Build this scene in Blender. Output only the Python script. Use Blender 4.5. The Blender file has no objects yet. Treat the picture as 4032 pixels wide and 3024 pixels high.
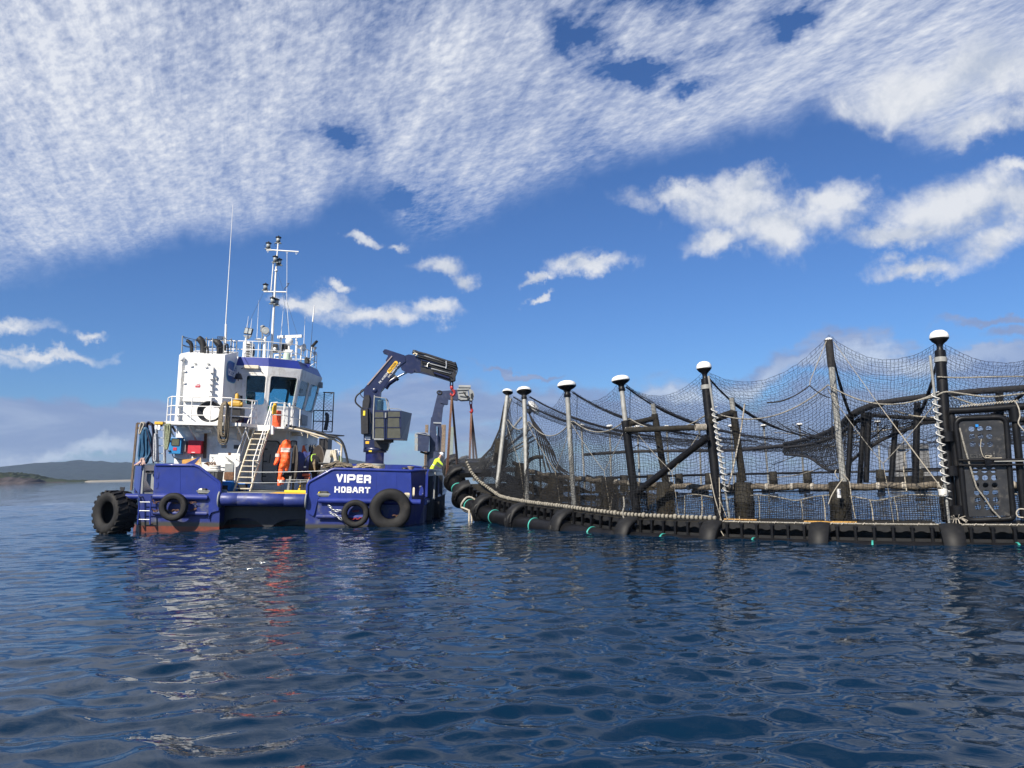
import bpy, bmesh, math, random
import numpy as np
from math import sin, cos, tan, pi, radians, atan, atan2, sqrt, hypot, asin, degrees
from mathutils import Vector, Matrix, Euler, noise as mnoise

random.seed(7)
rng = np.random.default_rng(7)
SC = bpy.context.scene
COL = SC.collection

# ------------------------------------------------------------------ camera, sky, sun, exposure
CAM_H = 1.9
PITCH = atan(337.6 / 3000.0)
ROLL = radians(1.24)
fwd = np.array([0, cos(PITCH), sin(PITCH)])
rg0 = np.array([1.0, 0, 0])
up0 = np.cross(rg0, fwd)
rgt = rg0 * cos(ROLL) - up0 * sin(ROLL)
upv = up0 * cos(ROLL) + rg0 * sin(ROLL)
camd = bpy.data.cameras.new('camera')
camd.sensor_width = 36.0
camd.lens = 36.0 * 3000.0 / 4032.0
camd.clip_start = 0.1
camd.clip_end = 20000
cam = bpy.data.objects.new('camera', camd)
COL.objects.link(cam)
cam.matrix_world = Matrix(((rgt[0], upv[0], -fwd[0], 0), (rgt[1], upv[1], -fwd[1], 0), (rgt[2], upv[2], -fwd[2], CAM_H), (0, 0, 0, 1)))
SC.camera = cam

SUN_EL = radians(40)
SUN_AZ = radians(180 + 32)          # clockwise from +Y: behind the camera, to its left
sun_dir = Vector((sin(SUN_AZ) * cos(SUN_EL), cos(SUN_AZ) * cos(SUN_EL), sin(SUN_EL)))
sd = bpy.data.lights.new('sun', 'SUN')
sd.energy = 4.8
sd.angle = radians(0.5)
sd.color = (1.0, 0.925, 0.80)
sun = bpy.data.objects.new('sun', sd)
COL.objects.link(sun)
sun.rotation_euler = (-sun_dir).to_track_quat('-Z', 'Y').to_euler()

SC.view_settings.view_transform = 'Standard'
SC.view_settings.look = 'None'
SC.view_settings.gamma = 1.0
SC.view_settings.exposure = 0.7
SC.view_settings.use_curve_mapping = False
SC.render.engine = 'CYCLES'
SC.cycles.max_bounces = 8
SC.cycles.transparent_max_bounces = 12
SC.cycles.caustics_reflective = False
SC.cycles.caustics_refractive = False
SC.cycles.use_denoising = True


class S:
    """A socket with arithmetic: builds Math nodes."""
    nt = None

    def __init__(self, s):
        self.s = s

    @staticmethod
    def m(op, *a, clamp=False):
        n = S.nt.nodes.new('ShaderNodeMath')
        n.operation = op
        n.use_clamp = clamp
        for i, v in enumerate(a):
            if isinstance(v, S):
                S.nt.links.new(v.s, n.inputs[i])
            else:
                n.inputs[i].default_value = v
        return S(n.outputs[0])

    def __add__(self, o): return S.m('ADD', self, o)
    __radd__ = __add__
    def __sub__(self, o): return S.m('SUBTRACT', self, o)
    def __rsub__(self, o): return S.m('SUBTRACT', o, self)
    def __mul__(self, o): return S.m('MULTIPLY', self, o)
    __rmul__ = __mul__
    def __truediv__(self, o): return S.m('DIVIDE', self, o)
    def max(self, o): return S.m('MAXIMUM', self, o)
    def min(self, o): return S.m('MINIMUM', self, o)
    def clamp(self): return S.m('ADD', self, 0.0, clamp=True)

    def ss(self, a, b):
        n = S.nt.nodes.new('ShaderNodeMapRange')
        n.interpolation_type = 'SMOOTHSTEP'
        S.nt.links.new(self.s, n.inputs[0])
        n.inputs[1].default_value = a
        n.inputs[2].default_value = b
        return S(n.outputs[0])


def xyz(a, b, c):
    n = S.nt.nodes.new('ShaderNodeCombineXYZ')
    for i, v in enumerate((a, b, c)):
        if isinstance(v, S):
            S.nt.links.new(v.s, n.inputs[i])
        else:
            n.inputs[i].default_value = v
    return n.outputs[0]


def vmath(op, a, b=None, scale=None):
    n = S.nt.nodes.new('ShaderNodeVectorMath')
    n.operation = op
    for i, v in enumerate((a, b)):
        if v is None:
            continue
        if isinstance(v, tuple):
            n.inputs[i].default_value = v
        else:
            S.nt.links.new(v, n.inputs[i])
    if scale is not None:
        n.inputs['Scale'].default_value = scale
    return n


def noise_tex(vec, scale, detail=4, rough=0.55, dist=0.0, color=False, lac=2.0):
    n = S.nt.nodes.new('ShaderNodeTexNoise')
    S.nt.links.new(vec, n.inputs['Vector'])
    n.inputs['Scale'].default_value = scale
    n.inputs['Detail'].default_value = detail
    n.inputs['Roughness'].default_value = rough
    n.inputs['Lacunarity'].default_value = lac
    n.inputs['Distortion'].default_value = dist
    return n.outputs['Color'] if color else S(n.outputs['Fac'])


def mixc(fac, a, b):
    n = S.nt.nodes.new('ShaderNodeMix')
    n.data_type = 'RGBA'
    for sock, v in ((n.inputs[0], fac), (n.inputs[6], a), (n.inputs[7], b)):
        if isinstance(v, S):
            S.nt.links.new(v.s, sock)
        elif isinstance(v, (int, float)):
            sock.default_value = v
        elif isinstance(v, tuple):
            sock.default_value = v if len(v) == 4 else (*v, 1)
        else:
            S.nt.links.new(v, sock)
    return n.outputs[2]


def px_dir(x, y):
    return fwd + rgt * ((x - 2016) / 3000.0) - upv * ((y - 1512) / 3000.0)


def azel(x, y):
    d = px_dir(x, y)
    return degrees(atan2(d[0], d[1])), degrees(atan2(d[2], hypot(d[0], d[1])))


def build_world():
    w = bpy.data.worlds.new('World')
    SC.world = w
    w.use_nodes = True
    nt = S.nt = w.node_tree
    nt.nodes.clear()
    sky = nt.nodes.new('ShaderNodeTexSky')
    sky.sky_type = 'NISHITA'
    sky.sun_disc = False
    sky.sun_elevation = SUN_EL
    sky.sun_rotation = SUN_AZ
    sky.air_density = 1.0
    sky.dust_density = 0.35
    sky.ozone_density = 3.2
    sky.altitude = 0
    tc = nt.nodes.new('ShaderNodeTexCoord')
    sep = nt.nodes.new('ShaderNodeSeparateXYZ')
    nt.links.new(tc.outputs['Generated'], sep.inputs[0])
    dx, dy, dz = (S(sep.outputs[i]) for i in range(3))
    zc = dz.max(0.0)
    az = S.m('ARCTAN2', dx, dy) * (180 / pi)
    el = S.m('ARCSINE', dz) * (180 / pi)
    # cloud layer plane: where the view ray meets a layer overhead
    pu = dx / (zc + 0.07)
    pv = dy / (zc + 0.07)
    plane = xyz(pu, pv, 0.0)
    sph = tc.outputs['Generated']
    # warp for the angular masks
    wn = noise_tex(sph, 5.0, 6, 0.62, color=True)
    wv = vmath('SCALE', vmath('SUBTRACT', wn, (0.5, 0.5, 0.5)).outputs[0], scale=11.0).outputs[0]
    ae = vmath('ADD', xyz(az, el, 0.0), wv).outputs[0]
    wn2 = noise_tex(sph, 16.0, 7, 0.62, color=True)
    wv2 = vmath('SCALE', vmath('SUBTRACT', wn2, (0.5, 0.5, 0.5)).outputs[0], scale=4.6).outputs[0]
    ae2 = vmath('ADD', xyz(az, el, 0.0), wv2).outputs[0]

    def blobs(vec, lst):
        """1 at a blob's centre, 0 on its rim, negative outside; rows are (px, py, rx, ry) measured on the photograph."""
        out = None
        for (bx, by, rx, ry) in lst:
            a, e = azel(bx * 1.823, by * 1.823)
            k = 1.823 / 3000 * 180 / pi
            d = vmath('SUBTRACT', vec, (a, e, 0)).outputs[0]
            d = vmath('MULTIPLY', d, (1 / (rx * k), 1 / (ry * k), 0)).outputs[0]
            ln = vmath('LENGTH', d)
            f = S(ln.outputs['Value'])
            out = f if out is None else out.min(f)
        return 1.0 - out

    # --- high sheet of cirrocumulus: lower rim climbs from left to right
    rim = [(-400, 640), (0, 590), (130, 565), (300, 520), (500, 492), (640, 470), (770, 415), (830, 425), (900, 500), (1000, 478), (1130, 420), (1300, 355), (1500, 300), (1700, 240), (1850, 235), (2000, 300), (2100, 290), (2212, 190), (2500, 150)]
    fc = nt.nodes.new('ShaderNodeFloatCurve')
    cu = fc.mapping.curves[0]
    pts = [((azel(x * 1.823, y * 1.823)[0] + 60) / 120, azel(x * 1.823, y * 1.823)[1] / 60) for x, y in rim]
    pts = [(0.0, pts[0][1])] + pts + [(1.0, pts[-1][1])]
    while len(cu.points) < len(pts):
        cu.points.new(0.5, 0.5)
    for p, q in zip(cu.points, pts):
        p.location = q
        p.handle_type = 'AUTO'
    fc.mapping.update()
    sa = nt.nodes.new('ShaderNodeSeparateXYZ')
    nt.links.new(ae2, sa.inputs[0])
    az_w = S(sa.outputs[0])
    el_w = S(sa.outputs[1])
    nt.links.new(((az + 60) / 120).clamp().s, fc.inputs['Value'])
    rim_el = S(fc.outputs[0]) * 60
    above = (el_w - rim_el)
    sheet = above.ss(-1.6, 1.6) * 0.86 + above.ss(0.0, 14.0) * 0.14
    # streaked cloudlets, drawn out along the wind
    wm = nt.nodes.new('ShaderNodeMapping')
    nt.links.new(plane, wm.inputs[0])
    wm.vector_type = 'TEXTURE'
    wm.inputs['Rotation'].default_value = (0, 0, radians(19))
    wm.inputs['Scale'].default_value = (1.0, 6.5, 1.0)
    c1 = noise_tex(wm.outputs[0], 21.0, 7, 0.68, 0.3)
    c2 = noise_tex(wm.outputs[0], 3.1, 3, 0.5, 0.2)
    wm2 = nt.nodes.new('ShaderNodeMapping')
    nt.links.new(plane, wm2.inputs[0])
    wm2.vector_type = 'TEXTURE'
    wm2.inputs['Rotation'].default_value = (0, 0, radians(48))
    wm2.inputs['Scale'].default_value = (1.0, 2.2, 1.0)
    c3 = noise_tex(wm2.outputs[0], 34.0, 3, 0.6, 0.2)
    c4 = noise_tex(wm2.outputs[0], 75.0, 3, 0.6, 0.1)
    dens = 0.53 + (c2 - 0.5) * 1.3 + (noise_tex(plane, 1.3, 3, 0.5, 0.3) - 0.5) * 0.6 + (c1 - 0.5) * 1.05 + (c3 - 0.5) * 0.8 + (c4 - 0.5) * 0.7
    thick = blobs(ae, [(180, 160, 560, 380), (1560, 215, 420, 95), (1500, 40, 190, 50), (1130, 200, 260, 160), (2080, 60, 330, 150), (980, 330, 260, 110), (1950, 120, 260, 120)])
    thin = blobs(ae, [(722, 312, 60, 32), (1275, 72, 85, 36), (1400, 128, 110, 26), (1530, 158, 60, 14), (1720, 80, 50, 26), (850, 458, 60, 28)])
    dens = dens + thick.max(-0.6).min(0.35) * 0.62 - (thin + (c2 - 0.5) * 0.8 + (c1 - 0.5) * 0.9).ss(-0.45, 1.0) * 0.85
    a_sheet = (sheet * dens).clamp()
    a_sheet = a_sheet * el.ss(2.0, 9.0)
    # --- cumulus
    cum = blobs(ae2, [(1600, 440, 150, 62), (1490, 430, 120, 32), (1560, 520, 90, 34), (1700, 480, 130, 62), (1780, 430, 90, 40),
                      (1620, 400, 90, 40), (1930, 500, 110, 28), (2080, 440, 130, 60), (2200, 440, 120, 60), (2150, 520, 110, 45), (1960, 572, 90, 26), (2200, 350, 60, 20),
                      (1235, 565, 62, 26), (1270, 575, 90, 20), (1160, 595, 40, 10), (935, 585, 60, 24), (1000, 610, 34, 22), (780, 525, 40, 13), (850, 530, 26, 14),
                      (700, 660, 75, 24), (820, 690, 120, 22), (930, 675, 80, 22), (640, 655, 40, 14),
                      (20, 705, 70, 16), (190, 720, 34, 10), (80, 765, 110, 12), (-40, 775, 90, 18), (740, 620, 40, 14), (1165, 637, 26, 8), (1960, 200, 120, 60), (2110, 270, 80, 34), (2150, 150, 160, 70)])
    cn = noise_tex(sph, 13.0, 8, 0.6, 0.3)
    cn2 = noise_tex(sph, 42.0, 6, 0.6, 0.2)
    cf = (cum + 0.08) * 0.85 + (cn - 0.5) * 1.7 + (cn2 - 0.5) * 0.7
    a_cum = cf.ss(-0.16, 0.80) * 0.97
    # lighter where the cloud turns to the sun above, greyer below: compare with the field a little higher
    up_s = vmath('ADD', sph, (-0.012, 0.0, 0.022)).outputs[0]
    cn_up = noise_tex(up_s, 13.0, 8, 0.6, 0.3)
    shade = ((cn - cn_up) * 3.6 + (cn2 - 0.5) * 0.5 + 0.60).clamp()
    # --- low grey bank along the horizon
    hm = nt.nodes.new('ShaderNodeMapping')
    nt.links.new(xyz(az, el, 0.0), hm.inputs[0])
    hm.inputs['Scale'].default_value = (0.055, 0.24, 1)
    hb = noise_tex(hm.outputs[0], 1.0, 7, 0.58, 0.6)
    bank_c = blobs(ae, [(100, 915, 420, 40), (480, 905, 260, 50), (880, 890, 330, 74), (820, 950, 300, 40), (1160, 880, 160, 60), (1150, 785, 95, 8), (1400, 870, 300, 64),
                        (1750, 800, 330, 50), (2000, 785, 300, 24), (2140, 690, 95, 12), (2190, 720, 60, 14), (1800, 900, 500, 70), (2300, 800, 300, 60)])
    bf = bank_c.max(-0.8) * 0.6 + (hb - 0.5) * 1.7 + el.ss(15.0, 2.0) * 0.24 + el.ss(4.5, 0.5) * 0.30 - 0.03
    a_bank = bf.ss(0.0, 0.42) * el.ss(17.0, 9.0) * el.ss(-1.5, -0.3) * 0.86
    lit = noise_tex(hm.outputs[0], 2.3, 5, 0.6, 0.4)
    white_bank = blobs(ae, [(1600, 820, 200, 36), (1900, 790, 260, 30), (90, 985, 130, 22), (200, 975, 100, 26), (1480, 840, 120, 24), (60, 830, 120, 16)])
    bank_col = mixc((lit.ss(0.42, 0.72) * 0.35 + white_bank.max(0.0) * 1.0).clamp(), (0.155, 0.205, 0.345), (0.37, 0.42, 0.51))
    # --- put together
    tint = nt.nodes.new('ShaderNodeMix')
    tint.data_type = 'RGBA'
    tint.blend_type = 'MULTIPLY'
    tint.inputs[0].default_value = 1.0
    nt.links.new(sky.outputs[0], tint.inputs[6])
    tint.inputs[7].default_value = (0.43, 0.66, 1.0, 1)
    K = 0.068
    c = tint.outputs[2]
    sh_c = mixc(a_sheet, (0.31 / K, 0.37 / K, 0.52 / K), (0.485 / K, 0.505 / K, 0.55 / K))
    c = mixc(a_sheet * 0.97, c, sh_c)
    bk = vmath('SCALE', bank_col, scale=1 / K).outputs[0]
    c = mixc(a_bank, c, bk)
    cu_c = mixc(shade, (0.30 / K, 0.34 / K, 0.42 / K), (0.49 / K, 0.505 / K, 0.535 / K))
    c = mixc(a_cum, c, cu_c)
    bg = nt.nodes.new('ShaderNodeBackground')
    bg.inputs['Strength'].default_value = K
    nt.links.new(c, bg.inputs[0])
    out = nt.nodes.new('ShaderNodeOutputWorld')
    nt.links.new(bg.outputs[0], out.inputs[0])
    w.cycles.sampling_method = 'MANUAL'
    w.cycles.sample_map_resolution = 512


build_world()
# ------------------------------------------------------------------ materials
MATS = {}


def mat(name, col, rough=0.5, metal=0.0, var=0.12, vscale=6.0, bump=0.0, bscale=40.0, dirt=None, dirt_amt=0.35, dscale=3.0, spec=0.5, streak=None, streak_amt=0.5, coat=0.0):
    """Procedural Principled material: base colour with broken-up tone, optional blotches of a second colour and streaks running down."""
    if name in MATS:
        return MATS[name]
    m = bpy.data.materials.new(name)
    m.use_nodes = True
    nt = S.nt = m.node_tree
    b = nt.nodes['Principled BSDF']
    tc = nt.nodes.new('ShaderNodeTexCoord')
    ob = tc.outputs['Object']
    n1 = noise_tex(ob, vscale, 5, 0.6)
    lo = tuple(c * (1 - var) for c in col)
    hi = tuple(min(1, c * (1 + var)) for c in col)
    c = mixc(n1.ss(0.3, 0.7), lo, hi)
    rsock = None
    if dirt:
        n2 = noise_tex(ob, dscale, 7, 0.68, 0.3)
        f = n2.ss(0.52, 0.74) * dirt_amt
        c = mixc(f, c, dirt)
        rsock = f * 0.3 + rough
    if streak:
        mp = nt.nodes.new('ShaderNodeMapping')
        nt.links.new(ob, mp.inputs[0])
        mp.inputs['Scale'].default_value = (9, 9, 0.55)
        n3 = noise_tex(mp.outputs[0], 1.6, 5, 0.65)
        c = mixc(n3.ss(0.58, 0.8) * streak_amt, c, streak)
    nt.links.new(c, b.inputs['Base Color'])
    b.inputs['Roughness'].default_value = rough
    if rsock is not None:
        nt.links.new(rsock.s, b.inputs['Roughness'])
    b.inputs['Metallic'].default_value = metal
    b.inputs['Specular IOR Level'].default_value = spec
    if coat:
        b.inputs['Coat Weight'].default_value = coat
        b.inputs['Coat Roughness'].default_value = 0.12
    if bump:
        bp = nt.nodes.new('ShaderNodeBump')
        bp.inputs['Strength'].default_value = bump
        bp.inputs['Distance'].default_value = 0.02
        nt.links.new(noise_tex(ob, bscale, 5, 0.6).s, bp.inputs['Height'])
        nt.links.new(bp.outputs[0], b.inputs['Normal'])
    MATS[name] = m
    return m


# ------------------------------------------------------------------ measuring: photograph pixels -> metres at a known depth
CV = np.array([0, 0, CAM_H])
B_ORG = np.array([-8.55, 27.45, 0.0])
B_YAW, B_HEEL = radians(4.5), radians(2.4)
BMAT = Matrix.Translation(Vector(B_ORG)) @ Matrix.Rotation(B_YAW, 4, 'Z') @ Matrix.Rotation(B_HEEL, 4, 'Y')
_R = np.array(BMAT.to_3x3())


def bl(px, py, y=None, z=None, x=None):
    """Boat-frame point seen at a pixel on the plane y, z or x = const."""
    c = _R.T @ (CV - B_ORG)
    d = _R.T @ px_dir(px, py)
    t = (y - c[1]) / d[1] if y is not None else (z - c[2]) / d[2] if z is not None else (x - c[0]) / d[0]
    return Vector(c + d * t)


def wz(px, py, z):
    d = px_dir(px, py)
    return Vector(CV + d * ((z - CAM_H) / d[2]))


def wy(px, py, Y):
    d = px_dir(px, py)
    return Vector(CV + d * (Y / d[1]))


def V(*a):
    return Vector(a)


# ------------------------------------------------------------------ mesh builder
class MB:
    def __init__(self, off=(0, 0, 0)):
        self.v, self.f, self.s = [], [], []
        self.o = Vector(off)

    def add(self, vs, fs, smooth=False):
        k = len(self.v)
        self.v += [tuple(Vector(p) - self.o) for p in vs]
        self.f += [tuple(i + k for i in f) for f in fs]
        self.s += [smooth] * len(fs)
        return self

    def box(self, lo, hi, M=None):
        (a, b, c), (d, e, f) = lo, hi
        vs = [Vector(p) for p in ((a, b, c), (d, b, c), (d, e, c), (a, e, c), (a, b, f), (d, b, f), (d, e, f), (a, e, f))]
        if M is not None:
            vs = [M @ p for p in vs]
        return self.add(vs, [(0, 3, 2, 1), (4, 5, 6, 7), (0, 1, 5, 4), (1, 2, 6, 5), (2, 3, 7, 6), (3, 0, 4, 7)])

    def bbox(self, lo, hi, r=0.02, M=None):
        """box with chamfered edges (24 verts)"""
        lo, hi = Vector(lo), Vector(hi)
        c, h = (lo + hi) / 2, (hi - lo) / 2
        r = min(r, h.x * .9, h.y * .9, h.z * .9)
        bm = bmesh.new()
        bmesh.ops.create_cube(bm, size=1.0)
        for v in bm.verts:
            v.co = Vector((v.co.x * 2 * h.x, v.co.y * 2 * h.y, v.co.z * 2 * h.z)) + c
        bmesh.ops.bevel(bm, geom=bm.edges[:], offset=r, segments=2, affect='EDGES', profile=0.5)
        vs = [v.co.copy() for v in bm.verts]
        bm.verts.index_update()
        fs = [tuple(v.index for v in f.verts) for f in bm.faces]
        bm.free()
        if M is not None:
            vs = [M @ p for p in vs]
        return self.add(vs, fs)

    def bar(self, p, q, w, h, up=(0, 0, 1)):
        """rectangular bar from p to q; w across, h along up"""
        p, q = Vector(p), Vector(q)
        d = (q - p).normalized()
        u = Vector(up)
        s = d.cross(u)
        if s.length < 1e-4:
            s = d.cross(Vector((0, 1, 0)))
        s.normalize()
        u = s.cross(d).normalized()
        vs = []
        for e in (p, q):
            for a, b in ((-1, -1), (1, -1), (1, 1), (-1, 1)):
                vs.append(e + s * a * w / 2 + u * b * h / 2)
        return self.add(vs, [(3, 2, 1, 0), (4, 5, 6, 7), (0, 1, 5, 4), (1, 2, 6, 5), (2, 3, 7, 6), (3, 0, 4, 7)])

    def tube(self, pts, r, n=8, caps=True, closed=False, smooth=True):
        pts = [Vector(p) for p in pts]
        m = len(pts)
        rs = r if isinstance(r, (list, tuple)) else [r] * m
        vs, fs = [], []
        nrm = None
        for i, p in enumerate(pts):
            if closed:
                t = pts[(i + 1) % m] - pts[i - 1]
            else:
                t = pts[min(i + 1, m - 1)] - pts[max(i - 1, 0)]
            if t.length < 1e-9:
                t = Vector((0, 0, 1))
            t.normalize()
            if nrm is None:
                nrm = t.orthogonal().normalized()
            else:
                nrm = nrm - t * nrm.dot(t)
                if nrm.length < 1e-6:
                    nrm = t.orthogonal()
                nrm.normalize()
            b = t.cross(nrm)
            for k in range(n):
                a = 2 * pi * k / n
                vs.append(p + (nrm * cos(a) + b * sin(a)) * rs[i])
        for i in range(m if closed else m - 1):
            j = (i + 1) % m
            for k in range(n):
                l = (k + 1) % n
                fs.append((i * n + k, i * n + l, j * n + l, j * n + k))
        self.add(vs, fs, smooth)
        if caps and not closed:
            self.add(vs[:n], [tuple(reversed(range(n)))])
            self.add(vs[-n:], [tuple(range(n))])
        return self

    def cyl(self, p, q, r, n=12, r2=None):
        return self.tube([p, q], [r, r if r2 is None else r2], n)

    def lathe(self, prof, n=20, M=None, closed=False, smooth=True, caps=True):
        """profile of (radius, height) turned about z"""
        vs, fs = [], []
        for (r, z) in prof:
            for k in range(n):
                a = 2 * pi * k / n
                vs.append(Vector((r * cos(a), r * sin(a), z)))
        m = len(prof)
        for i in range(m if closed else m - 1):
            j = (i + 1) % m
            for k in range(n):
                l = (k + 1) % n
                fs.append((i * n + k, i * n + l, j * n + l, j * n + k))
        if not closed and caps:
            if prof[0][0] > 1e-4:
                fs.append(tuple(reversed(range(n))))
            if prof[-1][0] > 1e-4:
                fs.append(tuple((m - 1) * n + k for k in range(n)))
        if M is not None:
            vs = [M @ p for p in vs]
        return self.add(vs, fs, smooth)

    def prism(self, poly, depth, M=None):
        """2-D polygon in xz, extruded along +y by depth"""
        n = len(poly)
        vs = [Vector((x, 0, z)) for x, z in poly] + [Vector((x, depth, z)) for x, z in poly]
        if M is not None:
            vs = [M @ p for p in vs]
        fs = [tuple(range(n)), tuple(reversed(range(n, 2 * n)))]
        fs += [(i, i + n, (i + 1) % n + n, (i + 1) % n) for i in range(n)]
        return self.add(vs, fs)

    def loft(self, rings, caps=True, smooth=False):
        n = len(rings[0])
        vs = [Vector(p) for r in rings for p in r]
        fs = []
        for i in range(len(rings) - 1):
            for k in range(n):
                l = (k + 1) % n
                fs.append((i * n + k, i * n + l, (i + 1) * n + l, (i + 1) * n + k))
        self.add(vs, fs, smooth)
        if caps:
            self.add(rings[0], [tuple(reversed(range(n)))])
            self.add(rings[-1], [tuple(range(n))])
        return self

    def sphere(self, c, r, n=10, sz=1.0):
        prof = [(r * sin(pi * i / n) + 1e-5, -r * sz * cos(pi * i / n)) for i in range(n + 1)]
        return self.lathe(prof, n * 2 if n < 8 else n + 4, Matrix.Translation(Vector(c)))

    def mesh(self, name, m):
        me = bpy.data.meshes.new(name)
        me.from_pydata(self.v, [], self.f)
        me.polygons.foreach_set('use_smooth', self.s)
        bm = bmesh.new()
        bm.from_mesh(me)
        bmesh.ops.recalc_face_normals(bm, faces=bm.faces)
        bm.to_mesh(me)
        bm.free()
        if m is not None:
            me.materials.append(m)
        return me

    def build(self, name, m, parent=None, **k):
        return link(name, self.mesh(name, m), parent, **k)


def link(name, me, parent=None, loc=None, kind=None, label=None):
    o = bpy.data.objects.new(name, me)
    COL.objects.link(o)
    if parent is not None:
        o.parent = parent
    if loc is not None:
        o.location = loc
    if kind:
        o['kind'] = kind
    if label:
        o['label'] = label
    return o


def tag(o, label, cat, group=None):
    o['label'] = label
    o['category'] = cat
    if group:
        o['group'] = group
    return o


def thing(name, label, cat, loc=(0, 0, 0), group=None, boat=True, rot=None):
    """An Empty at a thing's base; loc is in the boat's frame when boat is True."""
    o = bpy.data.objects.new(name, None)
    COL.objects.link(o)
    o.empty_display_size = 0.2
    M = Matrix.Translation(Vector(loc))
    if rot is not None:
        M = M @ Euler(rot).to_matrix().to_4x4()
    o.matrix_world = (BMAT @ M) if boat else M
    return tag(o, label, cat, group)


def single(name, mb, m, label, cat, loc, group=None, boat=True):
    """A thing that is one mesh: its geometry is given in the boat's (or world) frame, its origin is loc."""
    mb.v = [tuple(Vector(p) - Vector(loc)) for p in mb.v]
    o = mb.build(name, m)
    M = Matrix.Translation(Vector(loc))
    o.matrix_world = (BMAT @ M) if boat else M
    return tag(o, label, cat, group)


def copy_tree(o, parent=None):
    c = o.copy()
    COL.objects.link(c)
    if parent is not None:
        c.parent = parent
    for ch in list(o.children):
        copy_tree(ch, c)
    return c


def plate(outer, holes, t, M=None):
    """flat plate with holes: outlines in xz, thickness t along y -> (verts, faces)"""
    cu = bpy.data.curves.new('plate', 'CURVE')
    cu.dimensions = '2D'
    cu.fill_mode = 'BOTH'
    cu.extrude = t / 2
    for lp in [outer] + list(holes):
        sp = cu.splines.new('POLY')
        sp.points.add(len(lp) - 1)
        for p, q in zip(sp.points, lp):
            p.co = (q[0], q[1], 0, 1)
        sp.use_cyclic_u = True
    ob = bpy.data.objects.new('plate', cu)
    me = bpy.data.meshes.new_from_object(ob)
    vs = [Vector((v.co.x, v.co.z, v.co.y)) for v in me.vertices]
    fs = [tuple(reversed(p.vertices)) for p in me.polygons]
    bpy.data.objects.remove(ob)
    bpy.data.meshes.remove(me)
    bpy.data.curves.remove(cu)
    if M is not None:
        vs = [M @ v for v in vs]
    return vs, fs


def text_mesh(txt, size, t=0.004, squeeze=1.0):
    """raised lettering, upright in xz, centred"""
    cu = bpy.data.curves.new('t', 'FONT')
    cu.body = txt
    cu.size = size
    cu.extrude = t / 2
    cu.align_x = 'CENTER'
    cu.align_y = 'CENTER'
    ob = bpy.data.objects.new('t', cu)
    me = bpy.data.meshes.new_from_object(ob)
    vs = [Vector((v.co.x * squeeze, v.co.z, v.co.y)) for v in me.vertices]
    fs = [tuple(reversed(p.vertices)) for p in me.polygons]
    bpy.data.objects.remove(ob)
    bpy.data.meshes.remove(me)
    bpy.data.curves.remove(cu)
    return vs, fs


def rrect(x0, z0, x1, z1, r, n=4):
    out = []
    for cx, cz, a0 in ((x1 - r, z1 - r, 0), (x0 + r, z1 - r, 90), (x0 + r, z0 + r, 180), (x1 - r, z0 + r, 270)):
        for i in range(n + 1):
            a = radians(a0 + 90 * i / n)
            out.append((cx + r * cos(a), cz + r * sin(a)))
    return out


def smooth_path(pts, k=6, closed=False):
    """Catmull-Rom through pts"""
    P = [Vector(p) for p in pts]
    n = len(P)
    out = []
    for i in range(n if closed else n - 1):
        a, b, c, d = (P[(i - 1) % n], P[i], P[(i + 1) % n], P[(i + 2) % n]) if closed else (P[max(i - 1, 0)], P[i], P[i + 1], P[min(i + 2, n - 1)])
        for j in range(k):
            t = j / k
            out.append(0.5 * ((2 * b) + (c - a) * t + (2 * a - 5 * b + 4 * c - d) * t * t + (3 * b - a - 3 * c + d) * t ** 3))
    if not closed:
        out.append(P[-1])
    return out


def sag(p, q, d, n=10):
    p, q = Vector(p), Vector(q)
    return [p.lerp(q, i / n) - Vector((0, 0, 4 * d * (i / n) * (1 - i / n))) for i in range(n + 1)]


def axis_mat(c, d, up=(0, 0, 1)):
    """matrix whose z points along d, origin c"""
    z = Vector(d).normalized()
    x = Vector(up).cross(z)
    if x.length < 1e-4:
        x = Vector((1, 0, 0))
    x.normalize()
    y = z.cross(x)
    M = Matrix((x, y, z)).transposed().to_4x4()
    M.translation = Vector(c)
    return M
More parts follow.
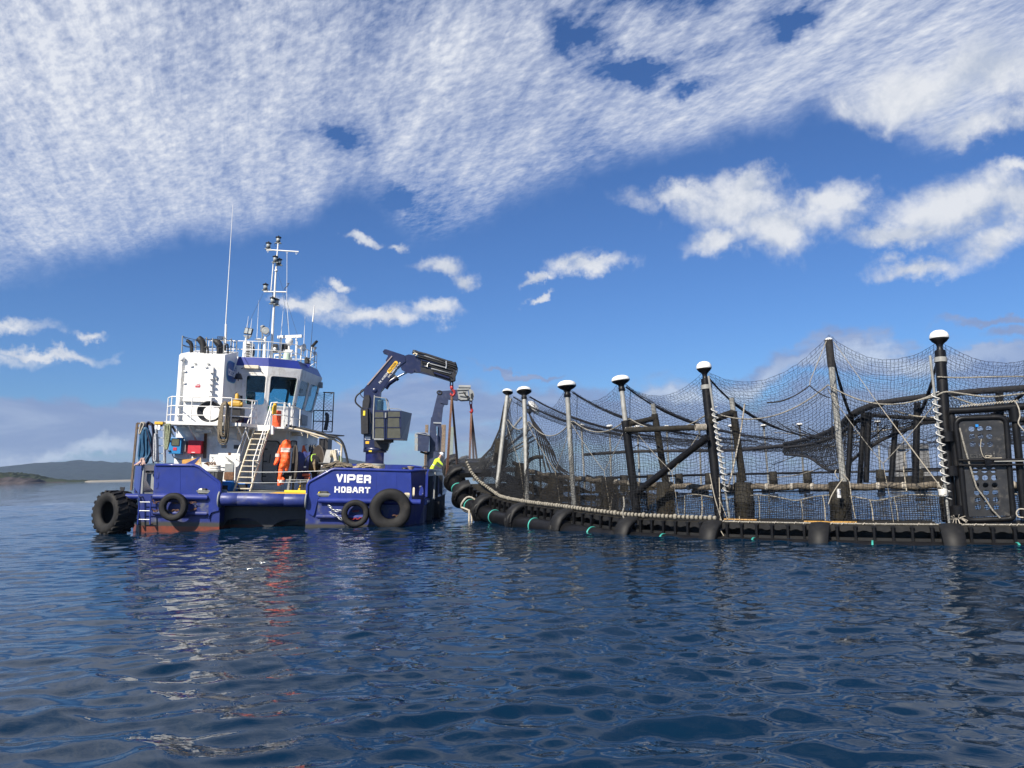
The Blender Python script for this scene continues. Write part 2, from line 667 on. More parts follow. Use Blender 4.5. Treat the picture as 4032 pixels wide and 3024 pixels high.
# ------------------------------------------------------------------ water
def water():
    th = []
    # fine wedge in front, coarse elsewhere
    fine = np.linspace(radians(-42), radians(42), 760)
    step = radians(0.6)
    g1 = fine[-1] + np.cumsum(np.geomspace(radians(.12), radians(6), 40))
    g1 = g1[g1 < pi - .05]
    th = np.concatenate([-g1[::-1], fine, g1, [pi]])
    rr = np.concatenate([[0.6, 1.5, 2.6], np.geomspace(3.6, 14, 300)[0:], np.geomspace(14.08, 70, 380), np.geomspace(72, 3000, 56)])
    T, Rr = np.meshgrid(th, rr)
    X = Rr * np.sin(T)
    Y = Rr * np.cos(T)
    Z = np.zeros_like(X)
    dr = np.gradient(rr)[:, None] * np.ones_like(X)
    dl = Rr * np.gradient(th)[None, :]
    cell = np.maximum(dr * 0.8, dl)
    waves = []
    wr = np.random.default_rng(11)
    for i in range(90):
        lam = float(np.exp(wr.normal(np.log(0.48), 0.62)))
        lam = min(max(lam, 0.17), 3.0)
        ang = wr.normal(radians(80), radians(36))
        amp = 0.0027 * lam ** 0.95 * wr.uniform(0.5, 1.3)
        waves.append((lam, ang, amp, wr.uniform(0, 2 * pi)))
    DX = np.zeros_like(X)
    DY = np.zeros_like(X)
    # gusts: slow patches where the ripples grow and die
    gust = np.ones_like(X)
    for lam, ang, ph in ((13, .4, 1.), (7.5, 1.3, 2.), (21, 2.2, .3), (5.1, -.5, 4.)):
        gust += 0.16 * np.sin(2 * pi / lam * (X * cos(ang) + Y * sin(ang)) + ph)
    for lam, ang, amp, ph in waves:
        k = 2 * pi / lam
        fade = np.clip((lam / np.maximum(cell, 1e-6) - 2.5) / 3.0, 0, 1)
        p = k * (X * cos(ang) + Y * sin(ang)) + ph
        a = amp * fade
        Z += a * np.cos(p)
        q = 0.75
        DX -= q * a * cos(ang) * np.sin(p)
        DY -= q * a * sin(ang) * np.sin(p)
    # two long gentle undulations
    Z += 0.012 * np.sin(X * .5 + Y * 1.1 + 1) + 0.010 * np.sin(-X * .9 + Y * .7)
    Z *= gust
    Z *= np.clip((400 - Rr) / 250, 0, 1)
    X2, Y2 = X + DX, Y + DY
    nr, nt_ = X.shape
    co = np.stack([X2, Y2, Z], -1).reshape(-1, 3)
    ci = np.array([[0, 0, 0.0]])
    co = np.concatenate([co, ci])
    i = np.arange(nr - 1)[:, None] * nt_ + np.arange(nt_)[None, :]
    j = np.arange(nr - 1)[:, None] * nt_ + (np.arange(nt_)[None, :] + 1) % nt_
    quads = np.stack([i, i + nt_, j + nt_, j], -1).reshape(-1, 4)
    tri = np.stack([np.full(nt_, nr * nt_), np.arange(nt_), (np.arange(nt_) + 1) % nt_], -1)
    me = bpy.data.meshes.new('water')
    me.vertices.add(len(co))
    me.vertices.foreach_set('co', co.ravel())
    nl = len(quads) * 4 + len(tri) * 3
    me.loops.add(nl)
    me.loops.foreach_set('vertex_index', np.concatenate([quads.ravel(), tri.ravel()]).astype(np.int32))
    npoly = len(quads) + len(tri)
    me.polygons.add(npoly)
    st = np.concatenate([np.arange(len(quads)) * 4, len(quads) * 4 + np.arange(len(tri)) * 3])
    me.polygons.foreach_set('loop_start', st.astype(np.int32))
    me.polygons.foreach_set('use_smooth', np.ones(npoly, bool))
    me.update(calc_edges=True)
    me.validate()
    m = bpy.data.materials.new('sea_water')
    m.use_nodes = True
    nt = S.nt = m.node_tree
    b = nt.nodes['Principled BSDF']
    tc = nt.nodes.new('ShaderNodeTexCoord')
    b.inputs['Base Color'].default_value = (0.002, 0.014, 0.034, 1)
    b.inputs['Roughness'].default_value = 0.02
    b.inputs['IOR'].default_value = 1.34
    mp = nt.nodes.new('ShaderNodeMapping')
    nt.links.new(tc.outputs['Object'], mp.inputs[0])
    mp.inputs['Rotation'].default_value = (0, 0, radians(14))
    mp.inputs['Scale'].default_value = (0.62, 1.0, 1.0)
    h = noise_tex(mp.outputs[0], 1.6, 4, 0.55, 0.6) * 1.0 + noise_tex(mp.outputs[0], 7.5, 3, 0.5, 0.4) * 0.16
    bp = nt.nodes.new('ShaderNodeBump')
    bp.inputs['Strength'].default_value = 0.5
    bp.inputs['Distance'].default_value = 0.026
    nt.links.new(h.s, bp.inputs['Height'])
    nt.links.new(bp.outputs[0], b.inputs['Normal'])
    me.materials.append(m)
    o = link('water', me, kind='structure')
    return o


water()


# ------------------------------------------------------------------ far shore
def ridge(name, pts, depth, m, seed, rough=0.05, nx=260, ny=26, back=1.0):
    """A hill: crest line given as (X, Y, height), falling to the water in front and behind."""
    P = np.array(pts, float)
    s = np.linspace(0, 1, nx)
    k = np.linspace(0, 1, len(P))
    cx, cy, ch = (np.interp(s, k, P[:, i]) for i in range(3))
    vs, fs = [], []
    for i in range(nx):
        for j in range(ny):
            t = j / (ny - 1) * 2 - 1      # -1 front foot .. 1 back foot
            prof = max(0.0, 1 - abs(t) ** 1.7)
            x = cx[i] + 0.0
            y = cy[i] + t * depth * (1 if t < 0 else back)
            n = mnoise.fractal(Vector((x * .02 + seed, y * .02, 0)), 1.0, 2.0, 5)
            n2 = mnoise.noise(Vector((x * .21 + seed, y * .21, 2.)))
            n3 = mnoise.noise(Vector((x * .55 + seed, y * .55, 5.)))
            z = ch[i] * prof * (1 + 0.10 * n) + (n2 * 2.4 + n3 * 1.8) * min(1, ch[i] * prof / 6) - 0.6
            vs.append((x, y, z))
    for i in range(nx - 1):
        for j in range(ny - 1):
            a = i * ny + j
            fs.append((a, a + 1, a + ny + 1, a + ny))
    mb = MB()
    mb.add(vs, fs, True)
    o = mb.build(name, m, kind='structure')
    return o


m_forest = mat('bush_covered_hill', (0.016, 0.024, 0.022), 0.95, var=0.5, vscale=0.05, bump=1.0, bscale=0.35, dirt=(0.03, 0.036, 0.026), dirt_amt=0.6, dscale=0.02, spec=0.05)
m_shore = mat('scrub_headland', (0.034, 0.042, 0.022), 0.95, var=0.45, vscale=0.12, bump=1.0, bscale=0.6, dirt=(0.06, 0.055, 0.035), dirt_amt=0.6, dscale=0.05, spec=0.05)
m_cliff = mat('dark_shore_rock', (0.060, 0.050, 0.050), 0.9, var=0.4, vscale=0.15, bump=1.0, bscale=0.5, dirt=(0.20, 0.13, 0.09), dirt_amt=0.6, dscale=0.06, spec=0.1)
m_sand = mat('beach_sand', (0.22, 0.20, 0.165), 0.95, var=0.1, vscale=0.2)


def far_pt(px, Y):
    p = wy(px, 1880, Y)
    return p.x


def far_h(px, py, Y):
    return wy(px, py, Y).z


def hill_line(rows, Y):
    return [(far_pt(px, Y), Y, far_h(px, py, Y)) for px, py in rows]


ridge('hills', hill_line([(-900, 1905), (-500, 1878), (-200, 1860), (0, 1844), (80, 1836), (170, 1825), (250, 1818), (340, 1816), (420, 1819), (490, 1823), (700, 1826), (900, 1822), (1100, 1805), (1250, 1798), (1360, 1804), (1430, 1818), (1475, 1834), (1500, 1852), (1540, 1875)], 2350), 420, m_forest, 3.1, nx=420)
ridge('headland', hill_line([(-900, 1870), (-500, 1866), (-200, 1862), (0, 1862), (60, 1863), (110, 1872), (150, 1884), (200, 1886), (260, 1888), (330, 1888), (400, 1890), (470, 1891), (520, 1892)], 560), 60, m_shore, 8.3, nx=360)
ridge('shore_rocks', hill_line([(-700, 1884), (-300, 1882), (0, 1881), (60, 1880), (100, 1881), (140, 1883), (150, 1896), (180, 1897), (235, 1893), (260, 1897), (330, 1897), (345, 1898)], 505), 16, m_cliff, 15.0, nx=240, ny=12)
bz = MB()
bx0, bx1 = far_pt(372, 520), far_pt(760, 520)
rows = []
for i in range(41):
    x = bx0 + (bx1 - bx0) * i / 40
    w_ = 9 * min(1, i / 12)
    rows.append([(x, 508 - w_ * .4, -0.3), (x, 508, 0.15), (x, 512 + w_, .75), (x, 516 + w_, .85)])
vs = [p for r in rows for p in r]
fs = [(i * 4 + j, i * 4 + j + 1, i * 4 + j + 5, i * 4 + j + 4) for i in range(40) for j in range(3)]
bz.add(vs, fs, True).build('beach', m_sand, kind='structure')


def haze():
    mb = MB()
    mb.box((-3060, -3060, -1.6), (3060, 3060, 85))
    m = bpy.data.materials.new('haze_air')
    m.use_nodes = True
    nt = m.node_tree
    nt.nodes.clear()
    pv = nt.nodes.new('ShaderNodeVolumePrincipled')
    pv.inputs['Color'].default_value = (0.58, 0.74, 1.0, 1)
    pv.inputs['Density'].default_value = 0.00015
    pv.inputs['Anisotropy'].default_value = 0.2
    out = nt.nodes.new('ShaderNodeOutputMaterial')
    nt.links.new(pv.outputs[0], out.inputs['Volume'])
    o = mb.build('haze', m, kind='stuff')
    return o


haze()
# ------------------------------------------------------------------ workboat (boat frame: x starboard, y forward, z up; origin at the transom on the waterline)
RG = {'a': (360, 1780, .27125), 'b': (860, 1760, .24412), 'c': (640, 1280, .3074), 'd': (880, 800, .31339), 'e': (1160, 1780, .27125),
      'k': (1340, 1340, .33755), 'f': (840, 1560, .25316), 'g': (500, 1620, .18083), 'h': (680, 1300, .14467), 'i': (920, 1280, .16275),
      'j': (1080, 1740, .13562), 'w': (940, 1380, .16275)}


def mp_(k, u_, v_, **kw):
    o = RG[k]
    return bl(o[0] + o[2] * u_, o[1] + o[2] * v_, **kw)


def xz(k, x, y, d):
    p = mp_(k, x, y, y=d)
    return (p.x, p.z)


def poly(k, pts, d):
    return [xz(k, x, y, d) for x, y in pts]


m_blue = mat('blue_hull_paint', (0.019, 0.033, 0.205), 0.30, var=0.12, vscale=1.6, dirt=(0.05, 0.06, 0.125), dirt_amt=0.5, dscale=1.3, bump=0.28, bscale=1.3, streak=(0.05, 0.045, 0.075), streak_amt=0.35, coat=0.15)
m_blue_d = mat('scuffed_blue_paint', (0.024, 0.037, 0.17), 0.42, var=0.2, vscale=3, dirt=(0.17, 0.17, 0.16), dirt_amt=0.8, dscale=1.8, bump=0.25, bscale=6, streak=(0.12, 0.10, 0.08), streak_amt=0.4)
m_white = mat('white_ship_paint', (0.82, 0.815, 0.79), 0.42, var=0.04, vscale=2, dirt=(0.42, 0.38, 0.31), dirt_amt=0.65, dscale=1.5, bump=0.22, bscale=2.2, streak=(0.42, 0.31, 0.20), streak_amt=0.6)
m_rail = mat('white_rail_paint', (0.76, 0.75, 0.72), 0.4, var=0.06, vscale=9, dirt=(0.45, 0.33, 0.22), dirt_amt=0.35, dscale=7)
m_cream = mat('cream_worn_paint', (0.62, 0.55, 0.42), 0.5, var=0.12, vscale=8, dirt=(0.28, 0.19, 0.10), dirt_amt=0.5, dscale=6)
m_deck = mat('grey_deck_paint', (0.24, 0.25, 0.22), 0.75, var=0.2, vscale=4, dirt=(0.33, 0.28, 0.19), dirt_amt=0.6, dscale=2, bump=0.2)
m_dark = mat('dark_steel', (0.018, 0.018, 0.021), 0.5, var=0.25, dirt=(0.06, 0.045, 0.035), dirt_amt=0.4, dscale=5)
m_black = mat('soot_black', (0.012, 0.012, 0.013), 0.6, var=0.3)
m_rubber = mat('tyre_rubber', (0.014, 0.0135, 0.0135), 0.72, var=0.25, vscale=5, bump=0.3, bscale=30, dirt=(0.075, 0.066, 0.055), dirt_amt=0.6, dscale=2.5, spec=0.3)
m_grey = mat('grey_steel', (0.26, 0.27, 0.27), 0.5, var=0.12, dirt=(0.22, 0.16, 0.10), dirt_amt=0.35, dscale=4)
m_dgrey = mat('charcoal_paint', (0.055, 0.058, 0.062), 0.55, var=0.15, dirt=(0.10, 0.09, 0.08), dirt_amt=0.4)
m_rust = mat('rusty_chain', (0.15, 0.075, 0.04), 0.85, var=0.35, vscale=14, dirt=(0.05, 0.03, 0.022), dirt_amt=0.7, dscale=9)
m_galv = mat('galvanised_steel', (0.50, 0.51, 0.51), 0.38, metal=0.6, var=0.1, dirt=(0.25, 0.22, 0.19), dirt_amt=0.3)
m_chrome = mat('chromed_rod', (0.75, 0.76, 0.78), 0.15, metal=1.0, var=0.03)
m_orange = mat('orange_oilskin', (0.86, 0.125, 0.025), 0.55, var=0.10, vscale=7, bump=0.7, bscale=11)
m_reflect = mat('silver_reflective_tape', (0.66, 0.60, 0.56), 0.4, var=0.15, vscale=30)
m_tub = mat('blue_plastic_tub', (0.012, 0.19, 0.62), 0.4, var=0.08)
m_yel = mat('yellow_deck_paint', (0.74, 0.42, 0.025), 0.55, var=0.15, dirt=(0.34, 0.22, 0.07), dirt_amt=0.5, dscale=3)
m_yel2 = mat('bright_yellow_paint', (0.80, 0.62, 0.04), 0.5, var=0.1)
m_elec = mat('blue_control_box', (0.025, 0.20, 0.46), 0.4, var=0.08)
m_red = mat('red_cabinet_paint', (0.52, 0.035, 0.055), 0.4, var=0.08)
m_lred = mat('red_hook_paint', (0.34, 0.022, 0.022), 0.45, var=0.15)
m_boot = mat('red_antifouling', (0.21, 0.050, 0.026), 0.7, var=0.25, vscale=4, dirt=(0.09, 0.07, 0.05), dirt_amt=0.7, dscale=3)
m_letter = mat('white_lettering', (0.82, 0.82, 0.82), 0.45, var=0.03)
m_wood = mat('weathered_timber', (0.20, 0.15, 0.11), 0.85, var=0.3, vscale=12, bump=0.4)
m_rope_d = mat('brown_mooring_rope', (0.165, 0.135, 0.095), 0.9, var=0.5, vscale=30, bump=0.8, bscale=60, dirt=(0.05, 0.045, 0.04), dirt_amt=0.7, dscale=22)
m_rope_w = mat('off_white_rope', (0.38, 0.345, 0.29), 0.9, var=0.25, vscale=25, bump=0.6, bscale=70, dirt=(0.16, 0.13, 0.10), dirt_amt=0.5, dscale=14)
m_hose_b = mat('black_rubber_hose', (0.02, 0.022, 0.026), 0.5, var=0.2)
m_hose_blue = mat('blue_rubber_hose', (0.014, 0.075, 0.155), 0.5, var=0.25, vscale=9)
m_glassy = mat('lamp_glass', (0.33, 0.35, 0.34), 0.12, var=0.2)
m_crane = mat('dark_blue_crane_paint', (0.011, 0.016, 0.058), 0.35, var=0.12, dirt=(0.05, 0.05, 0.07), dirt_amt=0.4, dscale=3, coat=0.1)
m_tint = mat('smoked_cab_panel', (0.085, 0.083, 0.062), 0.25, var=0.1)
m_blue_t = mat('navy_tarpaulin', (0.035, 0.045, 0.16), 0.6, var=0.15, bump=0.5, bscale=8)


def hull_mat():
    m = bpy.data.materials.new('hull_with_boot_top')
    m.use_nodes = True
    nt = S.nt = m.node_tree
    b = nt.nodes['Principled BSDF']
    tc = nt.nodes.new('ShaderNodeTexCoord')
    ob = tc.outputs['Object']
    sep = nt.nodes.new('ShaderNodeSeparateXYZ')
    nt.links.new(ob, sep.inputs[0])
    z = S(sep.outputs[2])
    n = noise_tex(ob, 2.2, 7, 0.65)
    n2 = noise_tex(ob, 6.0, 5, 0.6)
    mpn = nt.nodes.new('ShaderNodeMapping')
    nt.links.new(ob, mpn.inputs[0])
    mpn.inputs['Scale'].default_value = (8, 8, 0.7)
    n3 = noise_tex(mpn.outputs[0], 1.3, 5, 0.6)
    c = mixc(n2, (0.018, 0.030, 0.15), (0.024, 0.038, 0.19))
    c = mixc((n.ss(0.50, 0.72) * 0.75), c, (0.15, 0.155, 0.155))
    c = mixc(n3.ss(0.56, 0.75) * 0.4, c, (0.055, 0.05, 0.055))
    zz = z + (n - 0.5) * 0.07
    c = mixc(zz.ss(0.24, 0.13), c, (0.055, 0.052, 0.045))       # weed line
    red = mixc(n2.ss(0.35, 0.7), (0.19, 0.045, 0.025), (0.12, 0.04, 0.026))
    c = mixc(zz.ss(0.05, 0.02), c, red)
    c = mixc(zz.ss(-0.22, -0.35), c, (0.03, 0.03, 0.025))
    nt.links.new(c, b.inputs['Base Color'])
    b.inputs['Roughness'].default_value = 0.42
    return m


m_hull = hull_mat()


def glass_mat(name, tint, gloss=0.14):
    m = bpy.data.materials.new(name)
    m.use_nodes = True
    nt = m.node_tree
    nt.nodes.clear()
    tr = nt.nodes.new('ShaderNodeBsdfTransparent')
    tr.inputs[0].default_value = (*tint, 1)
    gl = nt.nodes.new('ShaderNodeBsdfGlossy')
    gl.inputs['Roughness'].default_value = 0.02
    gl.inputs[0].default_value = (0.9, 0.95, 1.0, 1)
    lw = nt.nodes.new('ShaderNodeLayerWeight')
    lw.inputs[0].default_value = 0.35
    mx = nt.nodes.new('ShaderNodeMath')
    mx.operation = 'MULTIPLY_ADD'
    nt.links.new(lw.outputs['Fresnel'], mx.inputs[0])
    mx.inputs[1].default_value = 0.16
    mx.inputs[2].default_value = gloss * 0.3
    ms = nt.nodes.new('ShaderNodeMixShader')
    nt.links.new(mx.outputs[0], ms.inputs[0])
    nt.links.new(tr.outputs[0], ms.inputs[1])
    nt.links.new(gl.outputs[0], ms.inputs[2])
    out = nt.nodes.new('ShaderNodeOutputMaterial')
    nt.links.new(ms.outputs[0], out.inputs[0])
    return m


m_glass = glass_mat('tinted_window_glass', (0.68, 0.86, 0.90))

boat = thing('workboat', 'blue and white multicat workboat lettered VIPER HOBART moored stern-on beside the fish pen', 'boat')
DZ = 1.18       # working deck


def part(name, mb, m, parent=None, **k):
    return mb.build(name, m, parent or boat, **k)


# hull ----------------------------------------------------------------
hb = MB()
XL, XR = -4.72, 4.76
out = [(XL, 0), (-1.95, 0), (-1.95, 1.4), (1.07, 1.4), (1.07, 0), (XR, 0), (5.22, 1.05), (5.75, 12.0), (5.75, 19.5), (3.6, 22.5), (-3.6, 22.5), (-5.28, 19.5), (-5.28, 0.95)]
lo = [(x * .985, y + (0.12 if y < .5 else 0), -0.9) for x, y in out]
hi = [(x, y, DZ - 0.03) for x, y in out]
hb.loft([lo, hi])
part('hull', hb, m_hull)
# the dark inner horns that carry the roller, and the tunnel bulkhead with its two arches
mb = MB()
prof_l = poly('a', [(1845, 610), (1870, 440), (1888, 540), (1890, 850), (1740, 890), (1710, 950), (1705, 1130), (1640, 1130), (1660, 900), (1700, 620)], 0.02)
arch = poly('b', [(20, 960), (1400, 960), (1420, 1060), (1520, 1120), (1540, 1290), (1480, 1290), (1440, 1220), (1330, 1165), (1100, 1170), (960, 1215), (850, 1290), (740, 1290), (640, 1205), (500, 1150), (280, 1145), (150, 1180), (60, 1290), (-60, 1290)], 0.6)
mb.prism(arch, 0.25, Matrix.Translation((0, 0.62, 0)))
part('tunnel_bulkhead', mb, m_dark)
# rubbing tubes along the transom: half-round blue belting with slanted ends
for (k, x0, x1, yc, r, cut) in (('a', 505, 700, 645, .10, 'r'), ('a', 905, 1700, 652, .105, 'r'), ('a', 905, 1690, 885, .085, 'r'), ('e', 345, 1830, 712, .105, 'l'), ('e', 315, 1000, 935, .085, 'l')):
    p, q = mp_(k, x0, yc, y=0), mp_(k, x1, yc + (3 if k == 'a' else 8), y=0)
    p.z = q.z = (p.z + q.z) / 2
    mb = MB()
    ring = lambda x, sh: [Vector((x + sh * (1 - abs(sin(t))), -r * 1.25 * sin(t) - 0.0, p.z + r * 1.05 * cos(t))) for t in [pi * i / 10 for i in range(11)]]
    sl = 0.14
    rings = [ring(p.x, sl if cut == 'l' else 0), ring(q.x, -sl if cut == 'r' else 0)]
    mb.loft(rings, smooth=False)
    part('rubbing_tube', mb, m_blue if yc < 800 else m_blue_d)
# bulwark plates on the transom -----------------------------------------
TH = 0.05
bw = poly('a', [(915, 200), (940, 188), (1500, 190), (1560, 215), (1640, 275), (1860, 440), (1872, 470), (1848, 850), (1780, 865), (1740, 880), (1712, 930), (1704, 990), (1704, 640), (905, 610)], 0)
oval = rrect(*xz('a', 1532, 615, 0), *xz('a', 1714, 527, 0), 0.13, 5)
vs, fs = plate(bw, [oval], TH)
part('bulwark', MB().add(vs, fs), m_blue)
bw2 = poly('e', [(190, 470), (215, 430), (540, 258), (590, 250), (1690, 275), (1700, 690), (345, 668), (290, 890), (270, 930), (200, 890), (165, 850)], 0)
oval2 = rrect(*xz('e', 332, 655, 0), *xz('e', 512, 565, 0), 0.12, 5)
vs, fs = plate(bw2, [oval2, rrect(*xz('e', 1590, 680, 0), *xz('e', 1672, 590, 0), 0.03, 2)], TH)
part('bulwark', MB().add(vs, fs), m_blue)
for (k, x0, x1, yb) in (('a', 1525, 1720, 566), ('e', 325, 520, 612)):
    part('port_bar', MB().tube([mp_(k, x0, yb, y=-.02), mp_(k, x1, yb + 2, y=-.02)], .018, 6), m_grey)
for (k, x, y0, y1) in (('a', 1290, 200, 600), ('e', 640, 262, 660), ('e', 1180, 270, 665), ('e', 1480, 280, 640)):
    part('weld_seam', MB().tube([mp_(k, x, y0, y=-.025), mp_(k, x + 2, y1, y=-.025)], .009, 5), m_blue)
# lower skin in front of the horns
for k, pts in (('a', [(905, 612), (1704, 640), (1702, 1130), (690, 1130), (690, 660)]), ('e', [(165, 850), (230, 880), (275, 950), (285, 1085), (700, 1090), (700, 690), (190, 660)])):
    pass
# port chamfer panel
pc = [V(-5.30, .95, 2.18), V(-4.72, 0.0, 2.18), V(-4.74, 0.0, 1.12), V(-5.33, .95, 1.38)]
mb = MB()
n = (pc[1] - pc[0]).cross(pc[3] - pc[0]).normalized() * 0.05
mb.loft([pc, [p + n for p in pc]])
part('bulwark', mb, m_blue)
part('corner_lug', MB().prism([(0, 0), (.16, 0), (.14, -.12), (.05, -.22), (0, -.06)], .05, Matrix.Translation(mp_('a', 415, 508, y=.5))), m_dark)
# cap rails
mb = MB()
cap_l = [(-4.22, -.02, 2.165)] + [(*(lambda q: (q[0], -.02, q[1]))(xz('a', x, y, 0)),) for x, y in ((940, 190), (1200, 190), (1495, 192), (1560, 215), (1640, 275), (1860, 440), (1874, 475), (1868, 700))]
mb.tube(cap_l, 0.055, 8)
mb.tube([(-5.32, .97, 2.19), (-4.72, -0.02, 2.19), (-4.66, 0.05, 2.17)], .055, 8)
part('cap_rail', mb, m_blue)
mb = MB()
cap_r = [(*(lambda q: (q[0], -.02, q[1]))(xz('e', x, y, 0)),) for x, y in ((165, 750), (185, 600), (190, 480), (220, 430), (390, 340), (540, 255), (590, 245), (1100, 257), (1640, 270))]
mb.tube(cap_r + [(4.76, -.02, 2.13), (5.24, 1.05, 2.17), (5.24, 1.25, 2.17)], .055, 8)
mb.tube([(5.28, 2.2, 2.17), (5.77, 12.0, 2.18), (5.77, 19.5, 2.2), (3.6, 22.4, 2.45)], .055, 8)
part('cap_rail', mb, m_blue)
mb = MB()
mb.box((-4.25, -.03, 1.15), (-4.16, .06, 2.15))
for zz in (1.35, 1.7):
    mb.box((-4.19, -.04, zz), (-4.10, -.01, zz + .2))
part('door_stile', mb, m_blue)
mb = MB()
mb.box((-4.70, .02, 1.15), (-4.64, .10, 2.13))
part('gate_post', mb, m_grey)
gp = [(-4.62, 1.86), (-4.24, 1.86), (-4.24, 1.20), (-4.34, 1.24), (-4.46, 1.36), (-4.56, 1.52), (-4.62, 1.62)]
mb = MB().prism(gp, .03, Matrix.Translation((0, .25, 0)))
part('gate_panel', mb, m_grey)
part('gate_bar', MB().box((-4.66, .2, 1.88), (-4.2, .3, 1.96)), m_dark)
# starboard side bulwark with freeing ports
def side_plate(p0, p1, z0, z1, ports, nm='side_bulwark'):
    d = Vector((p1[0] - p0[0], p1[1] - p0[1], 0))
    L_ = d.length
    holes = [rrect(a, b, c, e, .07, 3) for a, b, c, e in ports]
    vs, fs = plate([(0, z0), (L_, z0), (L_, z1), (0, z1)], holes, 0.05)
    ang = atan2(d.y, d.x)
    M = Matrix.Translation((p0[0], p0[1], 0)) @ Matrix.Rotation(ang, 4, 'Z')
    part(nm, MB().add([M @ v for v in vs], fs), m_blue)


side_plate((4.76, 0.02), (5.22, 1.05), 1.14, 2.12, [(0.10, 1.22, .36, 1.55), (.62, 1.24, .98, 1.60)])
side_plate((5.27, 2.2), (5.75, 12.0), 1.14, 2.15, [(.55, 1.25, 1.7, 1.68)] + [(2.6 + i * 2.2, 1.25, 3.9 + i * 2.2, 1.68) for i in range(3)])
side_plate((5.75, 12.0), (5.75, 19.5), 1.14, 2.15, [])
side_plate((-5.28, 0.97), (-5.28, 19.5), 1.14, 2.15, [])
side_plate((5.75, 19.5), (3.6, 22.5), 1.14, 2.4, [])
side_plate((-5.28, 19.5), (-3.6, 22.5), 1.14, 2.4, [])
part('bow_plate', MB().box((-3.6, 22.45, .9), (3.6, 22.55, 2.5)), m_blue)
for i in range(7):
    y = 2.25 + i * 1.35
    sx = (y - 2.2) / 9.8 * .48
    part('bulwark_bracket', MB().prism([(5.24 + sx, 1.15), (5.24 + sx, 2.1), (4.89 + sx, 1.15)], .03, Matrix.Translation((0, y, 0))), m_blue)
part('rubbing_tube', MB().tube([(5.22, 1.1, .98), (5.30, 3, .98), (5.80, 12, .98), (5.80, 19, .98)], .12, 8), m_blue)
for i in range(9):
    y = 2.6 + i * 1.05
    sx = (y - 2.2) / 9.8 * .48
    part('side_fender_rib', MB().box((5.24 + sx, y, .1), (5.46 + sx, y + .16, 1.95 if i % 3 == 0 else 1.0)), m_dark)
part('fender_pipe', MB().tube([(5.52, 3.55, 1.0), (5.54, 3.6, 2.1)], .035, 8), m_grey)
# deck ------------------------------------------------------------------
dk = [(-5.2, 1.0), (-4.68, .08), (-1.95, .08), (-1.9, .26), (1.02, .26), (1.07, .08), (4.7, .08), (5.15, 1.1), (5.68, 12.0), (5.68, 19.4), (3.5, 22.3), (-3.5, 22.3), (-5.2, 19.4)]
part('deck', MB().loft([[(x, y, DZ - .02) for x, y in dk], [(x, y, DZ) for x, y in dk]]), m_deck)
mb = MB()
mb.bbox((-.55, 1.2, DZ + .002), (1.02, 2.6, DZ + .03))
part('yellow_deck_plate', mb, m_yel)
mb = MB()
mb.bbox((-.35, 2.9, DZ + .002), (1.02, 3.15, DZ + .10), .01)
part('yellow_beam', mb, m_yel2)
mb = MB()
mb.bbox((-.0, 4.4, DZ + .002), (1.0, 4.6, DZ + .32), .01)
mb.bbox((-.1, 4.3, DZ + .33), (1.0, 4.65, DZ + .36), .01)
mb.prism([(-.15, DZ), (-.02, DZ), (-.02, DZ + .32)], .3, Matrix.Translation((0, 4.35, 0)))
part('winch_plinth', mb, m_yel)
# roller ----------------------------------------------------------------
xa, xb, zr, rr_ = -1.93, 1.04, 1.005, 0.235
mb = MB()
prof = [(rr_ - .02, xa), (rr_, xa + .05), (rr_, xa + .60), (rr_ - .006, xa + .61), (rr_ + .004, xa + .63), (rr_ + .006, xa + 1.5), (rr_, xb - .75), (rr_ - .007, xb - .74), (rr_, xb - .72), (rr_, xb - .05), (rr_ - .02, xb)]
mb.lathe(prof, 40, Matrix.Translation((0, .05, zr)) @ Matrix.Rotation(pi / 2, 4, 'Y'))
rl = part('stern_roller', mb, m_blue_d)
for x in (xa - .035, xb + .03):
    mb = MB().lathe([(.30, -.025), (.31, 0), (.30, .025)], 28, Matrix.Translation((x, .07, zr)) @ Matrix.Rotation(pi / 2, 4, 'Y'))
    mb.build('cheek_plate', m_grey, rl)
mb = MB().prism(poly('a', [(1880, 540), (1960, 545), (1990, 590), (1930, 600), (1885, 660)], .2), .05, Matrix.Translation((0, .15, 0)))
part('roller_guard', mb, m_grey)
# lettering ---------------------------------------------------------------
GLY = {'V': [[(0, 1), (.5, 0), (1, 1)]], 'I': [[(0, 0), (0, 1)]],
       'P': [[(0, 0), (0, 1), (.88, 1), (1, .9), (1, .5), (.88, .4), (0, .4)]],
       'E': [[(1, 1), (0, 1), (0, 0), (1, 0)], [(0, .5), (.92, .5)]],
       'R': [[(0, 0), (0, 1), (.86, 1), (1, .9), (1, .52), (.88, .42), (0, .42)], [(.62, .42), (.92, .3), (1, .18), (1, 0)]],
       'H': [[(0, 0), (0, 1)], [(1, 0), (1, 1)], [(0, .5), (1, .5)]],
       'O': [[(.14, 0), (.86, 0), (1, .14), (1, .86), (.86, 1), (.14, 1), (0, .86), (0, .14), (.14, 0)]],
       'B': [[(0, 0), (0, 1), (.84, 1), (.96, .9), (.96, .62), (.86, .52), (0, .52)], [(.86, .52), (1, .4), (1, .12), (.88, 0), (0, 0)]],
       'A': [[(0, 0), (.36, 1), (.64, 1), (1, 0)], [(.14, .3), (.86, .3)]],
       'T': [[(0, 1), (1, 1)], [(.5, 1), (.5, 0)]]}


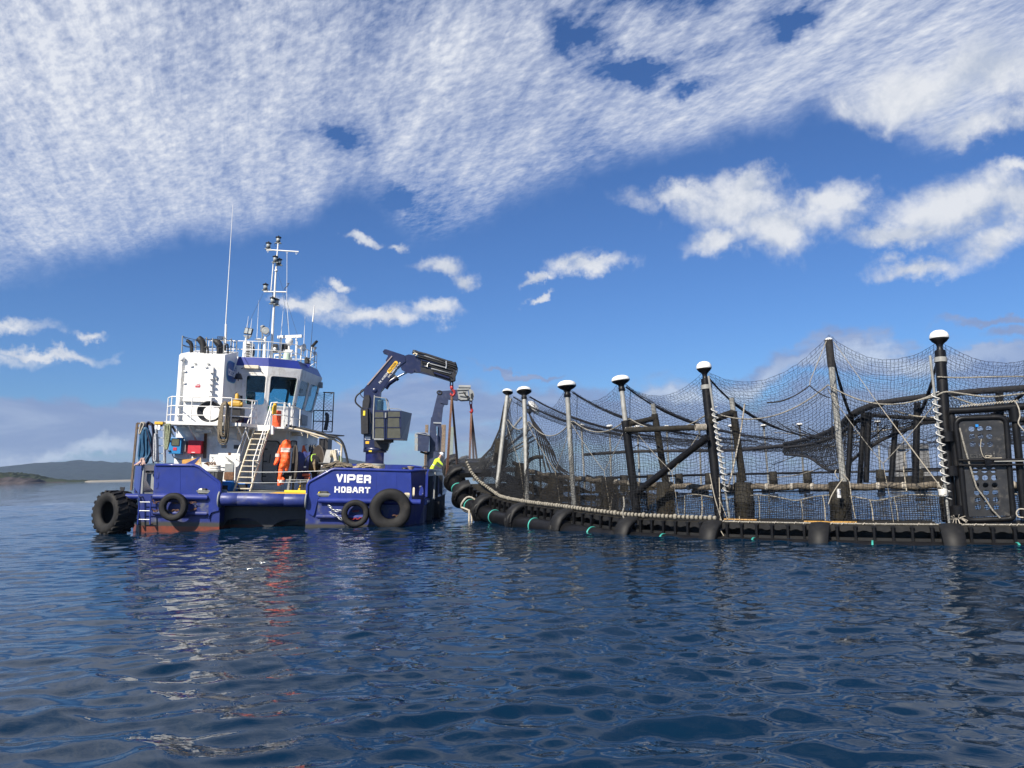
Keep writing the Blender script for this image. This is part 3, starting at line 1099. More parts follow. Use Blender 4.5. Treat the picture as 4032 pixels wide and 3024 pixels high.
def stroke_letters(word, boxes, sw, d=-.034):
    for ch, (x0, x1, z0, z1) in zip(word, boxes):
        mb = MB()
        h = sw / 2
        for st in GLY[ch]:
            pts = [V(x0 + h + (x1 - x0 - sw) * u, 0, z0 + h + (z1 - z0 - sw) * v) for u, v in st]
            for i in range(len(pts) - 1):
                t = (pts[i + 1] - pts[i]).normalized() * h * .92
                a, b = pts[i] - (t if i == 0 else t * .55), pts[i + 1] + (t if i == len(pts) - 2 else t * .55)
                mb.bar(a, b, sw, 0.010 + .0007 * i, up=(0, 1, 0))
        mb.v = [(x, y + d, z) for x, y, z in mb.v]
        part('letter', mb, m_letter)


def lbox(y0, y1, xs):
    out = []
    for a, b in xs:
        p, q = mp_('e', a, y1, y=0), mp_('e', b, y0, y=0)
        out.append((p.x, q.x, p.z, q.z))
    return out


vb = [(612, 706, 318, 440), (722, 752, 320, 443), (768, 888, 323, 445), (905, 995, 328, 447), (1010, 1112, 332, 452)]
stroke_letters('VIPER', [(mp_('e', a, t, y=0).x, mp_('e', b, t, y=0).x, mp_('e', a, u, y=0).z, mp_('e', a, t, y=0).z) for a, b, t, u in vb], .074)
hb_ = [(583, 663, 498, 588), (678, 745, 500, 589), (760, 832, 502, 591), (842, 925, 504, 593), (935, 1008, 506, 595), (1022, 1102, 508, 597)]
stroke_letters('HOBART', [(mp_('e', a, t, y=0).x, mp_('e', b, t, y=0).x, mp_('e', a, u, y=0).z, mp_('e', a, t, y=0).z) for a, b, t, u in hb_], .052)
# stern ladder -------------------------------------------------------------
lad = bpy.data.objects.new('boarding_ladder', None)
COL.objects.link(lad)
lad.parent = boat
for k, pts in enumerate(([(690, 690), (715, 655), (690, 700), (672, 1050)], [(862, 650), (850, 1050)])):
    a = [mp_('a', x, y, y=-.16) for x, y in pts]
    if k == 0:
        a = [mp_('a', 700, 660, y=-.16), mp_('a', 672, 1050, y=-.16)]
    MB().tube(a, .025, 8).build('side_rail', m_blue, lad)
    MB().tube([a[0], a[0] + V(.04, .16, .02)], .02, 6).build('stay', m_dark, lad)
    MB().tube([a[-1], a[-1] + V(.04, .16, .0)], .02, 6).build('stay', m_dark, lad)
for yy in (725, 852, 978):
    MB().tube([mp_('a', 690, yy, y=-.16), mp_('a', 855, yy + 2, y=-.16)], .018, 6).build('rung', m_galv, lad)
# deckhouse -----------------------------------------------------------------
mb = MB()
mb.box((-5.28, 4.7, DZ), (-2.8, 12.0, 3.78))
dh = part('deckhouse', mb, m_white)
mb = MB()
loop0 = [(-2.79, 6.9), (-1.25, 6.9), (-.82, 7.5), (-.75, 12.0), (-2.79, 12.0)]
mb.loft([[(x, y, DZ) for x, y in loop0], [(x, y, 3.78) for x, y in loop0]])
part('deckhouse', mb, m_white)
# weathertight door in the recess
dp = poly('f', [(800, 708), (955, 712), (985, 745), (975, 1310), (940, 1348), (790, 1345), (775, 1300), (780, 745)], 6.86)
dp = [(-2.62 + .0, 0)]
x0, z1 = xz('f', 800, 705, 6.85)
x1, z0 = xz('f', 985, 1345, 6.85)
dr = part('weathertight_door', MB().add(*plate(rrect(x0, z0, x1, z1, .14, 4), [], .05, Matrix.Translation((0, 6.84, 0)))), m_grey)
MB().add(*plate(rrect(x0 - .05, z0 - .04, x1 + .05, z1 + .05, .18, 4), [rrect(x0 - .005, z0 - .0, x1 + .005, z1 + .005, .145, 4)], .06, Matrix.Translation((0, 6.86, 0)))).build('door_seal', m_black, dr)
MB().bbox((x0 + .08, 6.79, z0 + 1.0), (x0 + .48, 6.82, z0 + 1.62), .03).build('door_panel', m_grey, dr)
MB().bar(mp_('f', 890, 905, y=6.75), mp_('f', 870, 1040, y=6.75), .03, .03, up=(0, 1, 0)).build('handle', m_dark, dr)
for zz in (.25, .9, 1.45):
    MB().box((x0 + .0, 6.78, z0 + zz), (x0 + .16, 6.815, z0 + zz + .05)).build('dog', m_dark, dr)
# second door ajar on the lit block
x0, z1 = xz('f', 95, 670, 4.66)
x1, z0 = xz('f', 410, 1010, 4.66)
dr = part('weathertight_door', MB().add(*plate(rrect(x0, z0 - .25, x1, z1, .16, 4), [], .05, Matrix.Translation((0, 4.66, 0)))), m_white)
MB().box((x0 + .62, 4.60, z1 - .38), (x0 + .85, 4.63, z1 - .22)).build('name_plate', m_dgrey, dr)
MB().bbox((x0 + .12, 4.56, z1 - .36), (x0 + .32, 4.63, z1 - .22), .02).build('hinge', m_grey, dr)
MB().bar(mp_('f', 185, 940, y=4.6), mp_('f', 310, 1030, y=4.6), .03, .03).build('handle', m_grey, dr)
MB().bar(mp_('f', 220, 990, y=4.6), mp_('f', 320, 1055, y=4.6), .03, .03).build('handle', m_grey, dr)
for k, (a, b, c, d_, mm) in enumerate(((178, 1050, 325, 1180, m_grey), (165, 1180, 325, 1300, m_rust))):
    p, q = mp_('f', a, d_, y=4.6), mp_('f', c, b, y=4.6)
    part('vent_box', MB().bbox((p.x, 4.55, p.z), (q.x, 4.70, q.z), .02), mm)
p = mp_('f', 248, 895, y=4.6)
part('sticker', MB().box((p.x - .05, 4.62, p.z - .05), (p.x + .05, 4.63, p.z + .05)), m_rust)
# slots of a louvre and pipes high on the recess wall
mb = MB()
for i in range(5):
    p, q = mp_('f', 1240 + i * 32, 572, y=7.3), mp_('f', 1262 + i * 32, 620, y=7.3)
    mb.box((p.x, 7.1, q.z), (q.x, 7.3, p.z))
part('pipe_manifold', mb, m_cream)
part('pipe_manifold', MB().tube([mp_('f', 1225, 580, y=7.0), mp_('f', 1390, 612, y=7.0)], .025, 6).tube([mp_('f', 1440, 570, y=7.0), mp_('f', 1640, 650, y=7.0)], .025, 6).tube([mp_('f', 1470, 580, y=7.0), mp_('f', 1465, 650, y=7.0)], .02, 6), m_cream)
# round-cornered window by the coverall
x0, z1 = xz('f', 1200, 688, 6.86)
x1, z0 = xz('f', 1300, 800, 6.86)
wn_ = part('window', MB().add(*plate(rrect(x0, z0, x1, z1, .08, 4), [rrect(x0 + .04, z0 + .04, x1 - .04, z1 - .04, .06, 4)], .05, Matrix.Translation((0, 6.86, 0)))), m_black)
MB().box((x0 + .04, 6.865, z0 + .04), (x1 - .04, 6.875, z1 - .04)).build('pane', m_glassy, wn_)
# dark corner locker at the starboard end
p, q = mp_('f', 1650, 690, y=8.5), mp_('f', 1775, 1000, y=8.5)
part('locker', MB().box((p.x, 8.4, DZ), (q.x, 9.6, p.z + .1)), m_dark)
# upper deck slab and grating -------------------------------------------------
UD = 3.84
sl = [(-5.3, 4.7), (-2.0, 4.7), (-1.3, 4.35), (-.80, 4.35), (-.72, 7.5), (-.4, 8.2), (-.4, 12.3), (-5.3, 12.3)]
part('upper_deck', MB().loft([[(x, y, UD - .06) for x, y in sl], [(x, y, UD) for x, y in sl]]), m_white)
mb = MB()
mb.box((-5.33, 3.56, 3.80), (-2.36, 3.63, 3.93))
mb.box((-5.36, 3.56, 3.80), (-5.30, 4.7, 3.93))
mb.bar(V(-2.36, 3.6, 3.865), V(-1.9, 4.35, 3.865), .05, .13)
mb.box((-1.95, 4.30, 3.66), (-1.37, 4.38, 3.90))
mb.bbox((-1.36, 4.22, 3.50), (-1.20, 4.38, 3.88), .03)
part('deck_edge', mb, m_rail)
mb = MB()
for i in range(48):
    x = -5.28 + i * .061
    if i % 12 in (0, 6):
        mb.box((x - .06, 3.63, 3.80), (x + .04, 4.7, 3.83))
    else:
        mb.box((x, 3.63, 3.805), (x + .022, 4.7, 3.83))
for j in range(24):
    y = 3.66 + j * .044
    if j % 8 == 4:
        mb.box((-5.28, y - .06, 3.806), (-2.36, y + .06, 3.828))
    else:
        mb.box((-5.28, y, 3.806), (-2.36, y + .016, 3.828))
part('deck_grating', mb, m_galv)
for x in (-5.26, -4.45, -3.4, -2.5):
    part('deck_bracket', MB().bar(V(x, 3.65, 3.78), V(x, 4.72, 3.2), .05, .05), m_rail)
part('strip_light', MB().bbox(tuple(mp_('g', 1500, 440, y=4.3) - V(0, .05, .04)), tuple(mp_('g', 1860, 420, y=4.3) + V(0, .05, .05)), .02), m_rail)
# vertical rusty pipes
mb = MB()
for dx_ in (0, 22, 44):
    mb.tube([mp_('g', 1690 + dx_, 480, y=4.62), mp_('g', 1680 + dx_, 760, y=4.62), mp_('g', 1660 + dx_ * 1.2, 1020, y=4.6)], .022, 6)
part('pipe_run', mb, m_rust)
# control boxes on the port wall
p, q = mp_('g', 900, 920, y=4.3), mp_('g', 1190, 570, y=4.3)
cb = part('control_box', MB().bbox((p.x, 4.3, p.z), (q.x, 4.62, q.z), .02), m_elec)
a, b_ = mp_('g', 972, 735, y=4.28), mp_('g', 1135, 600, y=4.28)
MB().add(*plate(rrect(a.x, a.z, b_.x, b_.z, .03, 3), [], .02, Matrix.Translation((0, 4.29, 0)))).build('screen', mat('dull_screen', (.10, .11, .07), .2), cb)
MB().add(*plate(rrect(a.x - .02, a.z - .02, b_.x + .02, b_.z + .02, .04, 3), [rrect(a.x, a.z, b_.x, b_.z, .03, 3)], .03, Matrix.Translation((0, 4.285, 0)))).build('bezel', m_black, cb)
a, b_ = mp_('g', 1000, 845, y=4.28), mp_('g', 1080, 785, y=4.28)
MB().box((a.x, 4.285, a.z), (b_.x, 4.298, b_.z)).build('warning_sign', m_red, cb)
for yy in (635, 860):
    a = mp_('g', 905, yy, y=4.28)
    MB().bbox((a.x - .02, 4.24, a.z - .02), (a.x + .08, 4.3, a.z + .03), .01).build('latch', m_dark, cb)
part('control_box', MB().bbox(tuple(mp_('g', 1190, 880, y=4.45)), tuple(mp_('g', 1290, 640, y=4.45) + V(0, .25, 0)), .02), m_grey)
p, q = mp_('g', 1315, 915, y=4.35), mp_('g', 1620, 635, y=4.35)
rb = part('red_cabinet', MB().bbox((p.x, 4.35, p.z), (q.x, 4.68, q.z), .015), m_red)
a = mp_('g', 1440, 890, y=4.33)
MB().box((a.x - .07, 4.340, a.z - .012), (a.x + .07, 4.349, a.z + .012)).build('label_plate', m_letter, rb)
mb = MB()
for x in (1410, 1440, 1470, 1500):
    mb.tube([mp_('g', x, 920, y=4.5), mp_('g', x - 3, 985, y=4.5)], .012, 5)
part('cable_gland', mb, m_rust)
part('power_cable', MB().tube(smooth_path([mp_('g', 985, 925, y=4.4), mp_('g', 1010, 990, y=4.4), mp_('g', 1100, 1035, y=4.45), mp_('g', 1230, 1045, y=4.5), mp_('g', 1420, 1030, y=4.55), mp_('g', 1560, 1015, y=4.6)], 5), .018, 6), m_black)
# railings on the upper deck
def rails(posts, hs, m, nm='guard_rail', r=.022, post_r=.024, h_top=None):
    """posts: base points along the rail; hs: heights of the rails above the base"""
    o = MB()
    for p in posts:
        o.tube([p, Vector(p) + V(0, 0, max(hs))], post_r, 6)
    for h in hs:
        o.tube([Vector(p) + V(0, 0, h) for p in posts], r, 6)
    return part(nm, o, m)


rails([(-5.55, 4.3, 3.9), (-5.15, 3.6, 3.9), (-4.35, 3.6, 3.9), (-3.6, 3.6, 3.9), (-2.78, 3.6, 3.9)], (.30, .66, 1.03), m_rail)
rails([(-2.78, 3.62, 3.9), (-2.1, 4.1, 3.9), (-1.96, 4.35, 3.9)], (.30, .66, 1.0), m_rail)
for k, (x, y) in enumerate(((1090, 4.6), (1165, 4.8))):
    p = mp_('f', x, 450, y=y)
    part('rail_stanchion', MB().box((p.x - .035, y, UD), (p.x + .035, y + .07, UD + 1.05)), m_rail)
rails([(-1.38, 4.3, UD), (-.86, 4.4, UD), (-.78, 5.6, UD), (-.75, 7.2, UD)], (.5, 1.0), m_rail)
# stairs --------------------------------------------------------------------
st = bpy.data.objects.new('stairway', None)
COL.objects.link(st)
st.parent = boat
a0, b0 = V(-2.40, 3.35, DZ), V(-1.86, 3.35, DZ)
a1, b1 = V(-1.93, 4.3, 3.72), V(-1.36, 4.3, 3.72)
# foot and head measured on the photograph
a0 = V(*(mp_('f', 320, 1470, y=3.3)[i] if i != 2 else DZ for i in range(3)))
b0 = V(*(mp_('f', 572, 1470, y=3.3)[i] if i != 2 else DZ for i in range(3)))
a1 = mp_('f', 640, 520, y=4.28)
b1 = mp_('f', 868, 520, y=4.28)
for p, q in ((a0, a1), (b0, b1)):
    MB().bar(p, q, .035, .15, up=(0, -1, .4)).build('stringer', m_cream, st)
for i in range(11):
    t = (i + .55) / 11.3
    p, q = a0.lerp(a1, t), b0.lerp(b1, t)
    MB().box((p.x + .01, p.y - .11, p.z - .018), (q.x - .01, p.y + .11, p.z + .018)).build('tread', m_cream, st)
hl = [mp_('f', 330, 1345, y=3.3), mp_('f', 345, 975, y=3.45), mp_('f', 470, 600, y=3.85), mp_('f', 600, 235, y=4.2), mp_('f', 655, 80, y=4.28), mp_('f', 560, 70, y=4.28)]
hr = [mp_('f', 605, 1345, y=3.3), mp_('f', 622, 1000, y=3.45), mp_('f', 770, 560, y=3.9), mp_('f', 905, 100, y=4.28), mp_('f', 1000, 95, y=4.28)]
for h in (hl, hr):
    MB().tube(h, .024, 7).build('handrail', m_rail, st)
for pts in ([(385, 1010), (440, 870), (560, 480), (655, 240)], [(690, 1010), (780, 660), (860, 370), (915, 225)]):
    MB().tube([mp_('f', x, y, y=3.5 + i * .26) for i, (x, y) in enumerate(pts)], .018, 6).build('handrail', m_rail, st)
for pts in ([(345, 975), (430, 1030)], [(622, 1000), (705, 1050)], [(505, 540), (560, 680)], [(770, 560), (820, 690)]):
    MB().tube([mp_('f', *pts[0], y=3.5), mp_('f', *pts[1], y=3.6)], .018, 6).build('strut', m_rail, st)
# funnel casing ----------------------------------------------------------------
X0, X1 = -5.38, -3.50
cs_r = [(X0, 4.7, 3.84), (X1, 4.7, 3.84), (X1, 4.7, 6.85), (X0 + .06, 4.7, 6.85), (X0, 4.7, 6.78)]
cs_f = [(X0, 6.65, 3.84), (X1, 6.65, 3.84), (X1, 6.65, 7.30), (X0 + .06, 6.65, 7.30), (X0, 6.65, 7.2)]
cas = part('funnel_casing', MB().loft([cs_r, cs_f]), m_white)
p, q = mp_('h', 345, 960, y=4.58), mp_('h', 1110, 1000, y=4.58)
z0 = mp_('c', 260, 975, y=4.58).z
MB().loft([[(p.x, 4.56, z0), (q.x, 4.56, z0), (q.x, 4.56, q.z), (q.x - .12, 4.56, p.z), (p.x, 4.56, p.z)], [(p.x, 4.72, z0), (q.x, 4.72, z0), (q.x, 4.72, q.z), (q.x - .12, 4.72, p.z), (p.x, 4.72, p.z)]]).build('access_door', m_white, cas)
a = mp_('h', 262, 800, y=4.6)
MB().tube([(a.x, 4.6, 3.9), (a.x, 4.6, a.z)], .05, 10).build('vent_pipe', m_white, cas)
MB().lathe([(.06, -.09), (.10, -.07), (.10, .06), (.08, .08), (.001, .08)], 14, Matrix.Translation((a.x, 4.6, a.z + .03))).build('vent_cap', m_white, cas)
for x, y in ((340, 1115), (322, 1440), (515, 975), (915, 1000)):
    a = mp_('h', x, y, y=4.54)
    MB().bbox((a.x - .055, 4.50, a.z - .035), (a.x + .055, 4.57, a.z + .035), .012).build('hinge', m_white, cas)
for x, y in ((600, 925), (955, 930), (1170, 1320)):
    a = mp_('h', x, y, y=4.6)
    MB().prism([(-.05, .05), (.05, .05), (.02, -.07), (-.02, -.03)], .06, Matrix.Translation((a.x, 4.63, a.z))).build('lug', m_grey, cas)
for y in (1150, 1320, 1470, 1640, 1790, 1930):
    a = mp_('h', 1075 - (y - 1150) * .055, y, y=4.5)
    MB().bbox((a.x - .10, 4.46, a.z - .02), (a.x + .06, 4.57, a.z + .02), .01).build('clamp', m_rail, cas)
a, b_ = mp_('h', 610, 1553, y=4.54), mp_('h', 748, 1485, y=4.54)
sg = MB().box((a.x, 4.545, a.z), (b_.x, 4.556, b_.z)).build('warning_sign', m_red, cas)
MB().box((a.x + .012, 4.538, b_.z - .045), (a.x + .05, 4.5435, b_.z - .012)).box((a.x + .06, 4.538, b_.z - .04), (b_.x - .02, 4.5435, b_.z - .030)).box((a.x + .06, 4.538, b_.z - .06), (b_.x - .04, 4.5435, b_.z - .052)).build('print', m_letter, cas)
MB().box((a.x + .06, 4.545, b_.z + .02), (a.x + .16, 4.555, b_.z + .09)).build('notice', m_rail, cas)
# company badge on the starboard side of the casing: rounded shield with lettering
def badge():
    yc, zc = 5.75, 6.25
    w_, h_ = 1.46, .92
    out = []
    for i in range(40):
        t = 2 * pi * i / 40
        c_, s_ = cos(t), sin(t)
        out.append((w_ / 2 * math.copysign(abs(c_) ** .45, c_) * (1 - .05 * s_ * s_), h_ / 2 * math.copysign(abs(s_) ** .75, s_)))
    M = Matrix.Translation((X1 + .012, yc, zc)) @ Matrix.Rotation(pi / 2, 4, 'Z')
    m_rim = mat('badge_teal', (.03, .26, .42), .4, var=.1)
    m_in = mat('badge_blue', (.012, .085, .30), .4, var=.2, vscale=1.5)
    bd = MB().add(*plate(out, [], .02, M)).build('company_badge', m_rim, boat)
    MB().add(*plate([(x * .94, z * .92) for x, z in out], [], .02, Matrix.Translation((.006, 0, 0)) @ M)).build('badge_field', m_in, bd)
    vs, fs = text_mesh('tassal', .58, .012, .86)
    M2 = Matrix.Translation((X1 + .034, yc, zc - .01)) @ Matrix.Rotation(pi / 2, 4, 'Z')
    MB().add([M2 @ v for v in vs], fs).build('badge_lettering', m_letter, bd)


badge()
# exhausts ---------------------------------------------------------------------
def exhaust(pts, rads, y, elbow=None):
    path = smooth_path([mp_('h', a, b, y=y) for a, b in pts], 5)
    k = len(path)
    rs = [float(np.interp(i / (k - 1), np.linspace(0, 1, len(rads)), rads)) for i in range(k)]
    o = part('exhaust_pipe', MB().tube(path, rs, 12), m_black)
    return o


exhaust([(512, 640), (515, 480), (500, 380), (445, 315), (385, 285)], [.075, .075, .085, .085, .08], 5.6)
exhaust([(820, 650), (830, 480), (815, 360), (760, 270), (700, 215)], [.125, .125, .14, .15, .13], 5.5)
exhaust([(1282, 660), (1285, 500), (1270, 400), (1210, 330), (1125, 270)], [.135, .135, .15, .15, .07], 5.3)
exhaust([(870, 640), (872, 520), (900, 465), (945, 470), (962, 540), (962, 650)], [.04, .045, .05, .045, .04, .04], 5.2)
exhaust([(1430, 560), (1440, 420), (1470, 385), (1500, 410), (1505, 560), (1500, 640)], [.035] * 6, 5.0)
mb = MB().box((-4.9, 5.9, 6.9), (-3.55, 6.5, 7.15))
part('exhaust_trunk', mb, m_black)
ch_posts = [(245, 640, 270, 150, 4.78), (622, 560, 628, 270, 6.4), (920, 540, 920, 190, 6.4), (1075, 660, 1095, 220, 4.9), (1385, 655, 1405, 175, 4.8), (1580, 610, 1595, 230, 6.3), (1740, 560, 1742, 300, 6.5)]
tops = []
for x0, y0, x1, y1, d in ch_posts:
    a, b_ = mp_('h', x0, y0, y=d), mp_('h', x1, y1, y=d)
    part('chain_post', MB().tube([a, b_], .028, 6), m_grey)
    tops.append((a, b_))
mb = MB()
for i, j in ((0, 1), (1, 2), (2, 3), (3, 4), (0, 3), (4, 5), (5, 6)):
    for f in (0.97, .5):
        mb.tube(sag(tops[i][0].lerp(tops[i][1], f), tops[j][0].lerp(tops[j][1], f), .10, 10), .013, 5)
part('guard_chain', mb, m_black)
mb = MB()
a, b_ = mp_('h', 1215, 300, y=5.9), mp_('h', 1400, 180, y=5.9)
for i in range(7):
    mb.tube([(a.x + (b_.x - a.x) * i / 6, 5.9, a.z), (a.x + (b_.x - a.x) * min(1, (i + 2) / 6), 5.9, b_.z)], .008, 4)
    mb.tube([(a.x + (b_.x - a.x) * i / 6, 5.9, b_.z), (a.x + (b_.x - a.x) * min(1, (i + 2) / 6), 5.9, a.z)], .008, 4)
mb.tube([(a.x, 5.9, a.z), (a.x, 5.9, b_.z), (b_.x, 5.9, b_.z), (b_.x, 5.9, a.z)], .016, 5)
part('mesh_guard', mb, m_black)

# wheelhouse -------------------------------------------------------------------
R0 = [(-3.8, 6.6), (-2.18, 6.6), (-1.07, 7.34), (-.83, 10.6), (-1.6, 12), (-4.3, 12), (-5.1, 10.6), (-4.9, 7.34)]
R1 = [(-3.85, 6.4), (-2.08, 6.4), (-.77, 7.08), (-.38, 10.2), (-1.2, 12.3), (-4.6, 12.3), (-5.4, 10.2), (-5.1, 7.08)]
R2 = [(-3.8, 6.6), (-2.15, 6.6), (-1.01, 7.26), (-.61, 10.2), (-1.4, 12.1), (-4.5, 12.1), (-5.2, 10.2), (-4.95, 7.26)]
ZL, ZW, ZB, ZT = UD, 4.92, 6.64, 7.05
wh = bpy.data.objects.new('wheelhouse', None)
COL.objects.link(wh)
wh.parent = boat
MB().loft([[(x, y, ZL) for x, y in R0], [(x, y, ZW) for x, y in R0]], caps=False).build('lower_wall', m_white, wh)
MB().loft([[(x, y, ZB) for x, y in R1], [(x, y, ZT) for x, y in R2]], caps=False).build('blue_roof_band', m_blue, wh)
MB().loft([[(x, y, ZT - .04) for x, y in R2], [(x, y, ZT + .01) for x, y in R2]]).build('roof', m_rail, wh)
ins = lambda R, f: [((x + 3.0) * f - 3.0, (y - 9.3) * f + 9.3) for x, y in R]
MB().loft([[(x, y, ZB - .02) for x, y in ins(R1, .97)], [(x, y, ZB + .03) for x, y in ins(R1, .97)]]).build('ceiling', m_dgrey, wh)
MB().loft([[(x, y, ZL + .3) for x, y in ins(R0, .97)], [(x, y, ZL + .35) for x, y in ins(R0, .97)]]).build('cabin_floor', m_dgrey, wh)


def face_panel(i, wins, gasket=True):
    j = (i + 1) % 8
    A, Bp = V(*R0[i], ZW), V(*R0[j], ZW)
    D, Cp = V(*R1[i], ZB), V(*R1[j], ZB)
    nrm = (Bp - A).cross(D - A).normalized()
    wd, hg = (Bp - A).length, (D - A).length

    def mpf(u, v, y):
        return A * (1 - u) * (1 - v) + Bp * u * (1 - v) + Cp * u * v + D * (1 - u) * v + nrm * y

    def conv(vs):
        return [mpf(v.x / wd, v.z / hg, -v.y) for v in vs]
    holes = [rrect(a * wd, b * hg, c * wd, d * hg, .12, 4) for a, b, c, d in wins]
    vs, fs = plate([(0, 0), (wd, 0), (wd, hg), (0, hg)], holes, .06)
    MB().add(conv(vs), fs).build('window_wall', m_white, wh)
    for (a, b, c, d), h in zip(wins, holes):
        vs, fs = plate(h, [], .012)
        MB().add([p - nrm * .012 for p in conv(vs)], fs).build('window_pane', m_glass, wh)
        if gasket:
            g = rrect(a * wd - .03, b * hg - .03, c * wd + .03, d * hg + .03, .15, 4)
            vs, fs = plate(g, [rrect(a * wd + .012, b * hg + .012, c * wd - .012, d * hg - .012, .11, 4)], .02)
            MB().add([p + nrm * .035 for p in conv(vs)], fs).build('window_frame', m_rail, wh)
    if gasket:
        mb = MB()
        for (a, b, c, d) in wins:
            for t in range(9):
                u = a + (c - a) * (t + .5) / 9
                for v in (d + .055,):
                    mb.box(tuple(mpf(u, v, .03) - V(.012, .012, .012)), tuple(mpf(u, v, .06) + V(.012, .012, .012)))
        mb.build('frame_bolt', m_rail, wh)


face_panel(0, [(.47, .00, .97, .76)])
face_panel(1, [(.08, -.02, .93, .77)])
face_panel(2, [(.05, .0, .46, .73), (.52, .0, .94, .73)], gasket=False)
face_panel(3, [(.08, .08, .92, .84)], gasket=False)
face_panel(4, [(.04, .08, .32, .76), (.36, .08, .64, .76), (.68, .08, .96, .76)], gasket=False)
face_panel(5, [(.08, .08, .92, .84)], gasket=False)
face_panel(6, [(.08, .08, .46, .74), (.54, .08, .92, .74)], gasket=False)
face_panel(7, [(.1, .05, .9, .8)], gasket=False)
# inside: console, seat back, overhead locker
MB().bbox((-4.2, 10.9, UD + .35), (-1.7, 11.5, 5.15), .05).build('helm_console', m_dgrey, wh)
MB().loft([[(-4.3, 9.6, 6.6), (-2.5, 9.6, 6.6), (-2.9, 9.6, 5.85), (-3.9, 9.6, 5.85)], [(-4.3, 10.5, 6.6), (-2.5, 10.5, 6.6), (-2.9, 10.5, 5.85), (-3.9, 10.5, 5.85)]]).build('overhead_locker', m_black, wh)
MB().bbox((-2.0, 10.6, 5.75), (-1.0, 10.9, 6.55), .03).build('overhead_screen', m_black, wh)
MB().bbox((-3.5, 8.4, 4.2), (-3.2, 8.9, 5.7), .08).build('green_coat', mat('green_coat', (.05, .10, .03), .9, var=.4), wh)
MB().tube([(-3.4, 6.9, 6.40), (-2.2, 6.9, 6.40), (-1.3, 7.6, 6.36)], .015, 6).build('curtain_rail', m_galv, wh)
# doorway on the port side of face A, notices, sign
x0, z1 = xz('w', -40, 740, 6.56)
x1, z0 = xz('w', 62, 1700, 6.56)
MB().add(*plate(rrect(-3.72, UD + .1, x1, z1, .12, 4), [], .02, Matrix.Translation((0, 6.535, 0)) )).build('side_door', m_black, wh)
for (a, b, c, d) in ((75, 745, 125, 860), (75, 870, 125, 1000)):
    p, q = mp_('w', a, d, y=6.42), mp_('w', c, b, y=6.42)
    MB().box((p.x, 6.43, p.z), (q.x, 6.45, q.z)).build('notice', m_letter, wh)
p = mp_('f', 843, 157, y=7.0)
MB().box((-2.06, 6.62, 4.66), (-1.88, 6.66, 4.86), None).build('exit_sign', mat('green_sign', (.02, .20, .06), .5), wh)
a, b_ = mp_('f', 1350, 440, y=8.6), mp_('f', 1455, 290, y=8.6)
MB().box((-.90, 8.3, a.z), (-.86, 9.6, b_.z)).build('side_vent', m_grey, wh)
MB().tube(smooth_path([mp_('f', 1275, 130, y=7.2), mp_('f', 1255, 250, y=7.1), mp_('f', 1210, 370, y=7.0), mp_('f', 1150, 410, y=6.9)], 5), .012, 5).build('cable', m_black, wh)
MB().tube(smooth_path([mp_('f', 1262, 120, y=7.1), mp_('f', 1275, 105, y=7.1), mp_('f', 1288, 130, y=7.1), mp_('f', 1272, 155, y=7.1)], 5, True), .012, 5, closed=True).build('cable', m_black, wh)
part('window_light', MB().bbox(tuple(mp_('w', 110, 430, y=6.25)), tuple(mp_('w', 480, 390, y=6.25) + V(0, .12, .06)), .02), m_cream)
MB().tube([mp_('w', 60, 440, y=6.3), mp_('w', 170, 400, y=6.3), mp_('w', 440, 410, y=6.3), mp_('w', 520, 470, y=6.3), mp_('w', 590, 560, y=6.38)], .015, 5).build('cable', m_dark, wh)
# bell under the band
p = mp_('h', 1790, 1260, y=5.9)
part('deck_bell', MB().lathe([(.20, -.11), (.17, -.07), (.12, .08), (.09, .13), (.02, .14)], 16, Matrix.Translation(p)).tube([p + V(0, 0, .14), p + V(0, 0, .2)], .02, 6).tube([p + V(0, 0, -.1), p + V(0, 0, -.2)], .02, 6), m_dark)
part('bell_bracket', MB().bar(p + V(0, 0, .19), p + V(-.35, .1, .19), .03, .03).bar(p + V(-.3, .1, .1), p + V(-.1, .1, .9), .05, .05), m_rail)
# small pane box on starboard end
p = mp_('w', 2000, 840, y=10)
part('side_lamp', MB().bbox(tuple(p - V(.12, .1, .14)), tuple(p + V(.06, .1, .14)), .02), m_grey)
# roof rail -----------------------------------------------------------------------
RP = [(-4.9, 6.9), (-3.75, 6.68), (-2.9, 6.66), (-2.2, 6.66), (-1.08, 7.3), (-.85, 8.6), (-.66, 10.1), (-1.4, 12.0), (-4.5, 12.0)]
rails([(x, y, ZT) for x, y in RP], (.36, .74), m_rail, 'roof_rail', r=.018, post_r=.018)
YR = 8.0


def ri(x, y, d=YR):
    return mp_('i', x, y, y=d)


# floodlight on its post
p = ri(360, 150, 7.2)
fl = bpy.data.objects.new('floodlight', None)
COL.objects.link(fl)
fl.parent = boat
M = Matrix.Translation(p) @ Euler((radians(-8), radians(8), radians(-10))).to_matrix().to_4x4()
MB().bbox((-.19, -.05, -.15), (.19, .06, .15), .02, M).build('housing', m_black, fl)
MB().box((-.16, -.06, -.12), (.16, -.052, .12), M).build('lens', m_glassy, fl)
q = ri(300, 400, 7.2)
MB().prism([(-.19, .0), (.19, 0), (.05, -.16), (-.05, -.16)], .12, Matrix.Translation(ri(330, 245, 7.15))).build('bracket', m_grey, fl)
MB().tube([ri(305, 300, 7.2), ri(290, 440, 7.2), V(q.x, 7.2, ZT)], .05, 8).build('post', m_rail, fl)
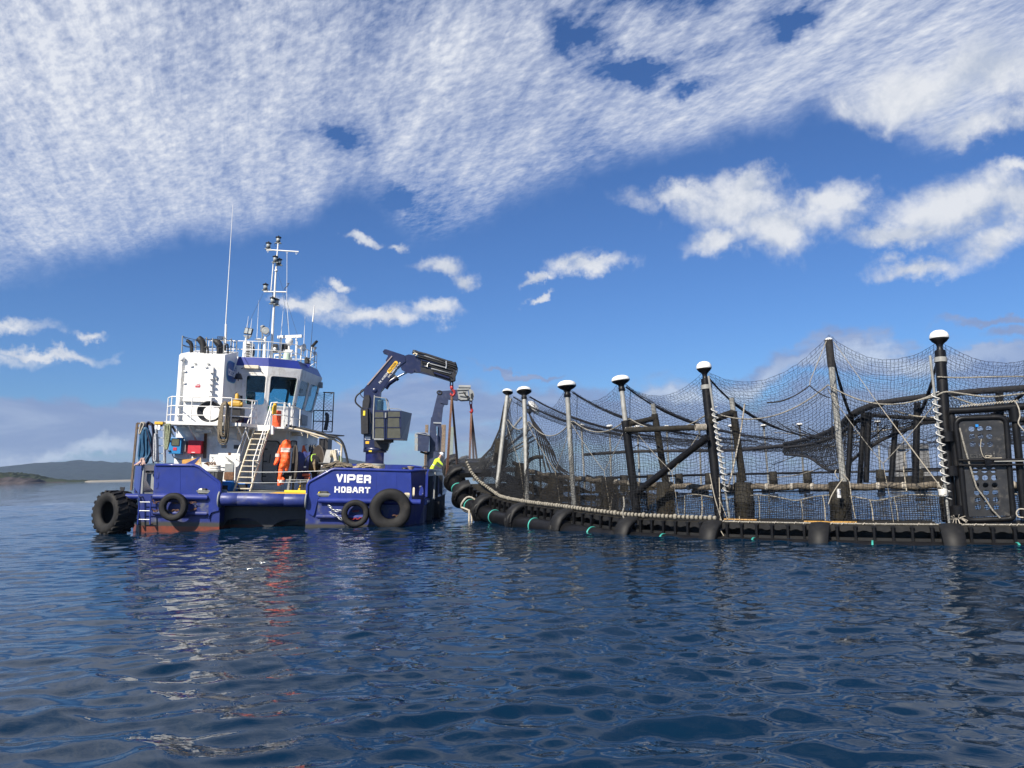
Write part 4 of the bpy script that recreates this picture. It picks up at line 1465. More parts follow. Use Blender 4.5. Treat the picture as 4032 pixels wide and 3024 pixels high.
# air conditioner
p, q = ri(205, 770, 7.5), ri(430, 405, 7.5)
ac = part('air_conditioner', MB().bbox((p.x, 7.5, ZT), (q.x, 8.2, q.z), .03), m_rail)
mb = MB()
for i in range(6):
    z = ZT + .15 + i * .11
    mb.box((p.x + .17, 7.46, z), (p.x + .33, 7.499, z + .05))
mb.build('louvre', m_black, ac)
MB().lathe([(.20, 0), (.23, .02), (.2, .04)], 18, Matrix.Translation((q.x + .005, 7.85, ZT + .45)) @ Matrix.Rotation(pi / 2, 4, 'Y')).build('fan_grille', m_black, ac)
# searchlight on a thick post
sl_ = bpy.data.objects.new('searchlight', None)
COL.objects.link(sl_)
sl_.parent = boat
p = ri(780, 150, 7.6)
M = axis_mat(p, (0.12, -1, .10))
MB().lathe([(.001, -.16), (.12, -.14), (.15, -.05), (.155, .08), (.17, .10), (.17, .13), (.145, .13)], 20, M).build('housing', m_grey, sl_)
MB().lathe([(.001, .135), (.08, .13), (.145, .12)], 20, M).build('lens', m_glassy, sl_)
MB().tube([p + V(-.19, 0, 0), p + V(-.17, 0, -.15), p + V(0, 0, -.28), p + V(.17, 0, -.15), p + V(.19, 0, 0)], .02, 6).build('yoke', m_grey, sl_)
b_ = ri(740, 780, 7.6)
MB().tube([p + V(0, 0, -.27), p + V(0, 0, -.36)], .06, 8).tube([V(b_.x, 7.6, ZT), V((b_.x + p.x) / 2, 7.6, ZT + .6), p + V(-.03, 0, -.36)], .075, 10).build('post', m_rail, sl_)
# dish
p = ri(612, 345, 7.5)
part('flat_dish', MB().lathe([(.001, .05), (.10, .035), (.20, 0), (.19, -.01), (.03, -.05), (.02, -.15), (.02, -.45), (.02, p.z * 0 - .95)], 20, Matrix.Translation(p)), m_rail)
# radar
rd = bpy.data.objects.new('radar_scanner', None)
COL.objects.link(rd)
rd.parent = boat
a, b_ = ri(1070, 292, 8.6), ri(1655, 268, 8.2)
MB().bar(a, b_, .11, .13).build('scanner_bar', m_rail, rd)
p = ri(1348, 390, 8.4)
MB().lathe([(.10, -.20), (.16, -.10), (.18, .0), (.17, .09), (.12, .13), (.05, .15), (.04, .22)], 18, Matrix.Translation(p)).build('gearbox', m_rail, rd)
MB().tube([p + V(0, 0, -.2), V(p.x, p.y, ZT)], .05, 8).box((p.x - .25, p.y - .15, p.z - .48), (p.x + .2, p.y + .15, p.z - .43)).build('pedestal', m_rail, rd)
# gantry and small gear
a, b_ = ri(880, 655, 8.0), ri(1400, 650, 8.0)
part('roof_gantry', MB().tube([V(a.x, 8, ZT), a, b_, V(b_.x, 8, ZT)], .05, 8).tube([V(a.x, 9, ZT), a + V(0, 1, 0), b_ + V(0, 1, 0), V(b_.x, 9, ZT)], .05, 8), m_rail)
p = ri(1130, 560, 8.3)
part('lamp_post', MB().tube([ri(1145, 300, 8.3), V(p.x, 8.3, ZT)], .06, 8), m_rail)
p = ri(1010, 560, 7.7)
cm = part('roof_camera', MB().bbox(tuple(p - V(.10, .1, .20)), tuple(p + V(.10, .1, .20)), .03), m_black)
MB().sphere(p + V(-.0, -.1, -.05), .08, 8).build('dome', m_rail, cm)
p = ri(1200, 560, 8.6)
part('horn_box', MB().bbox(tuple(p - V(.2, .2, .18)), tuple(p + V(.2, .2, .18)), .06), m_black)
p = ri(1285, 780, 7.7)
part('vent_drum', MB().lathe([(.15, -.2), (.16, -.18), (.16, .15), (.12, .2), (.001, .21)], 16, Matrix.Translation(p)), mat('pale_green_paint', (.42, .52, .42), .5))
p = ri(1640, 540, 8.8)
part('hailer_horn', MB().lathe([(.05, -.22), (.08, -.1), (.15, .08), (.20, .14), (.18, .15), (.001, 0)], 16, axis_mat(p, (.75, -.3, -.1))).tube([p, V(p.x, p.y, ZT)], .04, 7), m_rail)
fl2 = bpy.data.objects.new('floodlight', None)
COL.objects.link(fl2)
fl2.parent = boat
p = ri(1955, 455, 9.5)
M = Matrix.Translation(p) @ Euler((0, radians(38), radians(25))).to_matrix().to_4x4()
MB().bbox((-.06, -.14, -.19), (.05, .14, .19), .02, M).build('housing', m_black, fl2)
MB().box((.052, -.11, -.16), (.06, .11, .16), M).build('lens', m_glassy, fl2)
MB().tube([p + V(-.1, 0, -.15), V(p.x - .2, 9.5, ZT)], .035, 7).build('post', m_rail, fl2)
p = ri(1960, 690, 9.7)
part('small_spotlight', MB().lathe([(.001, -.1), (.08, -.06), (.10, .06), (.08, .07), (.001, .05)], 12, axis_mat(p, (.4, -.9, .1))).tube([p, V(p.x, 9.7, ZT + .1)], .03, 6), m_galv)
p = ri(1960, 555, 9.9)
part('gps_antenna', MB().lathe([(.02, -.12), (.08, -.03), (.11, .02), (.09, .06), (.001, .07)], 12, Matrix.Translation(p)).tube([p, V(p.x, 9.9, ZT)], .02, 6), m_rail)
p = ri(1775, 850, 8.6)
part('navigation_light', MB().bbox(tuple(p - V(.11, .1, .16)), tuple(p + V(.11, .1, .12)), .03), m_black)
part('light_bracket', MB().prism([(-.2, .05), (.2, .05), (.06, -.3), (-.02, -.3)], .04, Matrix.Translation(p + V(0, -.05, -.2))), m_blue)
for (x, y, d) in ((1517, 350, 8.2), (1540, 400, 8.4)):
    p = ri(x, y, d)
    part('whip_aerial', MB().tube([p, V(p.x, d, ZT)], .03, 6), m_rail)
p = ri(1517, 350, 8.2)
part('aerial_cap', MB().sphere(p, .05, 6), m_rail)
# aerials: measured tips and feet
def aer(k, tip, foot, d, r, nm='whip_aerial', m=None, joints=()):
    a, b_ = mp_(k, *tip, y=d), mp_(k, *foot, y=d)
    o = part(nm, MB().tube([b_, b_.lerp(a, .5), a], [r, r * .7, r * .35], 6), m or m_rail)
    return a, b_


aer('d', (118, 20), (20, 1660), 6.2, .028)
p, q = mp_('d', 32, 1520, y=6.2), mp_('d', 22, 1900, y=6.2)
part('aerial_base', MB().tube([q, p], .05, 8), m_rail)
aer('d', (314, 1418), (285, 1640), 7.4, .02)
aer('d', (357, 1450), (335, 1640), 7.6, .02)
aer('d', (444, 1222), (420, 1690), 8.2, .016)
aer('d', (753, 1302), (718, 1740), 8.6, .022)
aer('d', (1025, 1424), (1005, 1900), 9.0, .022)
aer('d', (1142, 1280), (1122, 1490), 9.4, .045)
aer('d', (1122, 1490), (1085, 1950), 9.4, .02, m=m_dgrey)
# mast -------------------------------------------------------------------------------
YM = 7.9
ms = bpy.data.objects.new('signal_mast', None)
COL.objects.link(ms)
ms.parent = boat
foot = mp_('i', 915, 790, y=YM)
mpts = [V(foot.x, YM, ZT), mp_('d', 622, 1500, y=YM), mp_('d', 636, 1280, y=YM), mp_('d', 655, 920, y=YM), mp_('d', 672, 690, y=YM), mp_('d', 688, 490, y=YM)]
MB().tube(mpts, [.062, .058, .05, .045, .038, .03], 9).build('mast_pole', m_rail, ms)
MB().lathe([(.10, 0), (.10, .03), (.07, .10)], 12, Matrix.Translation(mpts[0])).build('mast_foot', m_rail, ms)
MB().tube([mp_('d', 540, 592, y=YM), mp_('d', 620, 590, y=YM), mp_('d', 945, 611, y=YM)], .034, 7).build('crosstree', m_rail, ms)
MB().tube([mp_('d', 505, 1112, y=YM), mp_('d', 790, 1116, y=YM)], .034, 7).build('crosstree', m_rail, ms)
MB().tube([mp_('d', 627, 740, y=YM), mp_('d', 597, 1100, y=YM)], .028, 6).build('stay_tube', m_rail, ms)
for x, y in ((556, 605), (798, 622), (916, 632)):
    p = mp_('d', x, y, y=YM)
    MB().tube([p + V(-.03, 0, .05), p + V(-.03, 0, -.02), p + V(0, 0, -.05), p + V(.03, 0, -.02), p + V(.03, 0, .05)], .010, 5).build('shackle', m_rail, ms)
def lantern(x, y, s=1.0, yo=0.0):
    p = mp_('d', x, y, y=YM + yo)
    ln = MB().lathe([(.10 * s, .10 * s), (.13 * s, .10 * s), (.11 * s, .13 * s), (.04 * s, .15 * s), (.02 * s, .19 * s)], 12, Matrix.Translation(p)).build('mast_lantern', m_black, ms)
    MB().lathe([(.085 * s, -.13 * s), (.10 * s, -.12 * s), (.10 * s, -.09 * s), (.05, -.09 * s)], 12, Matrix.Translation(p)).build('lantern_base', m_black, ms)
    MB().lathe([(.08 * s, -.09 * s), (.088 * s, 0), (.08 * s, .10 * s)], 12, Matrix.Translation(p)).box((p.x - .13 * s, p.y - .08, p.z - .155 * s), (p.x + .13 * s, p.y + .08, p.z - .13 * s)).build('lantern_glass', m_glassy, ms)


for x, y in ((690, 462), (565, 535), (528, 1055), (652, 705), (702, 740), (618, 1225), (668, 1245)):
    lantern(x, y, 1.12, -.1 if x in (652, 618) else .05)
p = mp_('i', 705, 60, y=YM)
part('mast_lantern', MB().lathe([(.09, -.2), (.11, -.18), (.10, .0), (.13, .03), (.10, .08), (.02, .12)], 12, Matrix.Translation(p)), m_grey)
part('lantern_pole', MB().tube([p - V(0, 0, .2), V(p.x, p.y, ZT)], .03, 6), m_grey)
MB().tube([mp_('d', 798, 640, y=YM), mp_('d', 797, 900, y=YM), mp_('d', 795, 1250, y=YM), mp_('d', 825, 1660, y=YM)], .012, 5).build('halyard', m_rail, ms)
for a, b_ in (((683, 880), (930, 1660)), ((640, 880), (578, 1560)), ((745, 1130), (835, 1690)), ((500, 1130), (300, 1540))):
    MB().tube([mp_('d', *a, y=YM), mp_('d', *b_, y=YM + .2)], .007, 4).build('stay_wire', m_dgrey, ms)
p = mp_('d', 662, 845, y=YM)
MB().lathe([(.02, .08), (.085, 0), (.06, -.07), (.02, -.08)], 10, Matrix.Translation(p)).build('mast_collar', m_rail, ms)
p = mp_('d', 770, 1090, y=YM)
MB().tube([p, p + V(0, 0, .08), p + V(.14, 0, .22), p + V(.14, 0, .30)], .02, 5).tube([p + V(.08, 0, .30), p + V(.2, 0, .33)], .015, 5).build('wind_vane', m_dark, ms)
MB().tube(smooth_path([mp_('d', 660, 500, y=YM), mp_('d', 640, 515, y=YM), mp_('d', 655, 545, y=YM), mp_('d', 676, 545, y=YM)], 4), .008, 4).tube(smooth_path([mp_('d', 530, 520, y=YM), mp_('d', 515, 540, y=YM), mp_('d', 545, 560, y=YM)], 4), .008, 4).tube(smooth_path([mp_('d', 555, 1075, y=YM), mp_('d', 590, 1095, y=YM), mp_('d', 630, 1160, y=YM), mp_('d', 625, 1190, y=YM)], 4), .01, 4).build('lamp_cable', m_black, ms)
# davit pipe and cage at the starboard side of the upper deck --------------------------
dv = [mp_('f', 1100, 485, y=4.8), mp_('f', 1330, 525, y=4.9), mp_('f', 1640, 610, y=5.0), mp_('f', 1880, 670, y=5.1), mp_('f', 1995, 760, y=5.15), mp_('f', 1990, 900, y=5.2), mp_('f', 1985, 1045, y=5.2)]
part('davit_pipe', MB().tube(dv, .048, 8), m_cream)
mb = MB()
cg = lambda x, y, d: mp_('f', x, y, y=d)
c0, c1 = cg(1565, 220, 9.0), cg(1665, 560, 9.0)
zc0, zc1 = 3.9, c0.z
for x in (c0.x, c0.x + .45, c0.x + .9):
    mb.tube([(x, 9.0, zc0), (x, 9.0, zc1 + (.9 if x > c0.x + .3 else 0))], .03, 6)
for z in (zc0, zc0 + .5, zc1, zc1 + .88):
    mb.tube([(c0.x + (.4 if z > zc1 + .1 else 0), 9.0, z), (c0.x + .9, 9.0, z)], .025, 6)
for i in range(12):
    z = zc0 + i * .17
    mb.tube([(c0.x + .05, 9.0, z), (c0.x + .85, 9.0, min(zc1 + .85, z + .8))], .007, 4)
    mb.tube([(c0.x + .85, 9.0, z), (c0.x + .05, 9.0, min(zc1 + .85, z + .8))], .007, 4)
part('mesh_cage', mb, m_black)
part('side_platform', MB().bar(V(-.4, 8.4, 3.78), V(.75, 9.4, 3.74), .8, .05), m_dgrey)
# two taut guard lines across the roller opening
for (a, b_) in (((550, 405), (1790, 380)), ((550, 575), (1420, 560))):
    pts = sag(mp_('b', *a, y=.9), mp_('b', *b_, y=.15), .02, 8)
    part('guard_wire', MB().tube(pts, .011, 5), m_galv)
# ------------------------------------------------------------------ tyres hung as fenders
def tyre_profile(R, w, ri_):
    """closed cross-section (radius, along axis)"""
    h = w / 2
    return [(ri_, -h * .62), (ri_ + .03, -h * .78), ((R + ri_) / 2, -h), (R * .93, -h * .96), (R * .985, -h * .78), (R, -h * .5), (R, h * .5), (R * .985, h * .78), (R * .93, h * .96), ((R + ri_) / 2, h), (ri_ + .03, h * .78), (ri_, h * .62), (ri_ + .05, h * .4), (R * .86, h * .5), (R * .86, -h * .5), (ri_ + .05, -h * .4)]


def tyre(name, label, centre, axis, R, w, ri_, lugs=0, lug_h=.05, chains=(), group='tyres hung as fenders on the stern'):
    t = thing(name, label, 'tyre', centre, group)
    M = axis_mat((0, 0, 0), axis)
    MB().lathe(tyre_profile(R, w, ri_), 44, M, closed=True).build('tyre_body', m_rubber, t)
    if lugs:
        mb = MB()
        for i in range(lugs):
            for sgn in (-1, 1):
                a = 2 * pi * (i + (0.5 if sgn > 0 else 0)) / lugs
                rot = M @ Matrix.Rotation(a, 4, 'Z')
                ln = w * .46
                # slanted bar: from the shoulder toward the middle
                z0, z1 = sgn * w * .47, sgn * w * .02
                da = 0.16
                vs = []
                for (zz, aa, hh) in ((z0, 0, -.02), (z1, da, .0)):
                    for dw in (-.055, .055):
                        for rr2 in (R - .03, R + lug_h + hh):
                            ang = aa + dw / R
                            vs.append(rot @ V(rr2 * cos(ang), rr2 * sin(ang), zz))
                mb.add(vs, [(0, 1, 3, 2), (4, 6, 7, 5), (0, 4, 5, 1), (2, 3, 7, 6), (1, 5, 7, 3), (0, 2, 6, 4)])
        mb.build('tread_lug', m_rubber, t, kind='stuff')
    else:
        mb = MB()
        for zz in (-.3, -.1, .1, .3):
            mb.lathe([(R * .998, zz * w - .012), (R + .012, zz * w), (R * .998, zz * w + .012)], 44, M, caps=False)
        mb.build('tread_rib', m_rubber, t)
    return t


def chain(pts, r=.022, m=None, parent=None, off=(0, 0, 0), name='chain'):
    """links along a polyline"""
    P = [Vector(p) - Vector(off) for p in pts]
    mb = MB()
    step = r * 4.4
    k = 0
    for i in range(len(P) - 1):
        a, b_ = P[i], P[i + 1]
        n = max(1, int((b_ - a).length / step))
        d = (b_ - a).normalized()
        s = d.orthogonal().normalized()
        u = d.cross(s)
        for j in range(n):
            c = a.lerp(b_, (j + .5) / n)
            q = s if k % 2 else u
            k += 1
            lk = []
            for t in range(10):
                an = 2 * pi * t / 10
                lk.append(c + d * cos(an) * step * .78 + q * sin(an) * r * 1.7)
            mb.tube(lk, r * .62, 5, closed=True)
    return mb.build(name, m or m_rust, parent)


# big lugged tyre on the port corner: axis points out along the chamfer's normal
pn = V(-.855, -.52, 0)
c1 = mp_('a', 340, 880, y=0.12)
ty = tyre('tyre_fender', 'huge lugged tractor tyre on the port stern corner half turned away', (c1.x, .12, c1.z), (-.56, -.83, .05), .735, .80, .37, 20, .055)
chain([mp_('a', 590, 700, y=.1), mp_('a', 540, 780, y=-.1), mp_('a', 480, 800, y=-.2)], .022, None, ty, (c1.x, .12, c1.z))
chain([mp_('a', 580, 860, y=-.1), mp_('a', 510, 890, y=-.2)], .022, None, ty, (c1.x, .12, c1.z))
c = mp_('a', 1192, 795, y=-.28)
ty = tyre('tyre_fender', 'worn car tyre chained to the port side of the stern beside the boarding ladder', (c.x, -.28, c.z), (-.05, -1, .03), .475, .24, .27)
off = (c.x, -.28, c.z)
for pts in ([(885, 690), (905, 735), (1000, 725)], [(880, 830), (905, 855), (1000, 850)], [(1390, 735), (1520, 735)], [(1100, 850), (1260, 845)], [(1180, 738), (1262, 737)], [(1440, 850), (1520, 820)]):
    chain([mp_('a', x, y, y=-.10) for x, y in pts], .020, None, ty, off)
c = mp_('e', 882, 892, y=-.26)
ty = tyre('tyre_fender', 'small tyre hung on shackles beneath the white HOBART lettering', (c.x, -.26, c.z), (.02, -1, .05), .475, .25, .285)
off = (c.x, -.26, c.z)
chain([mp_('e', 490, 780, y=-.06), mp_('e', 540, 810, y=-.1)], .03, m_galv, ty, off, 'shackle')
chain([mp_('e', 545, 845, y=-.1), mp_('e', 690, 858, y=-.15)], .026, m_galv, ty, off, 'shackle')
chain([mp_('e', 490, 865, y=-.06), mp_('e', 560, 900, y=-.12), mp_('e', 690, 980, y=-.18)], .024, m_galv, ty, off, 'shackle')
chain([mp_('e', 840, 862, y=-.08), mp_('e', 930, 852, y=-.08)], .02, m_lred, ty, off)
chain([mp_('e', 790, 975, y=-.08), mp_('e', 975, 960, y=-.08)], .02, m_lred, ty, off)
c = mp_('e', 1390, 832, y=-.36)
ty = tyre('tyre_fender', 'large smooth earthmover tyre at the starboard end of the stern touching the water', (c.x, -.36, c.z), (.06, -1, .04), .725, .55, .335)
off = (c.x, -.36, c.z)
chain([mp_('e', 1430, 925, y=-.2), mp_('e', 1530, 935, y=-.2), mp_('e', 1490, 1000, y=-.2)], .025, None, ty, off)
# two more fenders down the starboard side
for i, (y, lb) in enumerate(((4.2, 'dark tyre against the starboard side between the ribs nearest the stern'),)):
    tyre('tyre_fender', lb, (5.62, y, .45), (1, 0, 0), .45, .26, .26)


# ------------------------------------------------------------------ people
def person(label, loc, J, jacket, trousers, skin, helmet=None, group=None, rad=None, facing=0.0, split=None):
    """One continuous skinned body. J: dict of joint positions (metres, person frame: x right, y forward, z up)."""
    t = thing('person', label, 'person', loc, group, rot=(0, 0, facing))
    names = ['pelvis', 'belly', 'chest', 'neck', 'head', 'crown', 'shL', 'elL', 'wrL', 'haL', 'shR', 'elR', 'wrR', 'haR', 'hipL', 'knL', 'anL', 'toL', 'hipR', 'knR', 'anR', 'toR']
    R_ = dict(pelvis=.155, belly=.15, chest=.17, neck=.062, head=.098, crown=.075, shL=.085, elL=.058, wrL=.042, haL=.04, shR=.085, elR=.058, wrR=.042, haR=.04,
              hipL=.105, knL=.075, anL=.06, toL=.05, hipR=.105, knR=.075, anR=.06, toR=.05)
    E = [('pelvis', 'belly'), ('belly', 'chest'), ('chest', 'neck'), ('neck', 'head'), ('head', 'crown'), ('chest', 'shL'), ('shL', 'elL'), ('elL', 'wrL'), ('wrL', 'haL'), ('chest', 'shR'), ('shR', 'elR'), ('elR', 'wrR'), ('wrR', 'haR'),
         ('pelvis', 'hipL'), ('hipL', 'knL'), ('knL', 'anL'), ('anL', 'toL'), ('pelvis', 'hipR'), ('hipR', 'knR'), ('knR', 'anR'), ('anR', 'toR')]
    verts = [J[n] for n in names]
    edges = [(names.index(a), names.index(b)) for a, b in E]
    rads = [R_[n] for n in names]
    # fingers: four and a thumb on each hand
    for sd_ in ('L', 'R'):
        w_, h_ = Vector(J['wr' + sd_]), Vector(J['ha' + sd_])
        d = (h_ - w_).normalized()
        s = d.cross(V(0, 0, 1))
        s = s.normalized() if s.length > .1 else V(1, 0, 0)
        u = s.cross(d)
        hi_ = names.index('ha' + sd_)
        for k in range(4):
            o = (k - 1.5) * .021
            ln = (.068, .08, .076, .06)[k]
            a = len(verts)
            verts += [tuple(h_ + s * o + d * .02), tuple(h_ + s * o * 1.1 + d * (.03 + ln * .5) - u * .012), tuple(h_ + s * o * 1.1 + d * (.03 + ln * .8) - u * .04)]
            rads += [.0105, .0095, .0085]
            edges += [(hi_, a), (a, a + 1), (a + 1, a + 2)]
        a = len(verts)
        sg = 1 if sd_ == 'L' else -1
        verts += [tuple(w_ + d * .03 + s * sg * .035), tuple(w_ + d * .07 + s * sg * .06 - u * .015)]
        rads += [.012, .010]
        edges += [(hi_, a), (a, a + 1)]
    me = bpy.data.meshes.new('body_skin')
    me.from_pydata(verts, edges, [])
    ob = bpy.data.objects.new('body_skin', me)
    COL.objects.link(ob)
    md = ob.modifiers.new('s', 'SKIN')
    for i, sv in enumerate(me.skin_vertices[0].data):
        sv.radius = (rads[i], rads[i] * (.72 if names[i:i + 1] and names[min(i, len(names) - 1)] in ('pelvis', 'belly', 'chest') and i < len(names) else 1))
        sv.use_root = i == 0
    ob.modifiers.new('u', 'SUBSURF').render_levels = 2
    ob.modifiers['u'].levels = 2
    dg = bpy.context.evaluated_depsgraph_get()
    m2 = bpy.data.meshes.new_from_object(ob.evaluated_get(dg))
    bpy.data.objects.remove(ob)
    m2.name = 'body'
    m2.materials.clear()
    for mm in (jacket, trousers, skin, m_black, m_reflect):
        m2.materials.append(mm)
    J_ = {k: Vector(v) for k, v in J.items()}
    head, wl, wr, pel = J_['head'], J_['wrL'], J_['wrR'], J_['pelvis']
    for p in m2.polygons:
        c = Vector(p.center)
        i = 0
        if (c - J_['anL']).length < .19 and c.z < J_['anL'].z + .1 or (c - J_['anR']).length < .19 and c.z < J_['anR'].z + .1:
            i = 3
        elif (c - head).length < .17 or (c - J_['crown']).length < .14:
            i = 2
        elif (c - J_['haL']).length < .10 or (c - J_['haR']).length < .10:
            i = 2
        elif c.z < pel.z + .02 and (c - J_['elL']).length > .25 and (c - J_['elR']).length > .25 and (c - wl).length > .15 and (c - wr).length > .15:
            i = 1
            if abs(c.z - (J_['knL'].z - .14)) < .03:
                i = 4
        elif abs((c - J_['belly']).dot((J_['chest'] - J_['belly']).normalized()) - .06) < .03 and (c - J_['belly']).length < .25:
            i = 4
        p.material_index = i
        p.use_smooth = True
    b = link('body', m2, t)
    # face: nose, eyes, ears
    fd = (J_.get('look', head + V(0, 1, -.2)) - head).normalized()
    rt = fd.cross(V(0, 0, 1)).normalized()
    upf = rt.cross(fd)
    mb = MB().sphere(head + fd * .105 - upf * .01, .02, 6)
    for s in (-1, 1):
        mb.sphere(head + rt * s * .10, .026, 6, 1.4)
    mb.build('nose_and_ears', skin, t)
    mb = MB()
    for s in (-1, 1):
        mb.sphere(head + fd * .09 + rt * s * .035 + upf * .02, .012, 6)
    mb.box(tuple(head + fd * .09 - upf * .05 - V(.02, .01, .004)), tuple(head + fd * .09 - upf * .05 + V(.02, .01, .004)))
    mb.build('eyes_and_mouth', m_black, t)
    if helmet:
        M = axis_mat(J_['crown'] - upf * .045, upf, fd)
        hm = MB().lathe([(.128, 0), (.126, .05), (.105, .10), (.06, .135), (.001, .142)], 18, M).lathe([(.128, 0), (.155, -.004), (.155, .006), (.128, .014)], 18, M).build('helmet', helmet, t)
        MB().loft([[Vector(J_['crown'] - upf * .045 + rt * a * .09 + fd * .11) for a in (-1, 0, 1)] + [Vector(J_['crown'] - upf * .055 + rt * a * .07 + fd * (.20 if a == 0 else .17)) for a in (1, 0, -1)], [Vector(J_['crown'] - upf * .035 + rt * a * .09 + fd * .11) for a in (-1, 0, 1)] + [Vector(J_['crown'] - upf * .045 + rt * a * .07 + fd * (.20 if a == 0 else .17)) for a in (1, 0, -1)]]).build('helmet_peak', helmet, hm)
    return t


m_hivis = mat('hi_vis_yellow', (0.62, 0.86, 0.02), 0.6, var=.12, vscale=8, bump=.5, bscale=12)
m_hgreen = mat('hi_vis_green', (0.22, 0.60, 0.03), 0.6, var=.12, vscale=8, bump=.5, bscale=12)
m_trous = mat('dark_work_trousers', (0.025, 0.03, 0.035), 0.8, var=.2)
m_skin = mat('skin', (0.42, 0.24, 0.17), 0.5, var=.08)
m_helm = mat('white_helmet', (0.78, 0.78, 0.77), 0.3, var=.03)
# leaning over the starboard bulwark by the far crane, looking down to his right
person('person in yellow hi-vis jacket and white helmet leaning over the rail beside the far crane', (mp_('k', 1062, 1450, y=12.7).x, 12.7, DZ + .12),
       dict(pelvis=(0, 0, .92), belly=(.02, .10, 1.10), chest=(.04, .28, 1.36), neck=(.06, .40, 1.53), head=(.07, .49, 1.65), crown=(.075, .53, 1.75),
            shL=(-.17, .27, 1.42), elL=(-.30, .34, 1.18), wrL=(-.16, .55, 1.06), haL=(-.12, .62, 1.04),
            shR=(.23, .31, 1.41), elR=(.30, .52, 1.20), wrR=(.18, .68, 1.06), haR=(.13, .73, 1.04),
            hipL=(-.10, 0, .86), knL=(-.11, .06, .48), anL=(-.12, -.04, .09), toL=(-.13, .12, .05), hipR=(.10, 0, .86), knR=(.12, .1, .48), anR=(.13, .0, .09), toR=(.14, .16, .05), look=(.2, 1.0, 1.2)),
       m_hivis, m_trous, m_skin, m_helm, 'crew on the workboat', facing=radians(-78))
person('person in green hi-vis vest standing behind the grey hydraulic cabinet', (.05, 9.3, DZ),
       dict(pelvis=(0, 0, .95), belly=(0, .01, 1.15), chest=(0, .02, 1.38), neck=(0, .04, 1.56), head=(0, .06, 1.66), crown=(0, .06, 1.76),
            shL=(-.2, .02, 1.45), elL=(-.27, .05, 1.16), wrL=(-.22, .24, 1.0), haL=(-.2, .31, .98), shR=(.2, .02, 1.45), elR=(.27, .05, 1.16), wrR=(.24, .22, .98), haR=(.22, .29, .96),
            hipL=(-.1, 0, .88), knL=(-.11, .03, .48), anL=(-.11, -.02, .09), toL=(-.12, .14, .05), hipR=(.1, 0, .88), knR=(.11, .03, .48), anR=(.11, -.02, .09), toR=(.12, .14, .05), look=(.3, 1, 1.5)),
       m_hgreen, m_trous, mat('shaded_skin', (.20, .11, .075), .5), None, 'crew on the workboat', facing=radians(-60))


# ------------------------------------------------------------------ cranes
def kx(x, y, d):
    return mp_('k', x, y, y=d)


def slab(k, pts, d0, d1, ref=None):
    """closed outline measured at depth ref, given thickness d0..d1 in the boat's y"""
    r = (d0 + d1) / 2 if ref is None else ref
    q = [mp_(k, x, y, y=r) for x, y in pts]
    return MB().loft([[V(p.x, d0, p.z) for p in q], [V(p.x, d1, p.z) for p in q]])


CY = 4.0
base = kx(400, 1490, CY)
cr = thing('deck_crane', 'near dark blue knuckle boom crane with operator cab lifting over the fish pen', 'crane', (base.x, CY, DZ), 'deck cranes along the starboard side')
CO = Vector((base.x, CY, DZ))


def cpart(nm, mb, m, parent=None, org=None):
    o_ = CO if org is None else org
    mb.v = [tuple(Vector(p) - o_) for p in mb.v]
    return mb.build(nm, m, parent or cr)


pc_ = kx(400, 1400, CY)
MZ = lambda y: kx(400, y, CY).z
rad = (kx(508, 1400, CY).x - kx(292, 1400, CY).x) / 2
T_ = Matrix.Translation((pc_.x, CY, 0))
cpart('base_collar', MB().lathe([(rad * 1.12, DZ), (rad * 1.12, MZ(1480)), (rad * 1.16, MZ(1478)), (rad * 1.16, MZ(1440)), (rad, MZ(1438))], 28, T_), m_grey)
cpart('pedestal', MB().lathe([(rad, MZ(1440)), (rad, MZ(1310)), (rad * 1.02, MZ(1308))], 28, T_), m_blue)
cpart('slewing_ring', MB().lathe([(rad * 1.1, MZ(1308)), (rad * 1.26, MZ(1306)), (rad * 1.26, MZ(1262)), (rad * 1.2, MZ(1256)), (rad * .9, MZ(1254))], 32, T_), m_crane)
a = kx(350, 1292, CY - .56)
cpart('sticker', MB().box((a.x - .06, CY - .585, a.z - .03), (a.x + .06, CY - .56, a.z + .03)), m_yel2)
cpart('column', slab('k', [(285, 1255), (285, 1100), (285, 800), (470, 800), (470, 1100), (565, 1110), (567, 1225), (545, 1290), (545, 1255)], CY - .38, CY + .42), m_crane)
cpart('valve_block', slab('k', [(395, 1170), (560, 1170), (565, 1230), (545, 1290), (400, 1240)], CY - .45, CY - .36), m_dark)
cpart('oil_tank', slab('k', [(248, 812), (330, 800), (334, 1090), (255, 1095)], CY - .62, CY + .1), m_dark)
for (x0, y0, x1, y1, mm) in ((264, 877, 291, 822, m_yel2), (286, 1158, 350, 1124, m_letter), (294, 1207, 336, 1178, m_yel)):
    d = CY - .64 if y0 < 1000 else CY - .40
    p, q = kx(x0, y0, d), kx(x1, y1, d)
    cpart('sticker', MB().box((p.x, d, p.z), (q.x, d + .015, q.z)), mm)
cpart('main_boom', slab('k', [(272, 810), (283, 570), (325, 520), (605, 195), (665, 182), (750, 180), (765, 255), (705, 300), (665, 332), (603, 430), (510, 560), (475, 600), (470, 660), (470, 810)], CY - .24, CY + .24), m_crane)
cpart('boom_flange', slab('k', [(320, 525), (325, 515), (605, 190), (612, 200), (330, 530)], CY - .28, CY + .28), mat('dull_pink_primer', (.30, .24, .24), .5))
cpart('shoulder_pin', MB().lathe([(.09, -.27), (.10, -.26), (.10, .26), (.09, .27)], 16, axis_mat(kx(410, 590, CY), (0, 1, 0))), m_crane)
cpart('column_head', slab('k', [(270, 720), (300, 650), (345, 645), (352, 715), (335, 800), (265, 800)], CY - .34, CY + .3), m_dark)
